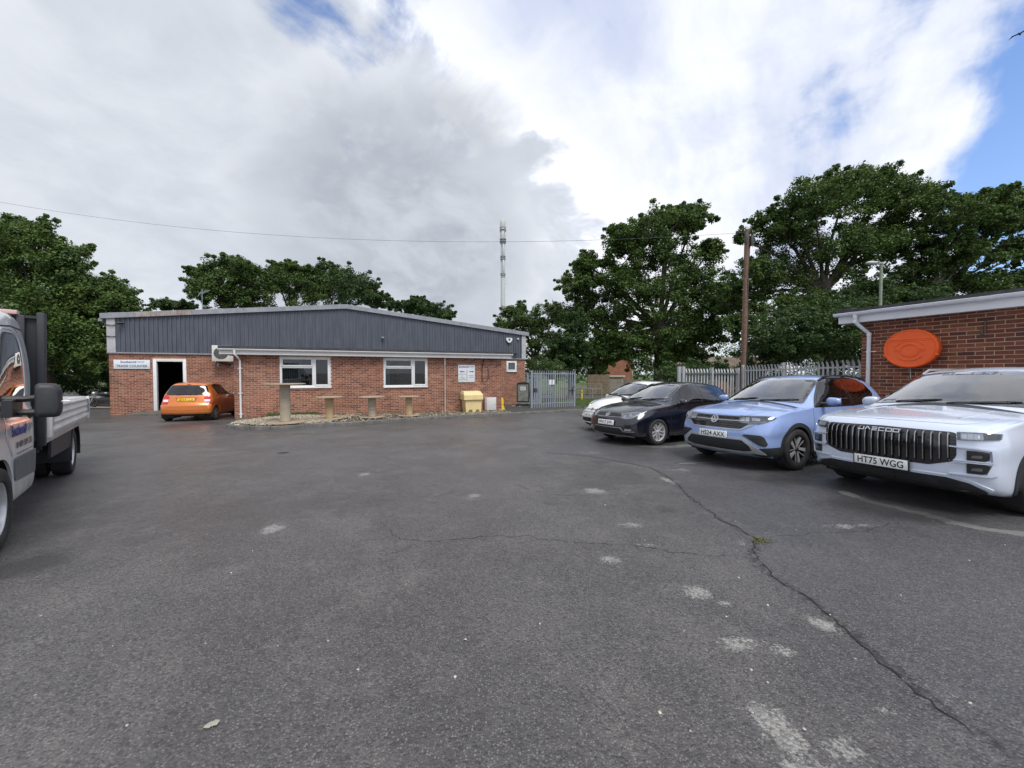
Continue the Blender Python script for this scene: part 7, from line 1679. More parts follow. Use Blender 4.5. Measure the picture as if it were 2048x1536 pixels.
def build_hatch():
	sp = dict(L=3.97, xc=1.15,
		zb=[(0, .22), (.3, .19), (.9, .175), (3.2, .175), (3.6, .22), (3.97, .30)],
		W=[(0, .75), (.25, .81), (.7, .838), (3.2, .841), (3.7, .81), (3.97, .73)],
		zbelt=[(0, .60), (.10, .68), (.35, .77), (.9, .85), (1.3, .885), (2.2, .91), (3.2, .955), (3.65, .97), (3.97, .78)],
		yb=[(0, .64), (.2, .735), (.6, .79), (1.1, .80), (2.4, .80), (3.3, .775), (3.97, .64)],
		yr=[(0, .52), (.2, .62), (.6, .69), (1.0, .70), (1.15, .69), (1.85, .56), (2.4, .55), (3.3, .525), (3.7, .56), (3.97, .50)],
		crown=[(0, .03), (1.0, .06), (1.3, .10), (1.8, .09), (2.1, .05), (3.2, .05), (3.7, .07), (3.97, .03)],
		zc=[(0, .695), (.05, .735), (.3, .825), (.7, .91), (1.0, .955), (1.08, .972), (1.4, 1.165), (1.7, 1.325), (1.9, 1.395), (2.3, 1.445), (2.8, 1.44), (3.25, 1.395), (3.5, 1.34), (3.70, 1.14), (3.84, .96), (3.92, .87), (3.97, .80)],
		side=[(0, .90), (.06, .96), (.25, .985), (.55, .985), (.74, 1.0), (.9, .985), (1, .95)],
		gf=[(.16, .10), (.26, .03), (.40, .0), (.52, .01), (.62, .03), (.70, .07), (.8, .12)], bowf=.17, gr=[(.2, .1), (.45, 0), (.8, .03), (1.4, .1)], bowr=.12, rf=.10, rr=.10)
	root = place_car('hatchback_car', (2.21, 9.05), R(28), 'glossy black five door hatchback parked between the white city car and blue crossover', group='cars parked nose out along the right side')
	S = Shell(sp); col = paint('deep_black_paint', (.006, .007, .014), .20, .0, grime=.05, drops=.3); A = [(.815, .302, .335), (3.285, .302, .335)]
	ws = rounded([(-.665, .972), (-.33, .995), (0, 1.002), (.33, .995), (.665, .972), (.525, 1.345), (.27, 1.378), (0, 1.385), (-.27, 1.378), (-.525, 1.345)], [.04, .3, .3, .3, .04, .05, .3, .3, .3, .05], 3)
	glass_panel(S, 'windscreen', ws, 'front', CAR_GLASS, root, frit=.03)
	g1 = rounded([(1.42, .918), (2.36, .932), (2.36, 1.375), (2.02, 1.362), (1.88, 1.32)], .02, 3); g2 = rounded([(2.42, .935), (3.0, .958), (3.13, 1.31), (2.9, 1.355), (2.42, 1.376)], .02, 3); g3 = rounded([(3.07, .962), (3.28, .975), (3.36, 1.16), (3.20, 1.285)], .03, 3)
	for g, m in ((g1, SIDE_GLASS), (g2, SIDE_GLASS), (g3, PRIVACY)): glass_panel(S, 'side_window', g, 'side', m, root, frit=.02, both=True)
	dlo = rounded([(1.25, .892), (2.4, .912), (3.32, .952), (3.42, 1.17), (3.2, 1.32), (2.8, 1.388), (2.02, 1.385), (1.84, 1.335)], .03, 3)
	S.both('window_surround', dlo, 'side', GLOSSB, root, off=.0045, skirt=.006, step=.035, holes=[inset(g, .006) for g in (g1, g2, g3)])
	glass_panel(S, 'rear_window', rounded([(-.56, 1.0), (.56, 1.0), (.46, 1.28), (-.46, 1.28)], .06, 4), 'rear', PRIVACY, root, frit=.03)
	S.finish(col, root, A, .48); wells(root, A, .43, .83)
	for xw, zw, r in A: S.both('arch_lip', arch_poly(xw, zw, r - .010, r + .016, -8, 188, 36), 'side', col, root, off=.006, step=.03, skirt=.02)
	gaps(S, root, [[(1.24, .27), (1.20, .55), (1.24, .78), (1.27, .892)], [(2.39, .27), (2.40, .6), (2.39, .91)], [(1.24, .27), (2.88, .27)], [(3.10, .96), (3.06, .78), (2.98, .66)]])
	S.ribbon('crease_line', [(.95, .745), (2.2, .775), (3.6, .80)], 'left', .014, col, root, off=.005, height=.004); S.ribbon('crease_line', [(.95, .745), (2.2, .775), (3.6, .80)], 'left', .014, col, root, off=.005, height=.004, mirror=True)
	S.ribbon('sill_strip', [(1.22, .255), (2.9, .255)], 'left', .018, M('sill_dark', (.03, .03, .034), .35), root, off=.006); doors(S, root, col, [([(1.255, .285), (1.215, .55), (1.255, .78), (1.285, .877), (2.375, .895), (2.385, .6), (2.375, .285)], 2.22, .835), ([(2.405, .285), (2.415, .6), (2.405, .895), (3.08, .935), (3.045, .79), (2.965, .675), (2.92, .4), (2.87, .285)], 2.96, .865)])  # dark grey strip along the left sill, lighter than the paint
	S.panel('bonnet', rounded([(.15, -.40), (.115, 0), (.15, .40), (.40, .585), (.95, .655), (1.04, .40), (1.055, 0), (1.04, -.40), (.95, -.655), (.40, -.585)], .06, 3), 'top', col, root, off=.004, step=.05, skirt=.02)
	for sy in (-1, 1): S.ribbon('bonnet_crease', [(.25, sy * .34), (.6, sy * .44), (.98, sy * .50)], 'top', .03, col, root, off=.007, height=.004)
	S.panel('scuttle', rounded([(1.0, -.66), (1.06, 0), (1.0, .66), (1.08, .67), (1.13, 0), (1.08, -.67)], .02), 'top', TRIM, root, off=.006, skirt=.01)
	wipers(S, root, z=1.012)
	nz = S.nz
	S.panel('grille', rounded(nz([(-.43, .622), (.43, .622), (.46, .715), (-.46, .715)]), .01), 'nose', GLOSSB, root, off=.004, skirt=.01)
	for z in (.695, .672, .65): S.ribbon('grille_bar', nz([(-.43, z), (0, z), (.43, z)]), 'nose', .011, TRIM, root, off=.012)
	S.ribbon('chrome_bar', nz([(-.44, .628), (0, .622), (.44, .628)]), 'nose', .010, SATIN, root, off=.013)
	loc, rz, tl = mount(S, 'nose', 0, .668, .014); vw_badge(root, loc, rz, .062, tl)
	hl = rounded(nz([(-.42, .618), (-.56, .590), (-.70, .612, .10), (-.775, .70, .26), (-.79, .745, .34), (-.72, .748, .2), (-.56, .728, .05), (-.43, .712)]), .012)
	for mir in (False, True):
		h = S.panel('headlight', hl, 'nose', M('lamp_silver', (.38, .40, .42), .25, .8), root, off=.006, step=.04, skirt=.012, mirror=mir)
		for y, z, rr, xx in ((-.53, .655, .045, .02), (-.655, .675, .045, .09)):
			S.panel('reflector', [(S.th(y, xx) + rr * 1.0 * math.cos(t), z + rr * math.sin(t)) for t in np.linspace(0, 2 * math.pi, 18, endpoint=False)], 'nose', REFL, h, off=.009, step=.03, skirt=.002, mirror=mir); S.ribbon('lamp_ring', [(S.th(y, xx) + rr * .9 * math.cos(t), z + rr * .9 * math.sin(t)) for t in np.linspace(0, 2 * math.pi, 18, endpoint=False)], 'nose', .008, LAMPB, h, off=.011, close=True, mirror=mir)
		S.ribbon('daylight_strip', nz([(-.44, .63), (-.56, .605), (-.69, .625, .1), (-.755, .70, .24)]), 'nose', .012, WHITE, h, off=.010, mirror=mir)
		S.panel('lens', hl, 'nose', LAMPC, h, off=.016, step=.05, skirt=.008, mirror=mir)
		S.panel('fog_recess', rounded(nz([(-.50, .335), (-.74, .325, .12), (-.745, .345, .13), (-.70, .395, .08), (-.52, .385)]), .01), 'nose', TRIM, root, off=.006, skirt=.01, mirror=mir)
		for y0, y1 in ((-.54, -.61), (-.63, -.70)): S.panel('fog_lamp', rounded(nz([(y0, .342, .03), (y1, .342, .07), (y1, .378, .07), (y0, .378, .03)]), .01), 'nose', REFL, root, off=.011, skirt=.004, step=.03, mirror=mir)
	S.panel('lower_grille', rounded(nz([(-.46, .385), (-.55, .31), (-.66, .245, .05), (.66, .245, .05), (.55, .31), (.46, .385)]), .01), 'nose', BLACK, root, off=.004, skirt=.01)
	for z in (.36, .335, .31, .285, .262): wv = .46 + (.385 - z) * 1.1; S.ribbon('grille_bar', nz([(-wv, z), (0, z), (wv, z)]), 'nose', .009, TRIM, root, off=.010)
	S.ribbon('chrome_bar', nz([(-.755, .325, .12), (-.52, .315), (-.44, .392), (0, .396), (.44, .392), (.52, .315), (.755, .325, .12)]), 'nose', .015, SATIN, root, off=.014)
	S.ribbon('splitter_lip', nz([(-.74, .205, .13), (-.5, .212), (0, .215), (.5, .212), (.74, .205, .13)]), 'nose', .03, M('lip_grey', (.13, .135, .14), .4), root, off=.016, height=.02)
	loc, rz, tl = mount(S, 'nose', S.th(-.0), .497, .020); plate(root, S, loc, rz, 'HN17 JHK', tiltx=tl)
	mirrors(root, 1.50, .795, .965, col, (.12, .19, .12))
	loc, n = S.cast('top', 3.2, 0); mb = MB(); mb.tube([loc, loc + Vector((.17, 0, .16))], [.008, .003], 6); mb.build('aerial', BLACK, root)
	interior(root, S, 1.40, (2.25, 3.0), .90, .66, .34, tall=1.20)
	for y in (-.33, .33): mb = MB(); mb.sphere((1.72, y, .985), 1, 14, 10, (.10, .16, .09)); mb.build('dash_top_pad', LINER, root) if y < 0 else None
	for xw in (.815, 3.285):
		for sd in (-1, 1): wheel(root, xw, sd * .735, .302, .19, 'double5', sd, rimr=.205)
	for mir in (False, True): S.panel('tail_light', rounded(nz([(-.80, .72, .34), (-.74, .72, .12), (-.50, .73), (-.50, .86), (-.74, .88, .14), (-.80, .87, .36)]), .02), 'tail', REDL, root, off=.005, skirt=.01, mirror=mir)
	return root
build_hatch()
def build_city():
	sp = dict(L=3.57, xc=1.0,
		zb=[(0, .24), (.3, .19), (.9, .175), (2.9, .175), (3.3, .24), (3.57, .32)],
		W=[(0, .70), (.25, .77), (.6, .808), (2.8, .8135), (3.3, .78), (3.57, .68)],
		zbelt=[(0, .62), (.10, .70), (.3, .79), (.8, .89), (1.2, .92), (2.2, .945), (3.0, .965), (3.4, .93), (3.57, .78)],
		yb=[(0, .58), (.2, .68), (.5, .735), (1.0, .755), (2.2, .76), (3.0, .73), (3.57, .58)],
		yr=[(0, .46), (.2, .565), (.5, .64), (.88, .67), (1.0, .655), (1.6, .55), (2.1, .54), (2.9, .51), (3.3, .53), (3.57, .45)],
		crown=[(0, .05), (.5, .09), (.9, .10), (1.2, .13), (1.6, .11), (1.9, .07), (2.8, .07), (3.3, .08), (3.57, .04)],
		zc=[(0, .70), (.05, .75), (.2, .835), (.5, .935), (.85, 1.005), (.93, 1.025), (1.15, 1.205), (1.4, 1.355), (1.6, 1.43), (1.95, 1.487), (2.4, 1.48), (2.8, 1.43), (3.05, 1.36), (3.25, 1.2), (3.42, 1.0), (3.5, .9), (3.57, .80)],
		side=[(0, .90), (.06, .955), (.25, .98), (.5, .985), (.7, 1.0), (.88, .98), (1, .935)],
		gf=[(.18, .08), (.28, .02), (.42, .0), (.55, .03), (.68, .09), (.8, .17)], bowf=.22, gr=[(.2, .1), (.45, 0), (.8, .03), (1.4, .1)], bowr=.15, rf=.11, rr=.12, rc=.12)
	root = place_car('city_car', (2.294, 11.33), R(22.5), 'small white rounded city car farthest along the row by the gate', group='cars parked nose out along the right side')
	S = Shell(sp); col = paint('solid_white_paint', (.74, .745, .73), .25, grime=.10); A = [(.70, .285, .318), (3.0, .285, .318)]
	ws = rounded([(-.64, 1.0), (-.32, 1.045), (0, 1.055), (.32, 1.045), (.64, 1.0), (.515, 1.36), (.26, 1.405), (0, 1.415), (-.26, 1.405), (-.515, 1.36)], [.05, .3, .3, .3, .05, .06, .3, .3, .3, .06], 3)
	glass_panel(S, 'windscreen', ws, 'front', CAR_GLASS, root, frit=.03)
	g1 = rounded([(1.22, .955), (2.26, .975), (2.30, 1.385), (1.85, 1.40), (1.62, 1.33)], .03, 3); g2 = rounded([(2.36, .98), (2.75, .99), (2.85, 1.16), (2.70, 1.33), (2.38, 1.38)], .05, 3)
	for g in (g1, g2): glass_panel(S, 'side_window', g, 'side', SIDE_GLASS, root, frit=.022, both=True)
	glass_panel(S, 'rear_window', rounded([(-.48, 1.03), (.48, 1.03), (.40, 1.27), (-.40, 1.27)], .06, 4), 'rear', PRIVACY, root, frit=.03)
	S.finish(col, root, A, .46); wells(root, A, .42, .80)
	for xw, zw, r in A: S.both('arch_lip', arch_poly(xw, zw, r - .010, r + .014, -8, 188, 36), 'side', col, root, off=.006, step=.03, skirt=.02)
	gaps(S, root, [[(1.10, .27), (1.06, .6), (1.12, .93)], [(2.32, .27), (2.33, .95)], [(1.1, .27), (2.32, .27)]]); doors(S, root, col, [([(1.115, .285), (1.075, .6), (1.135, .915), (2.315, .935), (2.305, .285)], 2.15, .84)], CHROME)
	S.panel('bonnet', rounded([(.22, -.36), (.16, 0), (.22, .36), (.40, .50), (.80, .60), (.885, .3), (.90, 0), (.885, -.3), (.80, -.60), (.40, -.50)], .08, 3), 'top', col, root, off=.004, step=.05, skirt=.02)
	S.panel('scuttle', rounded([(.845, -.62), (.905, 0), (.845, .62), (.93, .63), (.985, 0), (.93, -.63)], .02), 'top', TRIM, root, off=.006, skirt=.01)
	wipers(S, root, z=1.06)
	nz = S.nz
	for sy in (-1, 1): S.ribbon('moustache_bar', nz([(sy * .075, .655), (sy * .34, .652)]), 'nose', .018, CHROME, root, off=.010); S.ribbon('moustache_bar', nz([(sy * .075, .635), (sy * .32, .633)]), 'nose', .006, TRIM, root, off=.008)
	loc, rz, tl = mount(S, 'nose', 0, .648, .012); mb = MB(); mb.lathe([(.001, 0), (.05, 0), (.053, .004), (.053, .012)], 28, axis='y'); bd = mb.build('badge', M('badge_red', (.20, .012, .018), .25), root, loc=loc, rot=(tl, 0, rz)); strokes([circ(.048, 28)], .009, .004, close=(0,)).build('badge_ring', CHROME, bd, ang=None)
	text('FIAT', bd, CHROME, (0, -.001, 0), w=.062, h=.022, depth=.003)
	S.ribbon('bumper_line', nz([(-.50, .575), (0, .565), (.50, .575)]), 'nose', .026, M('shade_grey', (.42, .42, .41), .5), root, off=.008, height=.01)
	S.panel('lower_grille', rounded(nz([(-.52, .40), (.52, .40), (.58, .34, .03), (.54, .285), (-.54, .285), (-.58, .34, .03)]), .02), 'nose', BLACK, root, off=.005, skirt=.01)
	for z in (.375, .35, .325, .30): S.ribbon('grille_bar', nz([(-.5, z), (0, z), (.5, z)]), 'nose', .008, TRIM, root, off=.010)
	S.ribbon('chin_bar', nz([(-.62, .255, .06), (0, .255), (.62, .255, .06)]), 'nose', .036, col, root, off=.014, height=.015)
	for mir in (False, True):
		c = (S.th(-.56, .10), .70); h = S.panel('headlight', [(c[0] + .105 * math.cos(t), c[1] + .085 * math.sin(t)) for t in np.linspace(0, 2 * math.pi, 24, endpoint=False)], 'nose', REFL, root, off=.008, step=.04, skirt=.015, mirror=mir)
		S.ribbon('lamp_ring', [(c[0] + .105 * math.cos(t), c[1] + .085 * math.sin(t)) for t in np.linspace(0, 2 * math.pi, 24, endpoint=False)], 'nose', .014, CHROME, h, off=.012, close=True, mirror=mir)
		S.panel('lens', [(c[0] + .10 * math.cos(t), c[1] + .08 * math.sin(t)) for t in np.linspace(0, 2 * math.pi, 24, endpoint=False)], 'nose', LAMPC, h, off=.018, step=.05, skirt=.008, mirror=mir)
		c = (S.th(-.60, .07), .43); S.panel('fog_lamp', [(c[0] + .05 * math.cos(t), c[1] + .045 * math.sin(t)) for t in np.linspace(0, 2 * math.pi, 18, endpoint=False)], 'nose', REFL, root, off=.008, step=.04, skirt=.01, mirror=mir)
		S.panel('tail_light', rounded(nz([(-.70, .78, .14), (-.58, .78), (-.58, .96), (-.68, .97, .2)]), .03), 'tail', REDL, root, off=.005, skirt=.01, mirror=mir)
	loc, rz, tl = mount(S, 'nose', 0, .475, .016); plate(root, S, loc, rz, 'HT18 UPF', tiltx=tl)
	mirrors(root, 1.28, .75, .99, col, (.11, .17, .12))
	interior(root, S, 1.22, (2.0, 2.65), .93, .62, .32, tall=1.22)
	for xw in (.70, 3.0):
		for sd in (-1, 1): wheel(root, xw, sd * .715, .285, .185, 'cover', sd, rimr=.19)
	return root
build_city()
def build_mini():
	sp = dict(L=3.50, xc=1.0,
		zb=[(0, .26), (.3, .20), (.8, .18), (2.8, .18), (3.2, .24), (3.5, .27)],
		W=[(0, .70), (.25, .76), (.6, .79), (2.9, .7975), (3.2, .79), (3.5, .76)],
		zbelt=[(0, .66), (.12, .74), (.4, .82), (.8, .89), (1.2, .93), (2.2, .96), (3.0, .99), (3.3, .985), (3.5, .60)],
		yb=[(0, .60), (.2, .69), (.6, .74), (1.0, .75), (2.4, .755), (3.2, .735), (3.5, .70)],
		yr=[(0, .50), (.2, .58), (.5, .62), (.85, .64), (1.0, .63), (1.6, .54), (2.2, .545), (3.05, .535), (3.3, .56), (3.5, .60)],
		crown=[(0, .03), (.8, .05), (1.2, .10), (1.6, .08), (1.9, .05), (3.0, .045), (3.3, .05), (3.5, .02)],
		zc=[(0, .74), (.06, .78), (.3, .86), (.8, .945), (.92, .97), (1.2, 1.17), (1.5, 1.36), (1.65, 1.42), (2.0, 1.475), (2.5, 1.48), (2.95, 1.45), (3.14, 1.41), (3.22, 1.34), (3.34, 1.09), (3.40, .97), (3.455, .80), (3.5, .66)],
		side=[(0, .90), (.06, .955), (.2, .985), (.45, .99), (.62, 1.0), (.85, .985), (1, .945)],
		gf=[(.2, .08), (.35, .02), (.5, .0), (.65, .03), (.8, .1)], bowf=.15, gr=[(.22, .07), (.32, .01), (.45, .0), (.58, .0), (.66, .035), (.8, .05), (1.0, .06), (1.5, .06)], bowr=.09, rf=.10, rr=.07, rc=.10)
	root = place_car('small_hatchback', (-13.2, 17.54), R(-70.8), 'small metallic orange hatchback seen from behind by the trade counter doorway')
	S = Shell(sp); col = paint('burnt_orange_paint', (.62, .175, .028), .30, .25, grime=.12); A = [(.62, .282, .315), (2.99, .282, .318)]
	glass_panel(S, 'windscreen', rounded([(-.60, .98), (0, 1.005), (.60, .98), (.50, 1.36), (0, 1.385), (-.50, 1.36)], .05, 3), 'front', CAR_GLASS, root, frit=.03)
	g1 = rounded([(1.22, .965), (2.05, .985), (2.05, 1.385), (1.75, 1.375), (1.60, 1.31)], .03, 3); g2 = rounded([(2.11, .985), (2.70, 1.005), (2.86, 1.34), (2.5, 1.39), (2.11, 1.388)], .03, 3); g3 = rounded([(2.80, 1.01), (3.04, 1.05), (3.02, 1.30), (2.93, 1.33)], .04, 3)
	for g in (g1, g2): glass_panel(S, 'side_window', g, 'side', SIDE_GLASS, root, frit=.022, both=True)
	rw = rounded([(-.635, .975), (.635, .975), (.655, 1.03), (.545, 1.33), (0, 1.345), (-.545, 1.33), (-.655, 1.03)], .05, 4); glass_panel(S, 'rear_window', rw, 'rear', PRIVACY, root, frit=.05)
	S.finish(col, root, A, .46); wells(root, A, .42, .785)
	for xw, zw, r in A: S.both('arch_lip', arch_poly(xw, zw, r - .010, r + .014, -8, 188, 36), 'side', col, root, off=.006, step=.03, skirt=.02)
	gaps(S, root, [[(1.0, .27), (.98, .6), (1.02, .93)], [(2.08, .27), (2.08, .97)], [(1.0, .27), (2.62, .27)], [(2.88, .99), (2.80, .74), (2.66, .6)]]); doors(S, root, col, [([(1.015, .285), (.995, .6), (1.035, .915), (2.065, .95), (2.065, .285)], 1.92, .83), ([(2.095, .285), (2.095, .95), (2.86, .965), (2.785, .75), (2.645, .61), (2.6, .285)], 2.70, .86)])
	S.both('side_moulding', rounded([(1.04, .48), (2.6, .50), (2.6, .54), (1.04, .52)], .01), 'side', col, root, off=.012, skirt=.015)
	S.panel('bonnet', rounded([(.2, -.4), (.15, 0), (.2, .4), (.8, .58), (.88, 0), (.8, -.58)], .06, 3), 'top', col, root, off=.004, step=.06, skirt=.02)
	nz = S.nz
	S.panel('tailgate', rounded(nz([(-.60, .64), (.60, .64), (.60, .955), (-.60, .955)]), .03), 'tail', col, root, off=.006, step=.05, skirt=.02)
	S.panel('plate_recess', rounded(nz([(-.30, .73), (.30, .73), (.37, .865), (-.37, .865)]), .02), 'tail', M('recess_orange', (.33, .085, .016), .45), root, off=.010, skirt=.004)
	S.ribbon('plate_lip', nz([(-.38, .875), (0, .885), (.38, .875)]), 'tail', .035, col, root, off=.022, height=.015)
	loc, rz, tl = mount(S, 'tail', 0, .795, .016); plate(root, S, loc, rz, 'SE54 LLE', True, tiltx=tl)
	loc, rz, tl = mount(S, 'tail', 0, .918, .016); bd = strokes([[(.055 * math.cos(t), .028 * math.sin(t)) for t in np.linspace(0, 2 * math.pi, 24, endpoint=False)]], .008, .005, close=(0,)).build('badge', CHROME, root, loc=loc, rot=(tl, 0, rz), ang=None); text('KIA', bd, CHROME, (0, -.001, 0), w=.06, h=.02, depth=.004)
	loc, rz, tl = mount(S, 'tail', S.th(-.44), .905, .012); text('PICANTO', root, CHROME, loc, (tl, 0, rz), name='model_lettering', w=.17, h=.022, depth=.004)
	loc, rz, tl = mount(S, 'tail', S.th(.44), .905, .012); text('LX', root, CHROME, loc, (tl, 0, rz), name='trim_lettering', w=.05, h=.024, depth=.004)
	for mir in (False, True):
		o = rounded(nz([(-.61, .635), (-.745, .635, .10), (-.765, .64, .20), (-.735, .80, .21), (-.70, .985, .22), (-.66, .985, .10), (-.62, .90, .02)]), .012)
		t_ = S.panel('tail_light', o, 'tail', REDL, root, off=.010, step=.04, skirt=.014, mirror=mir)
		S.panel('reverse_lens', rounded(nz([(-.622, .725, .0), (-.745, .725, .12), (-.735, .81, .16), (-.622, .81, .0)]), .008), 'tail', M('clear_lens', (.72, .70, .70), .15, coat=.8), t_, off=.014, step=.04, skirt=.004, mirror=mir)
		S.ribbon('lens_line', nz([(-.622, .688), (-.755, .688, .14)]), 'tail', .008, M('dark_red', (.16, .005, .006), .3), t_, off=.014, mirror=mir)
	S.panel('rear_bumper', rounded(nz([(-.775, .61, .16), (-.70, .615, .03), (0, .62), (.70, .615, .03), (.775, .61, .16), (.785, .45, .2), (.77, .30, .2), (.68, .29, .03), (0, .285), (-.68, .29, .03), (-.77, .30, .2), (-.785, .45, .2)]), .03), 'tail', col, root, off=.022, step=.05, skirt=.04)
	S.ribbon('bumper_crease', nz([(-.74, .445, .1), (0, .42), (.74, .445, .1)]), 'tail', .03, col, root, off=.030, height=.006)
	S.panel('lower_edge', rounded(nz([(-.70, .285, .05), (0, .28), (.70, .285, .05), (.66, .245, .05), (-.66, .245, .05)]), .01), 'tail', TRIM, root, off=.010, skirt=.02)
	loc, n = S.cast('tail', S.th(.12), 1.0); loc2, n2 = S.cast('tail', S.th(-.33), .995); mb = MB(); mb.tube([loc + n * .02, (loc + loc2) / 2 + n * .026, loc2 + n * .02], .012, 6); mb.sphere(loc + n * .015, .03, 12, 8); mb.build('wiper', BLACK, root)
	loc, n = S.cast('rear', 0, 1.375); mb = MB(); mb.box(loc.x - .03, -.06, loc.z - .012, loc.x + .012, .06, loc.z + .012, ch=.005); mb.build('brake_lamp', M('dark_red', (.16, .005, .006), .3), root)
	for y in (-.42, -.3): loc, n = S.cast('top', 2.9, y)
	mirrors(root, 1.22, .745, .99, col, (.11, .16, .12))
	interior(root, S, 1.25, (1.95, 2.65), .93, .62, .32, tall=1.20)
	for xw in (.62, 2.99):
		for sd in (-1, 1): wheel(root, xw, sd * .70, .282, .175, 'cover', sd, rimr=.185)
	return root
build_mini()
# ================================================================== DROPSIDE TRUCK
def build_truck():
	bx = Vector((-.678, .735, 0)).normalized(); ly = Vector((0, 0, 1)).cross(bx)
	fw = Vector((-4.22, 3.17, 0)); nose = fw - bx * 1.0 + ly * 1.0
	root = empty('dropside_truck', (nose.x, nose.y, gz(nose.x, nose.y)), math.atan2(bx.y, bx.x), tilt=True, label='silver dropside flatbed truck cut off by the left edge of photo', cat='truck')
	sp = dict(L=2.36, xc=1.2,
		zb=[(0, .34), (.3, .28), (2.36, .27)], W=[(0, .84), (.3, .94), (.8, .985), (2.2, .985), (2.36, .97)],
		zbelt=[(0, .98), (.3, 1.10), (.8, 1.20), (1.2, 1.235), (2.36, 1.25)], yb=[(0, .74), (.3, .86), (.8, .935), (2.36, .95)],
		yr=[(0, .62), (.3, .74), (.75, .84), (.9, .83), (1.5, .86), (2.0, .88), (2.36, .875)], crown=[(0, .05), (.7, .06), (1.0, .12), (1.5, .10), (2.36, .09)],
		zc=[(0, 1.00), (.1, 1.10), (.4, 1.22), (.72, 1.32), (.85, 1.38), (1.1, 1.72), (1.4, 2.02), (1.6, 2.15), (1.9, 2.20), (2.2, 2.20), (2.36, 2.17)],
		side=[(0, .94), (.05, .98), (.2, .995), (.5, 1.0), (.8, .995), (1, .97)], gf=[(.3, .05), (.5, 0), (.8, .03), (1.1, .12)], bowf=.2, gr=[(.3, 0), (2.2, 0)], bowr=0.0, rf=.12, rr=.06, rc=.15, bulge=.02)
	S = Shell(sp); col = paint('silver_van_paint', (.74, .75, .77), .28, .06, grime=.14); A = [(1.0, .345, .42)]
	glass_panel(S, 'windscreen', rounded([(-.80, 1.36), (0, 1.42), (.80, 1.36), (.68, 1.92), (0, 1.98), (-.68, 1.92)], .08, 3), 'front', CAR_GLASS, root, frit=.04)
	g1 = rounded([(1.12, 1.235), (1.99, 1.275), (1.97, 1.76), (1.93, 1.83), (1.85, 1.86), (1.58, 1.855)], [.05, .05, .05, .06, .05, .08], 3); glass_panel(S, 'side_window', g1, 'side', CAR_GLASS, root, frit=.03, both=True)
	S.finish(col, root, A, .5); wells(root, A, .5, .97)
	S.ribbon('window_seal', g1, 'left', .035, TRIM, root, off=.006, close=True); S.ribbon('window_recess', list(inset(g1, -.05)), 'left', .012, col, root, off=.008, close=True)
	S.both('lower_cladding', rounded([(1.44, .50), (2.34, .46), (2.34, .68), (2.26, .70), (1.44, .70)], .03), 'side', M('cladding_grey', (.12, .125, .13), .6, var=.1), root, off=.014, skirt=.03)
	S.both('sill_panel', rounded([(1.42, .26), (2.28, .26), (2.34, .45), (1.44, .485)], .015), 'side', M('sill_cream', (.46, .455, .43), .5, var=.08, dirt=.4), root, off=.010, skirt=.02)
	S.both('arch_lip', arch_poly(1.0, .345, .408, .45, 0, 180), 'side', col, root, off=.008, skirt=.02)
	gaps(S, root, [[(1.18, 1.21), (1.20, .9), (1.38, .72)], [(2.22, .49), (2.24, .95), (2.22, 1.3), (2.15, 1.78), (2.08, 1.9), (1.95, 1.93)], [(1.2, .985), (2.0, 1.0), (2.23, .985)]])
	doors(S, root, col, [([(1.215, .93), (1.40, .73), (2.215, .73), (2.215, 1.21), (1.215, 1.19)], None, 0)])
	S.ribbon('roof_seam', [(1.30, 1.80), (1.55, 1.915), (1.85, 1.945), (2.3, 1.945)], 'left', .02, TRIM, root, off=.002)
	S.ribbon('crease_line', [(1.2, 1.15), (1.7, 1.165), (2.0, 1.13), (2.26, 1.13)], 'left', .016, col, root, off=.006)
	loc, n = S.cast('left', 2.09, 1.07); mb = MB(); mb.tube([loc + Vector((-.10, 0, 0)), loc + Vector((-.07, -.035, 0)), loc + Vector((.07, -.035, .01)), loc + Vector((.10, 0, .01))], .022, 8); mb.sphere(loc + Vector((0, -.004, 0)), 1, 14, 8, (.10, .012, .05)); mb.build('door_handle', BLACK, root)
	blue = M('sign_blue', (.02, .035, .22), .45); grey = M('sign_grey', (.25, .26, .28), .5); dk = M('sign_dark', (.045, .048, .055), .5)
	def on_door(txt, x, z, mt, w, h, nm='lettering', th=.0):
		loc, n = S.cast('left', x, z); text(txt, root, mt, loc + n * .007, (math.asin(-n.z) * -1 if False else -math.asin(n.z), 0, math.atan2(n.x, -n.y)), name=nm, w=w, h=h, depth=.0015, thick=th)
	on_door('Southern', 1.58, .955, blue, .46, .105, th=.015); on_door('ropes', 2.02, .945, grey, .22, .085)
	loc, n = S.cast('left', 1.845, .95); strokes([circ(.035, 20), [(-.0, .055), (.018, 0), (0, -.055)]], .012, .002, close=(0,)).build('emblem', blue, root, loc=loc + n * .007, rot=(0, 0, math.atan2(n.x, -n.y)), ang=None)
	on_door('01489 589 333', 1.80, .815, dk, .60, .062); on_door('www.southernropes.com', 1.80, .735, grey, .56, .034)
	m = sub('door_mirror', root, (1.17, -.98, 0))
	mb = MB(); mb.prism([(-.33, .0), (.0, -.02), (.03, .10), (-.02, .16), (-.33, .14)], -.0, -.06, Matrix.Translation((.22, -.0, 1.10)), axis='y'); mb.build('mirror_base', BLACK, m)
	for z0, z1 in ((1.25, 1.26), (1.13, 1.13)): mb = MB(); mb.tube([(.05, .02, z0), (.04, -.10, z0), (.02, -.20, z1)], .028, 8); mb.build('mirror_arm', BLACK, m)
	out = rounded([(-.365, 1.07), (-.175, 1.07), (-.155, 1.12), (-.155, 1.44), (-.19, 1.465), (-.33, 1.46), (-.385, 1.40), (-.39, 1.15)], .05, 4); out = [Vector((-.245 + (p.x + .27) * .68, 1.235 + (p.y - 1.265) * .78)) for p in out]
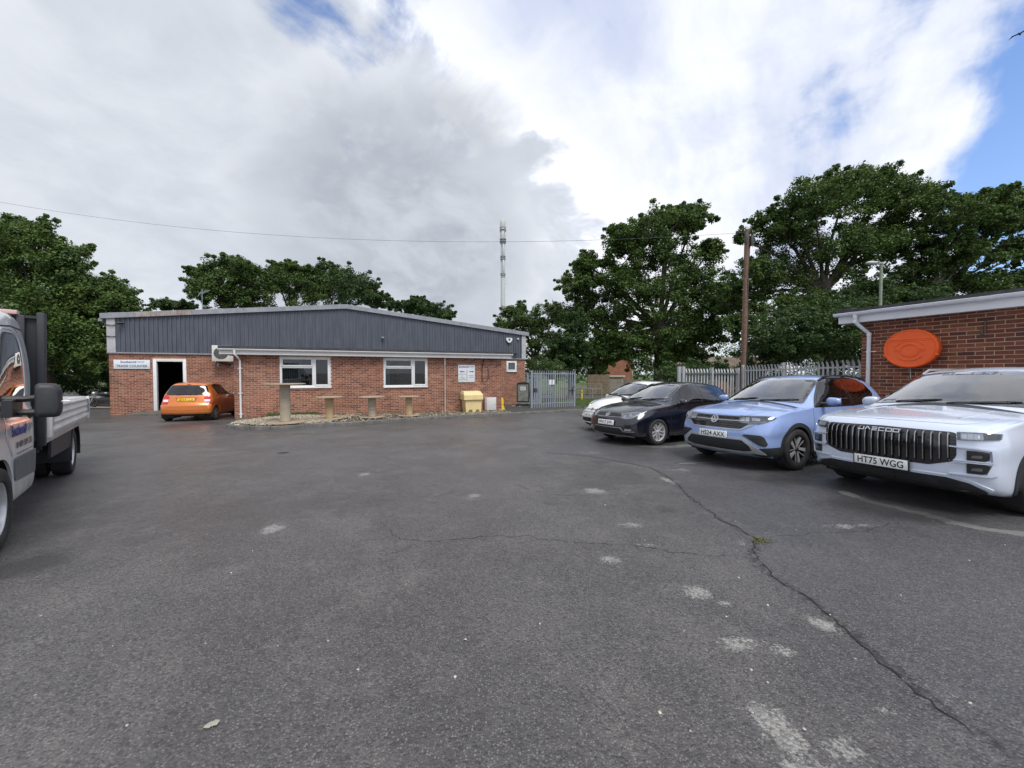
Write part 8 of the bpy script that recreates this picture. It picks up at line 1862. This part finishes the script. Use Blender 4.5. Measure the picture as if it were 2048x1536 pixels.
	mb = MB(); V = []; n_ = len(out)
	for k, (x, sc) in enumerate(((.045, .97), (.035, 1.0), (-.02, 1.0), (-.05, .96), (-.07, .86), (-.078, .70))):
		for p in out: V.append((x, -.245 + (p[0] + .245) * sc, 1.235 + (p[1] - 1.235) * sc))
	mb.add(V, [(i * n_ + k, i * n_ + (k + 1) % n_, (i + 1) * n_ + (k + 1) % n_, (i + 1) * n_ + k) for i in range(5) for k in range(n_)] + [tuple(range(n_)), tuple(5 * n_ + k for k in range(n_))]); mb.build('mirror_shell', TRIM, m, ang=50)
	mb = MB(); mb.prism([(p[0] * .96 - .01, 1.235 + (p[1] - 1.235) * .92) for p in out], .046, .049, axis='x'); mb.build('mirror_glass', CHROME, m, ang=None)
	mb = MB(); mb.tube([(-.02, -.32, 1.225), (-.02, -.375, 1.225)], .008, 6); mb.build('mirror_aerial', WHITE, m)
	interior(root, S, .95, (1.75,), 1.22, .8, .45, zfl=.55, tall=1.75, xe=2.2)
	wheel(root, 1.0, -.89, .345, .225, 'steel', -1, rimr=.215); wheel(root, 1.0, .89, .345, .225, 'steel', 1, rimr=.215)
	for sd in (-1, 1): wheel(root, 4.82, sd * .90, .345, .205, 'steel', sd, rimr=.215); wheel(root, 4.82, sd * .66, .345, .205, 'steel', sd, rimr=.215)
	dark = M('chassis_black', (.02, .02, .021), .7, var=.2, dirt=.4)
	mb = MB()
	for y in (-.42, .42): mb.box(2.2, y - .04, .50, 6.6, y + .04, .68)
	for x in (2.7, 3.6, 4.82, 5.9): mb.box(x - .05, -.95, .60, x + .05, .95, .74)
	mb.box(4.76, -.6, .28, 4.88, .6, .40); mb.box(2.55, -.7, .42, 3.5, -.40, .66); mb.build('chassis', dark, root, ang=None)
	for sd in (-1, 1):
		mb = MB(); n = 22; V = []; rr = .455
		for y in (sd * .50, sd * 1.03):
			V += [(4.82 + rr * math.cos(t), y, .345 + rr * math.sin(t)) for t in np.linspace(R(-12), R(192), n)]
		V += [(4.82 + (rr - .045) * math.cos(t), sd * 1.03, .345 + (rr - .045) * math.sin(t)) for t in np.linspace(R(-12), R(192), n)]
		mb.add(V, [(i, i + 1, n + i + 1, n + i) for i in range(n - 1)] + [(n + i, n + i + 1, 2 * n + i + 1, 2 * n + i) for i in range(n - 1)]); mb.build('mudguard', TRIM, root, ang=50)
		mb = MB(); mb.prism([(2.95, .50), (4.42, .46), (4.40, .56), (4.48, .72), (2.95, .72)], sd * .99, sd * 1.015); mb.build('side_skirt', TRIM, root, ang=None)
	alu = M('bed_aluminium', (.70, .69, .66), .45, .12, var=.08, scale=3, dirt=.35, dirtcol=(.33, .32, .29)); inner = M('bed_white', (.62, .63, .64), .5, dirt=.2)
	X0, X1, YB, ZF, ZT = 2.60, 6.05, 1.03, .79, 1.165
	mb = MB(); mb.box(X0 - .1, -YB + .03, ZF - .04, X1, YB - .03, ZF); mb.build('bed_floor', M('ply_floor', (.10, .075, .055), .8, var=.3, scale=4), root, ang=None)
	mb = MB(); mb.box(X0 - .05, -YB, ZF - .075, X1 + .02, -YB + .06, ZF - .004); mb.box(X0 - .05, YB - .06, ZF - .075, X1 + .02, YB, ZF - .004); mb.box(X1 - .04, -YB + .06, ZF - .075, X1 + .02, YB - .06, ZF - .004); mb.build('bed_rail', M('rail_alu', (.42, .42, .41), .45, .4, var=.1), root, ang=None)
	def board(x0, x1, y, sd, nm='side_board'):
		prof = [(0, ZF)]; nz_ = 4; hh = (ZT - ZF) / nz_
		for k in range(nz_):
			z = ZF + k * hh
			for t in np.linspace(0, 1, 8)[:-1]: prof.append((.012 - .012 * math.cos(2 * math.pi * t) * 1.0, z + hh * (.04 + .92 * t)))
		prof += [(0, ZT), (-.028, ZT), (-.028, ZF)]
		mb = MB(); n = len(prof); V = [(x, y + sd * p[0], p[1]) for x in (x0, x1) for p in prof]; mb.add(V, [(i, (i + 1) % n, n + (i + 1) % n, n + i) for i in range(n)] + [tuple(range(n)), tuple(range(n, 2 * n))]); return mb.build(nm, alu, root, ang=40)
	for sd in (-1, 1):
		b = board(X0 + .10, X1 - .04, sd * YB, sd)
		mb = MB(); mb.box(X0 + .0, sd * YB - .035, ZF - .02, X0 + .095, sd * YB + .03, ZT + .01, ch=.01); mb.build('corner_post', alu, root)
		mb = MB(); mb.box(X1 - .035, sd * YB - .035, ZF - .02, X1 + .02, sd * YB + .025, ZT, ch=.01); mb.build('corner_post', alu, root)
		for x in (X0 + .11, X1 - .11): mb = MB(); mb.box(x, sd * (YB + .022), ZF + .10, x + .022, sd * (YB + .034), ZT - .04, ch=.004); mb.build('latch', M('latch_blue', (.02, .025, .12), .5), b)
	mb = MB(); mb.box(X1 - .02, -YB + .04, ZF, X1 + .012, YB - .04, ZT); mb.build('tail_board', inner, root, ang=None)
	hb = M('headboard_black', (.018, .022, .028), .55, var=.2, scale=3)
	h = MB(); h.box(X0 - .10, -.98, ZF, X0 - .07, .98, 2.12); hd = h.build('headboard', hb, root, ang=None)
	for z in np.arange(.95, 2.1, .13): mb = MB(); mb.box(X0 - .115, -.80, z, X0 - .10, .80, z + .035, ch=.006); mb.build('headboard_rib', hb, hd)
	for y in (-1.0, -.86, .86, 1.0):
		mb = MB(); mb.box(X0 - .15, y - .03, ZF - .1, X0 - .03, y + .03, 2.17 if abs(y) > .9 else 2.13, ch=.008); mb.build('upright', hb, hd)
	mb = MB(); mb.box(X0 - .17, -.84, 2.13, X0 - .05, .98, 2.175, ch=.006); mb.build('top_rail', M('rail_pink', (.62, .42, .38), .5, var=.1), hd)
	mb = MB(); mb.box(X0 - .14, -.99, 2.10, X0 - .04, -.87, 2.13); mb.build('rail_bracket', hb, hd)
	mb = MB(); mb.box(X0 - .03, -.99, ZF - .15, X0 + .0, -.93, ZT); mb.build('lamp_bracket', hb, hd); 
	T0 = root.matrix_world
	def cargo(name, x, y, sx, sy, sz, mat, label, rz=0.0):
		p = T0 @ Vector((x, y, ZF)); r = empty(name, p, math.atan2(bx.y, bx.x) + rz, tilt=True, label=label, cat='box'); return r
	r = cargo('carton', 5.65, -.02, .4, .3, .5, None, 'white carton with red side print standing on the truck bed')
	mb = MB(); mb.box(-.22, -.17, .001, .22, .17, .54, ch=.006); mb.build('box', M('carton_white', (.62, .63, .65), .7), r)
	mb = MB(); mb.box(-.224, -.12, .10, -.221, .05, .40); mb.build('red_print', M('print_red', (.42, .22, .23), .6), r, ang=None)
	mb = MB(); mb.box(-.12, -.174, .14, -.08, -.171, .23); mb.box(.0, -.174, .14, .06, -.171, .25); mb.build('arrow_print', BLACK, r, ang=None)
	r = cargo('crate', 5.85, -.52, .3, .3, .5, None, 'grey crate with clear front beside the white carton on truck bed'); cg = M('crate_grey', (.20, .24, .27), .5)
	mb = MB(); mb.box(-.17, -.14, .001, .17, .14, .02); mb.box(-.17, -.14, .02, -.15, .14, .44); mb.box(.15, -.14, .02, .17, .14, .44); mb.box(-.15, .12, .02, .15, .14, .44); mb.box(-.15, -.14, .02, .15, -.12, .26); mb.box(-.15, -.14, .36, .15, -.12, .44); mb.build('box', cg, r)
	mb = MB(); mb.box(-.10, -.155, .36, .10, -.14, .40, ch=.004); mb.build('label_holder', M('pale_label', (.6, .62, .62), .5), r)
	r = cargo('wrapped_pack', 4.5, -.66, .5, .3, .4, None, 'clear plastic wrapped pack leaning against the bed side'); fl = pane_material('cling_film', (.78, .80, .84), 1.8, .15)
	bm = bmesh.new(); bmesh.ops.create_icosphere(bm, subdivisions=3, radius=1)
	for v in bm.verts: k = 1 + .16 * noise.noise(v.co * 2.5); v.co = Vector((v.co.x * .28 * k, v.co.y * .2 * k, .22 + v.co.z * .24 * k))
	me = bpy.data.meshes.new('film'); bm.to_mesh(me); bm.free(); link_mesh('film', me, fl, r)
	mb = MB(); mb.box(-.2, -.13, .001, .2, .13, .32, ch=.02); mb.build('contents', M('pack_grey', (.45, .43, .46), .6), r)
	return root
build_truck()
# ================================================================== THINGS ON AND ROUND THE WAREHOUSE
WM = wh.matrix_world.copy()
def wpt(s, y, z): return WM @ Vector((s, y, z - ZR))
def wall_thing(name, s, y, z, label, cat, group=None):
	p = wpt(s, y, z); return empty(name, p, BA, label=label, cat=cat, group=group)
def build_props():
	blue = M('sign_blue', (.02, .035, .22), .45); grey = M('sign_grey', (.25, .26, .28), .5); dk = M('sign_dark', (.045, .048, .055), .5)
	face = M('sign_face', (.66, .70, .75), .4, var=.03, dirt=.1, dirtcol=(.5, .5, .5))
	def logo(par, x, z, w, y):
		text('Southern', par, blue, (x - w * .215, y, z), w=w * .54, h=w * .115, thick=.02); strokes([circ(w * .035, 18), [(0, w * .06), (w * .02, 0), (0, -w * .06)]], w * .016, .001, close=(0,)).build('emblem', blue, par, loc=(x + w * .10, y, z - w * .01), ang=None)
		text('ropes', par, grey, (x + w * .315, y, z - w * .012), w=w * .33, h=w * .10, thick=.005)
	r = wall_thing('shop_sign', .80, -.012, 1.775, 'wide white sign reading trade counter left of the doorway', 'sign')
	mb = MB(); mb.box(-.63, -.035, -.205, .63, 0, .205, ch=.006); mb.build('board', face, r); logo(r, .02, .115, .86, -.0355); text('TRADE COUNTER', r, dk, (0, -.0355, -.075), w=1.08, h=.105, thick=.015)
	r = wall_thing('direction_sign', 14.90, EXY - .012, 1.365, 'square white direction sign with two black arrows above the yellow grit bin', 'sign')
	mb = MB(); mb.box(-.405, -.022, -.405, .405, 0, .405, ch=.004); mb.build('board', face, r); y = -.0225
	logo(r, 0, .315, .76, y)
	def arrow(x, d):
		mb = MB(); mb.prism([(x - d * .11, -.02), (x + d * .05, -.02), (x + d * .05, -.05), (x + d * .12, 0), (x + d * .05, .05), (x + d * .05, .02), (x - d * .11, .02)], y - .001, y + .001, Matrix.Translation((0, 0, .085)), axis='y'); mb.build('arrow', dk, r, ang=None)
	arrow(-.21, -1); arrow(.24, 1)
	mb = MB(); mb.box(.005, y - .001, -.35, .025, y + .001, .18); mb.build('divider', dk, r, ang=None)
	for i, s in enumerate(('GOODS IN', '&', 'TRADE', 'COUNTER')): text(s, r, dk, (-.21, y, -.035 - .083 * i), w=None if s == '&' else (.33 if i in (0, 3) else .23), h=.048, depth=.001)
	for i, s in enumerate(('MAIN', 'OFFICE')): text(s, r, dk, (.225, y, -.10 - .083 * i), w=.22, h=.05, depth=.001)
	r = wall_thing('air_conditioner', 4.27, -.012, 2.30, 'white air conditioning unit on the wall at the office corner', 'air conditioner'); cream = M('ac_cream', (.62, .62, .57), .45, dirt=.25)
	mb = MB(); mb.box(-.42, -.42, -.36, .42, -.10, .40, ch=.02); b = mb.build('casing', cream, r)
	mb = MB(); mb.lathe([(.001, -.4225), (.27, -.4225), (.275, -.428), (.285, -.428), (.285, -.418)], 36, Matrix.Translation((-.06, 0, .03)), axis='y'); mb.build('fan_opening', M('ac_dark', (.035, .038, .04), .6), b)
	mb = MB()
	for k in range(-6, 7): x = k * .042; hh = math.sqrt(max(0, .275 ** 2 - x * x)); mb.box(-.06 + x - .003, -.434, .03 - hh, -.06 + x + .003, -.428, .03 + hh)
	mb.build('fan_guard', M('guard_grey', (.30, .31, .31), .5), b, ang=None)
	mb = MB(); mb.lathe([(.001, -.438), (.06, -.438), (.065, -.424)], 20, Matrix.Translation((-.06, 0, .03)), axis='y'); mb.build('fan_hub', cream, b)
	for x in (-.28, .28): mb = MB(); mb.box(x - .02, -.42, -.40, x + .02, 0, -.362); mb.box(x - .02, -.03, -.62, x + .02, 0, -.40); mb.build('bracket', STEEL, r, ang=None)
	mb = MB(); mb.tube([(-.1, -.25, -.36), (-.1, -.2, -.46), (.05, -.06, -.50), (.3, -.03, -.48)], .025, 8); mb.build('pipe', BLACK, r)
	r = wall_thing('alarm_box', 19.14, -.075, 3.46, 'white alarm bell box on the cladding near the right end', 'alarm'); mb = MB(); mb.prism(rounded([(-.19, .14), (.19, .14), (.20, .02), (.08, -.15), (-.08, -.15), (-.20, .02)], .03), -.09, 0); mb.build('cover', WHITE, r)
	mb = MB(); mb.lathe([(.001, -.095), (.07, -.095), (.075, -.088)], 20, Matrix.Translation((0, 0, .03)), axis='y'); mb.build('badge', M('navy_badge', (.05, .06, .09), .5), r); mb = MB(); mb.box(-.06, -.085, -.20, .06, -.02, -.15); mb.build('strobe', M('lens_dark', (.05, .06, .08), .2), r)
	r = wall_thing('sensor', 19.75, -.075, 3.55, 'tiny white sensor high at the right end of cladding', 'sensor'); mb = MB(); mb.sphere((0, -.05, 0), .06, 14, 10); mb.build('dome', WHITE, r); mb = MB(); mb.cyl((0, -.03, 0), (0, 0, 0), .04); mb.build('mount', WHITE, r)
	def camera(s, z, label, ycl=-.075, k=1.0):
		r = wall_thing('security_camera', s, ycl, z, label, 'camera', 'security cameras on the cladding'); mb = MB(); mb.box(-.04, -.03, -.05, .04, 0, .05, ch=.006); mb.tube([(0, -.02, 0), (0, -.10, -.02)], .018, 8); mb.build('bracket', BLACK, r)
		mb = MB(); mb.tube([(.09, -.08, .0), (-.10, -.22, -.06)], .05 * k, 12); mb.build('housing', BLACK, r); mb = MB(); mb.tube([(-.098, -.218, -.06), (-.104, -.223, -.062)], .038 * k, 12); mb.build('lens', M('lens_dark', (.05, .06, .08), .2), r)
	camera(.50, 3.62, 'black security camera beside the left corner post under the roof edge', -.085); camera(19.55, 2.62, 'dark security camera low on the cladding by right corner')
	r = wall_thing('floodlight', 11.55, -.075, 3.35, 'small dark floodlight in the middle of the cladding right of ridge', 'floodlight'); mb = MB(); mb.box(-.09, -.14, -.06, .09, -.07, .07, ch=.01); mb.build('housing', BLACK, r); mb = MB(); mb.box(-.075, -.146, -.045, .075, -.14, .055); mb.build('lens', M('lens_grey', (.2, .22, .24), .2), r, ang=None); mb = MB(); mb.box(-.02, -.07, -.02, .02, 0, .02); mb.tube([(.0, -.02, 0), (.0, -.02, -.55)], .01, 6); mb.build('bracket', BLACK, r)
	r = wall_thing('cable_loop', 15.75, EXY - .02, 2.08, 'dark red cable hanging in a loop down the office wall', 'cable'); P = [(.05, -.0, 0), (-.02, -.01, -.12), (-.085, -.015, -.35), (-.09, -.012, -.8), (-.08, -.015, -.98), (-.02, -.03, -1.08), (.08, -.04, -1.10), (.18, -.03, -1.04), (.235, -.015, -.9), (.235, -.012, -.55), (.22, -.01, -.5)]
	mb = MB(); mb.tube(P, .014, 6); mb.build('cable', M('cable_maroon', (.06, .02, .02), .6), r); mb = MB(); mb.tube([(.05, -.005, 0), (-.03, -.02, -.2), (-.085, -.02, -.5), (-.095, -.01, -1.12)], .016, 6); mb.build('cable_tail', M('cable_maroon', (.06, .02, .02), .6), r)
	p = wpt(15.02, EXY - .42, 0); z0 = gz(p.x, p.y) + KH; r = empty('grit_bin', (p.x, p.y, z0 - .01), BA, label='pale yellow plastic grit bin against the office wall', cat='grit bin'); yl = M('grit_yellow', (.70, .56, .28), .6, var=.06, scale=3, bump=.2, dirt=.35, dirtcol=(.36, .28, .14))
	mb = MB(); mb.prism([(-.34, 0), (-.24, 0), (-.21, .13), (-.06, .13), (-.03, 0), (.10, 0), (.13, .13), (.27, .13), (.30, 0), (.37, 0), (.405, .60), (-.385, .60)], -.29, .30); mb.build('tub', yl, r, ang=None)
	for x in (-.135, .20): mb = MB(); mb.box(x - .075, -.285, .0, x + .075, .28, .128); mb.build('fork_pocket', M('pocket_shade', (.22, .16, .07), .8), r, ang=None)
	mb = MB(); V = [(-.46, -.36, .575), (.46, -.36, .575), (.46, .33, .575), (-.46, .33, .575), (-.45, -.35, .80), (.45, -.35, .80), (.45, .33, .86), (-.45, .33, .86), (-.40, -.10, .955), (.40, -.10, .955), (.40, .32, .965), (-.40, .32, .965)]
	mb.add(V, [(0, 1, 5, 4), (1, 2, 6, 5), (3, 0, 4, 7), (2, 3, 7, 6), (4, 5, 9, 8), (5, 6, 10, 9), (7, 4, 8, 11), (6, 7, 11, 10), (8, 9, 10, 11), (3, 2, 1, 0)]); o = mb.build('lid', yl, r, ang=None)
	md = o.modifiers.new('soft', 'BEVEL'); md.width = .014; md.segments = 2
	p = wpt(16.02, EXY - .012, 0); z0 = gz(p.x, p.y) + KH; r = empty('meter_box', (p.x, p.y, z0 - .02), BA, label='white meter box low on the wall beside the grit bin', cat='meter box'); mw = M('meter_white', (.60, .60, .60), .5, var=.05, dirt=.35, dirtcol=(.36, .35, .33))
	mb = MB(); mb.box(-.28, -.20, .06, .27, 0, .66, ch=.006); mb.build('case', M('meter_side', (.42, .30, .27), .7, dirt=.4), r); mb = MB(); mb.box(-.20, -.226, .05, .29, -.20, .67, ch=.008); mb.build('door', mw, r); mb = MB(); mb.cyl((.22, -.232, .34), (.22, -.226, .34), .016); mb.build('lock', BLACK, r)
	ply = M('drum_ply', (.33, .255, .175), .85, var=.15, scale=5, bump=.3, dirt=.45, dirtcol=(.17, .145, .11)); kraft = M('drum_kraft', (.46, .33, .185), .85, var=.10, scale=3, bump=.2, bscale=30, dirt=.3, dirtcol=(.28, .20, .12)); kraft2 = M('drum_pale', (.40, .34, .255), .85, var=.12, scale=3, dirt=.35, dirtcol=(.24, .19, .14))
	def spool(px, py, Y, htop, rt, rc, label, mt, rb_=None, wrap=False, tilt=0.0):
		b = at(px, py, Y); z0 = gz(b.x, Y) + KH + (.055 if wrap is None else .03); r = empty('cable_drum', (b.x, Y, z0), 0.4, label=label, cat='cable drum', group='cable drums standing on end by the office wall'); r.rotation_euler = (tilt, tilt * .5, .4); H_ = htop - z0; rb2 = rb_ or rt
		for nm, z, rr in (('base_disc', 0, rb2), ('top_disc', H_ - .028, rt)):
			mb = MB(); mb.lathe([(.035, z + .028), (rr - .004, z + .028), (rr, z + .022), (rr, z + .004), (rr - .004, z), (.035, z), (.035, z + .028)], 40); mb.build(nm, ply, r, ang=40)
		mb = MB(); mb.lathe([(rc, .028), (rc, H_ * .5), (rc, H_ - .028)], 32); mb.build('core', mt, r, ang=60)
		mb = MB(); mb.lathe([(rc + .006, .028), (rc + .006, .06)], 32); mb.build('core_ring', ply, r)
		for k in range(3): a = 2.1 * k + .5; mb = MB(); mb.cyl((rc * .72 * math.cos(a), rc * .72 * math.sin(a), H_ - .002), (rc * .72 * math.cos(a), rc * .72 * math.sin(a), H_ + .006), .014, seg=8); mb.build('tie_bolt', STEEL, r)
		if wrap:
			mb = MB()
			for k in range(5):
				z = .10 + k * .07; tl = RNG.normal(0, .04); mb.tube([((rc + .004) * math.cos(t), (rc + .004) * math.sin(t), z + tl * math.sin(t)) for t in np.linspace(0, 2 * math.pi, 20)], .006, 5, cap=False)
			mb.tube([((rc + .004) * math.cos(t), (rc + .004) * math.sin(t), .12 + .25 * (t + 1.6)) for t in np.linspace(-1.6, .2, 12)], .006, 5); mb.build('twine', M('twine', (.33, .29, .23), .9), r)
		return r
	spool(571, 847, 12.55, 1.045, .60, .152, 'tallest cable drum, shoulder high, standing on the gravel under first window', kraft2)
	spool(659, 839, 13.8, .545, .46, .135, 'low brown cable drum just right of the tall one', kraft)
	spool(744, 835, 14.6, .50, .47, .140, 'cable drum with twine wound round its pale core', kraft2, wrap=True)
	spool(818, 832, 15.3, .475, .42, .132, 'low cable drum farthest right, nearest the grit bin', kraft)
	p = gp(1046, 815); p = Vector((.66, 23.1, gz(.66, 23.1) + KH - .01)); r = empty('pavement_sign', p, -.02, label='black framed pavement sign with faded grey poster leaning by the gate', cat='sign'); fr = M('sign_frame_black', (.014, .014, .015), .5)
	mb = MB(); mb.prism([(-.40, .0), (-.30, .10), (.30, .10), (.40, .0), (.38, -.0), (-.38, 0)], -.28, .28); mb.box(-.42, -.28, .0, .42, .28, .09, ch=.03); mb.build('base', fr, r)
	out = [(-.36, .20), (.36, .20), (.38, .24), (.38, 1.30), (.33, 1.36), (.18, 1.40), (0, 1.41), (-.18, 1.40), (-.33, 1.36), (-.38, 1.30), (-.38, .24)]; inn = [(-.31, .28), (.31, .28), (.31, 1.26), (-.31, 1.26)]
	vo, fo = fill_poly(out, .3, [inn]); n = len(vo); mb = MB(); mb.add([(v.x, -.03, v.y) for v in vo] + [(v.x, .03, v.y) for v in vo], [tuple(f) for f in fo] + [tuple(i + n for i in f[::-1]) for f in fo])
	mb.prism(out, -.029, .029); mb.build('frame', fr, r, ang=None)
	m, t, b = principled('faded_poster'); tc = t.n('ShaderNodeTexCoord'); v = tc.outputs['Object']; c = t.mix(t.ramp(t.noise(v, 4, 6, .65), .35, .7), (.13, .135, .12), (.26, .27, .25)); c = t.mix(t.ramp(t.noise(v, 9, 6, .7, w=3.0), .6, .75), c, (.40, .41, .39)); t.put(b.inputs['Base Color'], c); b.inputs['Roughness'].default_value = .3
	mb = MB(); mb.box(-.312, -.036, .278, .312, -.030, 1.262); po = mb.build('poster', m, r, ang=None); mb = MB(); mb.box(-.16, -.0385, .92, .16, -.037, 1.14); mb.build('notice', M('notice_pale', (.58, .60, .57), .5), po, ang=None)
	mb = MB(); mb.box(-.12, -.0400, 1.04, .12, -.0388, 1.07); mb.box(-.12, -.0400, .97, .06, -.0388, 1.0); mb.build('notice_lines', grey, po, ang=None)
	mb = MB(); mb.prism([(-.30, .195), (.30, .195), (0, .05)], -.04, .04); mb.build('spring_plate', M('plate_grey', (.2, .22, .21), .5), r, ang=None)
	p = wpt(16.82, EXY + .35, 0); z0 = gz(p.x, p.y) + KH - .01; r = empty('folded_floor_sign', (p.x, p.y, z0), BA, label='narrow yellow folded floor sign propped at the right office corner', cat='sign'); mb = MB(); mb.prism([(-.16, 0), (.16, 0), (.12, .18), (.08, .24), (.11, .32), (.10, .56), (.05, .62), (-.05, .62), (-.10, .55)], -.03, .03, Matrix.Rotation(-.12, 4, 'X')); mb.build('leaf', M('safety_yellow', (.75, .50, .02), .5, dirt=.3), r, ang=None)
	mb = MB(); mb.prism([(-.09, .1), (.07, .1), (.06, .5), (-.06, .5)], .034, .06, Matrix.Rotation(-.05, 4, 'X')); mb.build('rear_leaf', M('safety_yellow_dark', (.5, .33, .02), .5), r, ang=None)
	for k, (px, py, w, lab) in enumerate(((1027, 812, .14, 'torn white paper scrap lying left of the pavement sign base'), (1040, 813, .12, 'crumpled pale wrapper lying in front of the pavement sign'))):
		g = at(px, py, 22.3 - .3 * k); p = Vector((g.x, g.y, gz(g.x, g.y) + KH)); bm = bmesh.new(); bmesh.ops.create_grid(bm, x_segments=6, y_segments=4, size=.5)
		for v in bm.verts: v.co = Vector((v.co.x * w * 1.6, v.co.y * w, .012 + .035 * abs(noise.noise(v.co * 3 + Vector((k * 5, 0, 0))))))
		me = bpy.data.meshes.new('litter'); bm.to_mesh(me); bm.free(); tag(link_mesh('litter', me, M('litter_pale', (.55, .54, .48), .8), None, p, (0, 0, .5 + k)), lab, 'litter')
	q = gp(424, 1450); bm = bmesh.new(); bmesh.ops.create_grid(bm, x_segments=8, y_segments=5, size=.5)
	for v in bm.verts: a = Vector(v.co); v.co = Vector((a.x * .06 * (1 - abs(a.y)) + .004 * noise.noise(a * 9), a.y * .03, .004 + .006 * abs(noise.noise(a * 4))))
	me = bpy.data.meshes.new('dead_leaf'); bm.to_mesh(me); bm.free(); tag(link_mesh('dead_leaf', me, M('leaf_pale', (.30, .29, .24), .8), None, q, (0, 0, .6)), 'single pale dead leaf flattened on the tarmac at bottom left', 'leaf')
	q = gp(566, 906); z = q.z + .004; mb = MB(); mb.lathe([(.001, 0), (.10, 0), (.105, -.003)], 20); o = mb.build('drain_cover', M('cover_dark', (.02, .02, .02), .7), None, loc=(q.x, q.y, z)); tag(o, 'small dark round drain cover in the tarmac', 'drain cover')

	b = at(2039, 68, 22); r = empty('bird', b, .4, label='tiny dark bird gliding at the top right corner of the sky', cat='bird'); mb = MB()
	mb.sphere((0, 0, 0), 1, 10, 8, (.16, .045, .045)); mb.build('bird_body', BLACK, r); mb = MB()
	for sy in (-1, 1): mb.add([(-.06, sy * .03, .01), (.06, sy * .03, .01), (.10, sy * .24, .07), (.0, sy * .26, .08), (.16, sy * .46, .03), (-.06, sy * .03, .025), (.06, sy * .03, .025), (.10, sy * .24, .085), (.0, sy * .26, .095)], [(0, 1, 2, 3), (3, 2, 4), (8, 7, 6, 5), (4, 7, 8)])
	mb.build('wing', BLACK, r, ang=None)
	Y = 22.5; b = at(211, 790, Y); r = empty('motorbike', (b.x, Y, gz(b.x, Y)), R(20), label='dark motorbike parked in shade beside the left corner of building', cat='motorbike')
	for x in (-.65, .70):
		w = sub('wheel', r, (x, 0, .31)); mb = MB(); n = 28; mb.lathe([(.27 + .045 * math.cos(t), .05 * math.sin(t)) for t in np.linspace(0, 2 * math.pi, 10)], n, axis='y', closed=False); mb.build('tyre', TYRE, w); mb = MB()
		for k in range(5): mb.box(.02, -.012, -.015, .24, .012, .015, Matrix.Rotation(2 * math.pi * k / 5, 4, 'Y'))
		mb.lathe([(.25, -.03), (.25, .03), (.235, .0), (.25, -.03)], n, axis='y'); mb.build('rim', ALLOYD, w)
	mb = MB(); mb.tube([(-.65, .08, .31), (-.42, .08, .85), (-.38, .08, .98)], .025, 8); mb.tube([(-.65, -.08, .31), (-.42, -.08, .85), (-.38, -.08, .98)], .025, 8); mb.build('fork', STEEL, r)
	mb = MB(); mb.tube([(-.38, -.36, 1.02), (-.36, -.12, .99), (-.36, .12, .99), (-.38, .36, 1.02)], .016, 6); mb.build('handlebar', BLACK, r)
	mb = MB(); mb.sphere((-.08, 0, .82), 1, 16, 10, (.30, .15, .14)); mb.build('fuel_tank', GLOSSB, r); mb = MB(); mb.box(.12, -.12, .74, .80, .12, .83, ch=.04); mb.build('saddle', BLACK, r); mb = MB(); mb.box(-.22, -.16, .30, .28, .16, .62, ch=.05); mb.tube([(.1, -.2, .3), (.8, -.2, .42)], .05, 8); mb.build('engine', ALLOYD, r); mb = MB(); mb.sphere((-.52, 0, .86), .09, 14, 10); mb.build('headlight', REFL, r)
	mb = MB(); mb.box(.5, -.1, .62, .95, .1, .70, ch=.03); mb.sphere((.95, 0, .86), 1, 12, 8, (.12, .14, .1)); mb.build('top_case', M('top_case_pale', (.5, .52, .54), .4), r)
	for sy in (-1, 1): mb = MB(); mb.tube([(-.37, sy * .3, 1.02), (-.36, sy * .34, 1.18)], .008, 6); mb.sphere((-.36, sy * .34, 1.2), 1, 10, 8, (.02, .07, .05)); mb.build('mirror', BLACK, r)
	a = at(128, 797, 25); c = at(203, 794.5, 25); r = empty('barrier_pole', (a.x, 25, gz(a.x, 25)), 0, label='low white horizontal barrier pole in front of the hedge', cat='barrier'); h = c.z - gz(a.x, 25)
	mb = MB(); mb.tube([(0, 0, h - .04), (c.x - a.x, 0, h)], .06, 10); mb.build('pole', WHITE, r)
	for x in (.3, (c.x - a.x) * .6): mb = MB(); mb.box(x - .05, -.05, 0, x + .05, .05, h - .1); mb.build('support', BLACK, r, ang=None)
	V = [(x, y, gz(x, y) + .05) for x, y in ((-40, 21.6), (-18.3, 21.4), (-18.3, 23.2), (-40, 23.6))]; mb = MB(); mb.add(V, [(0, 1, 2, 3)]); tag(mb.build('path', M('path_concrete', (.20, .18, .15), .9, var=.2), ang=None), kind='structure')
	mb = MB(); V = [(x, y, gz(x, y) + .08) for x, y in ((-60, 24), (-18.2, 23.6), (-18.2, 60), (-60, 60))]; mb.add(V, [(0, 1, 2, 3)]); tag(mb.build('bare_earth', M('earth_dark', (.04, .035, .028), .95, var=.4, scale=2), ang=None), kind='structure')
build_props()
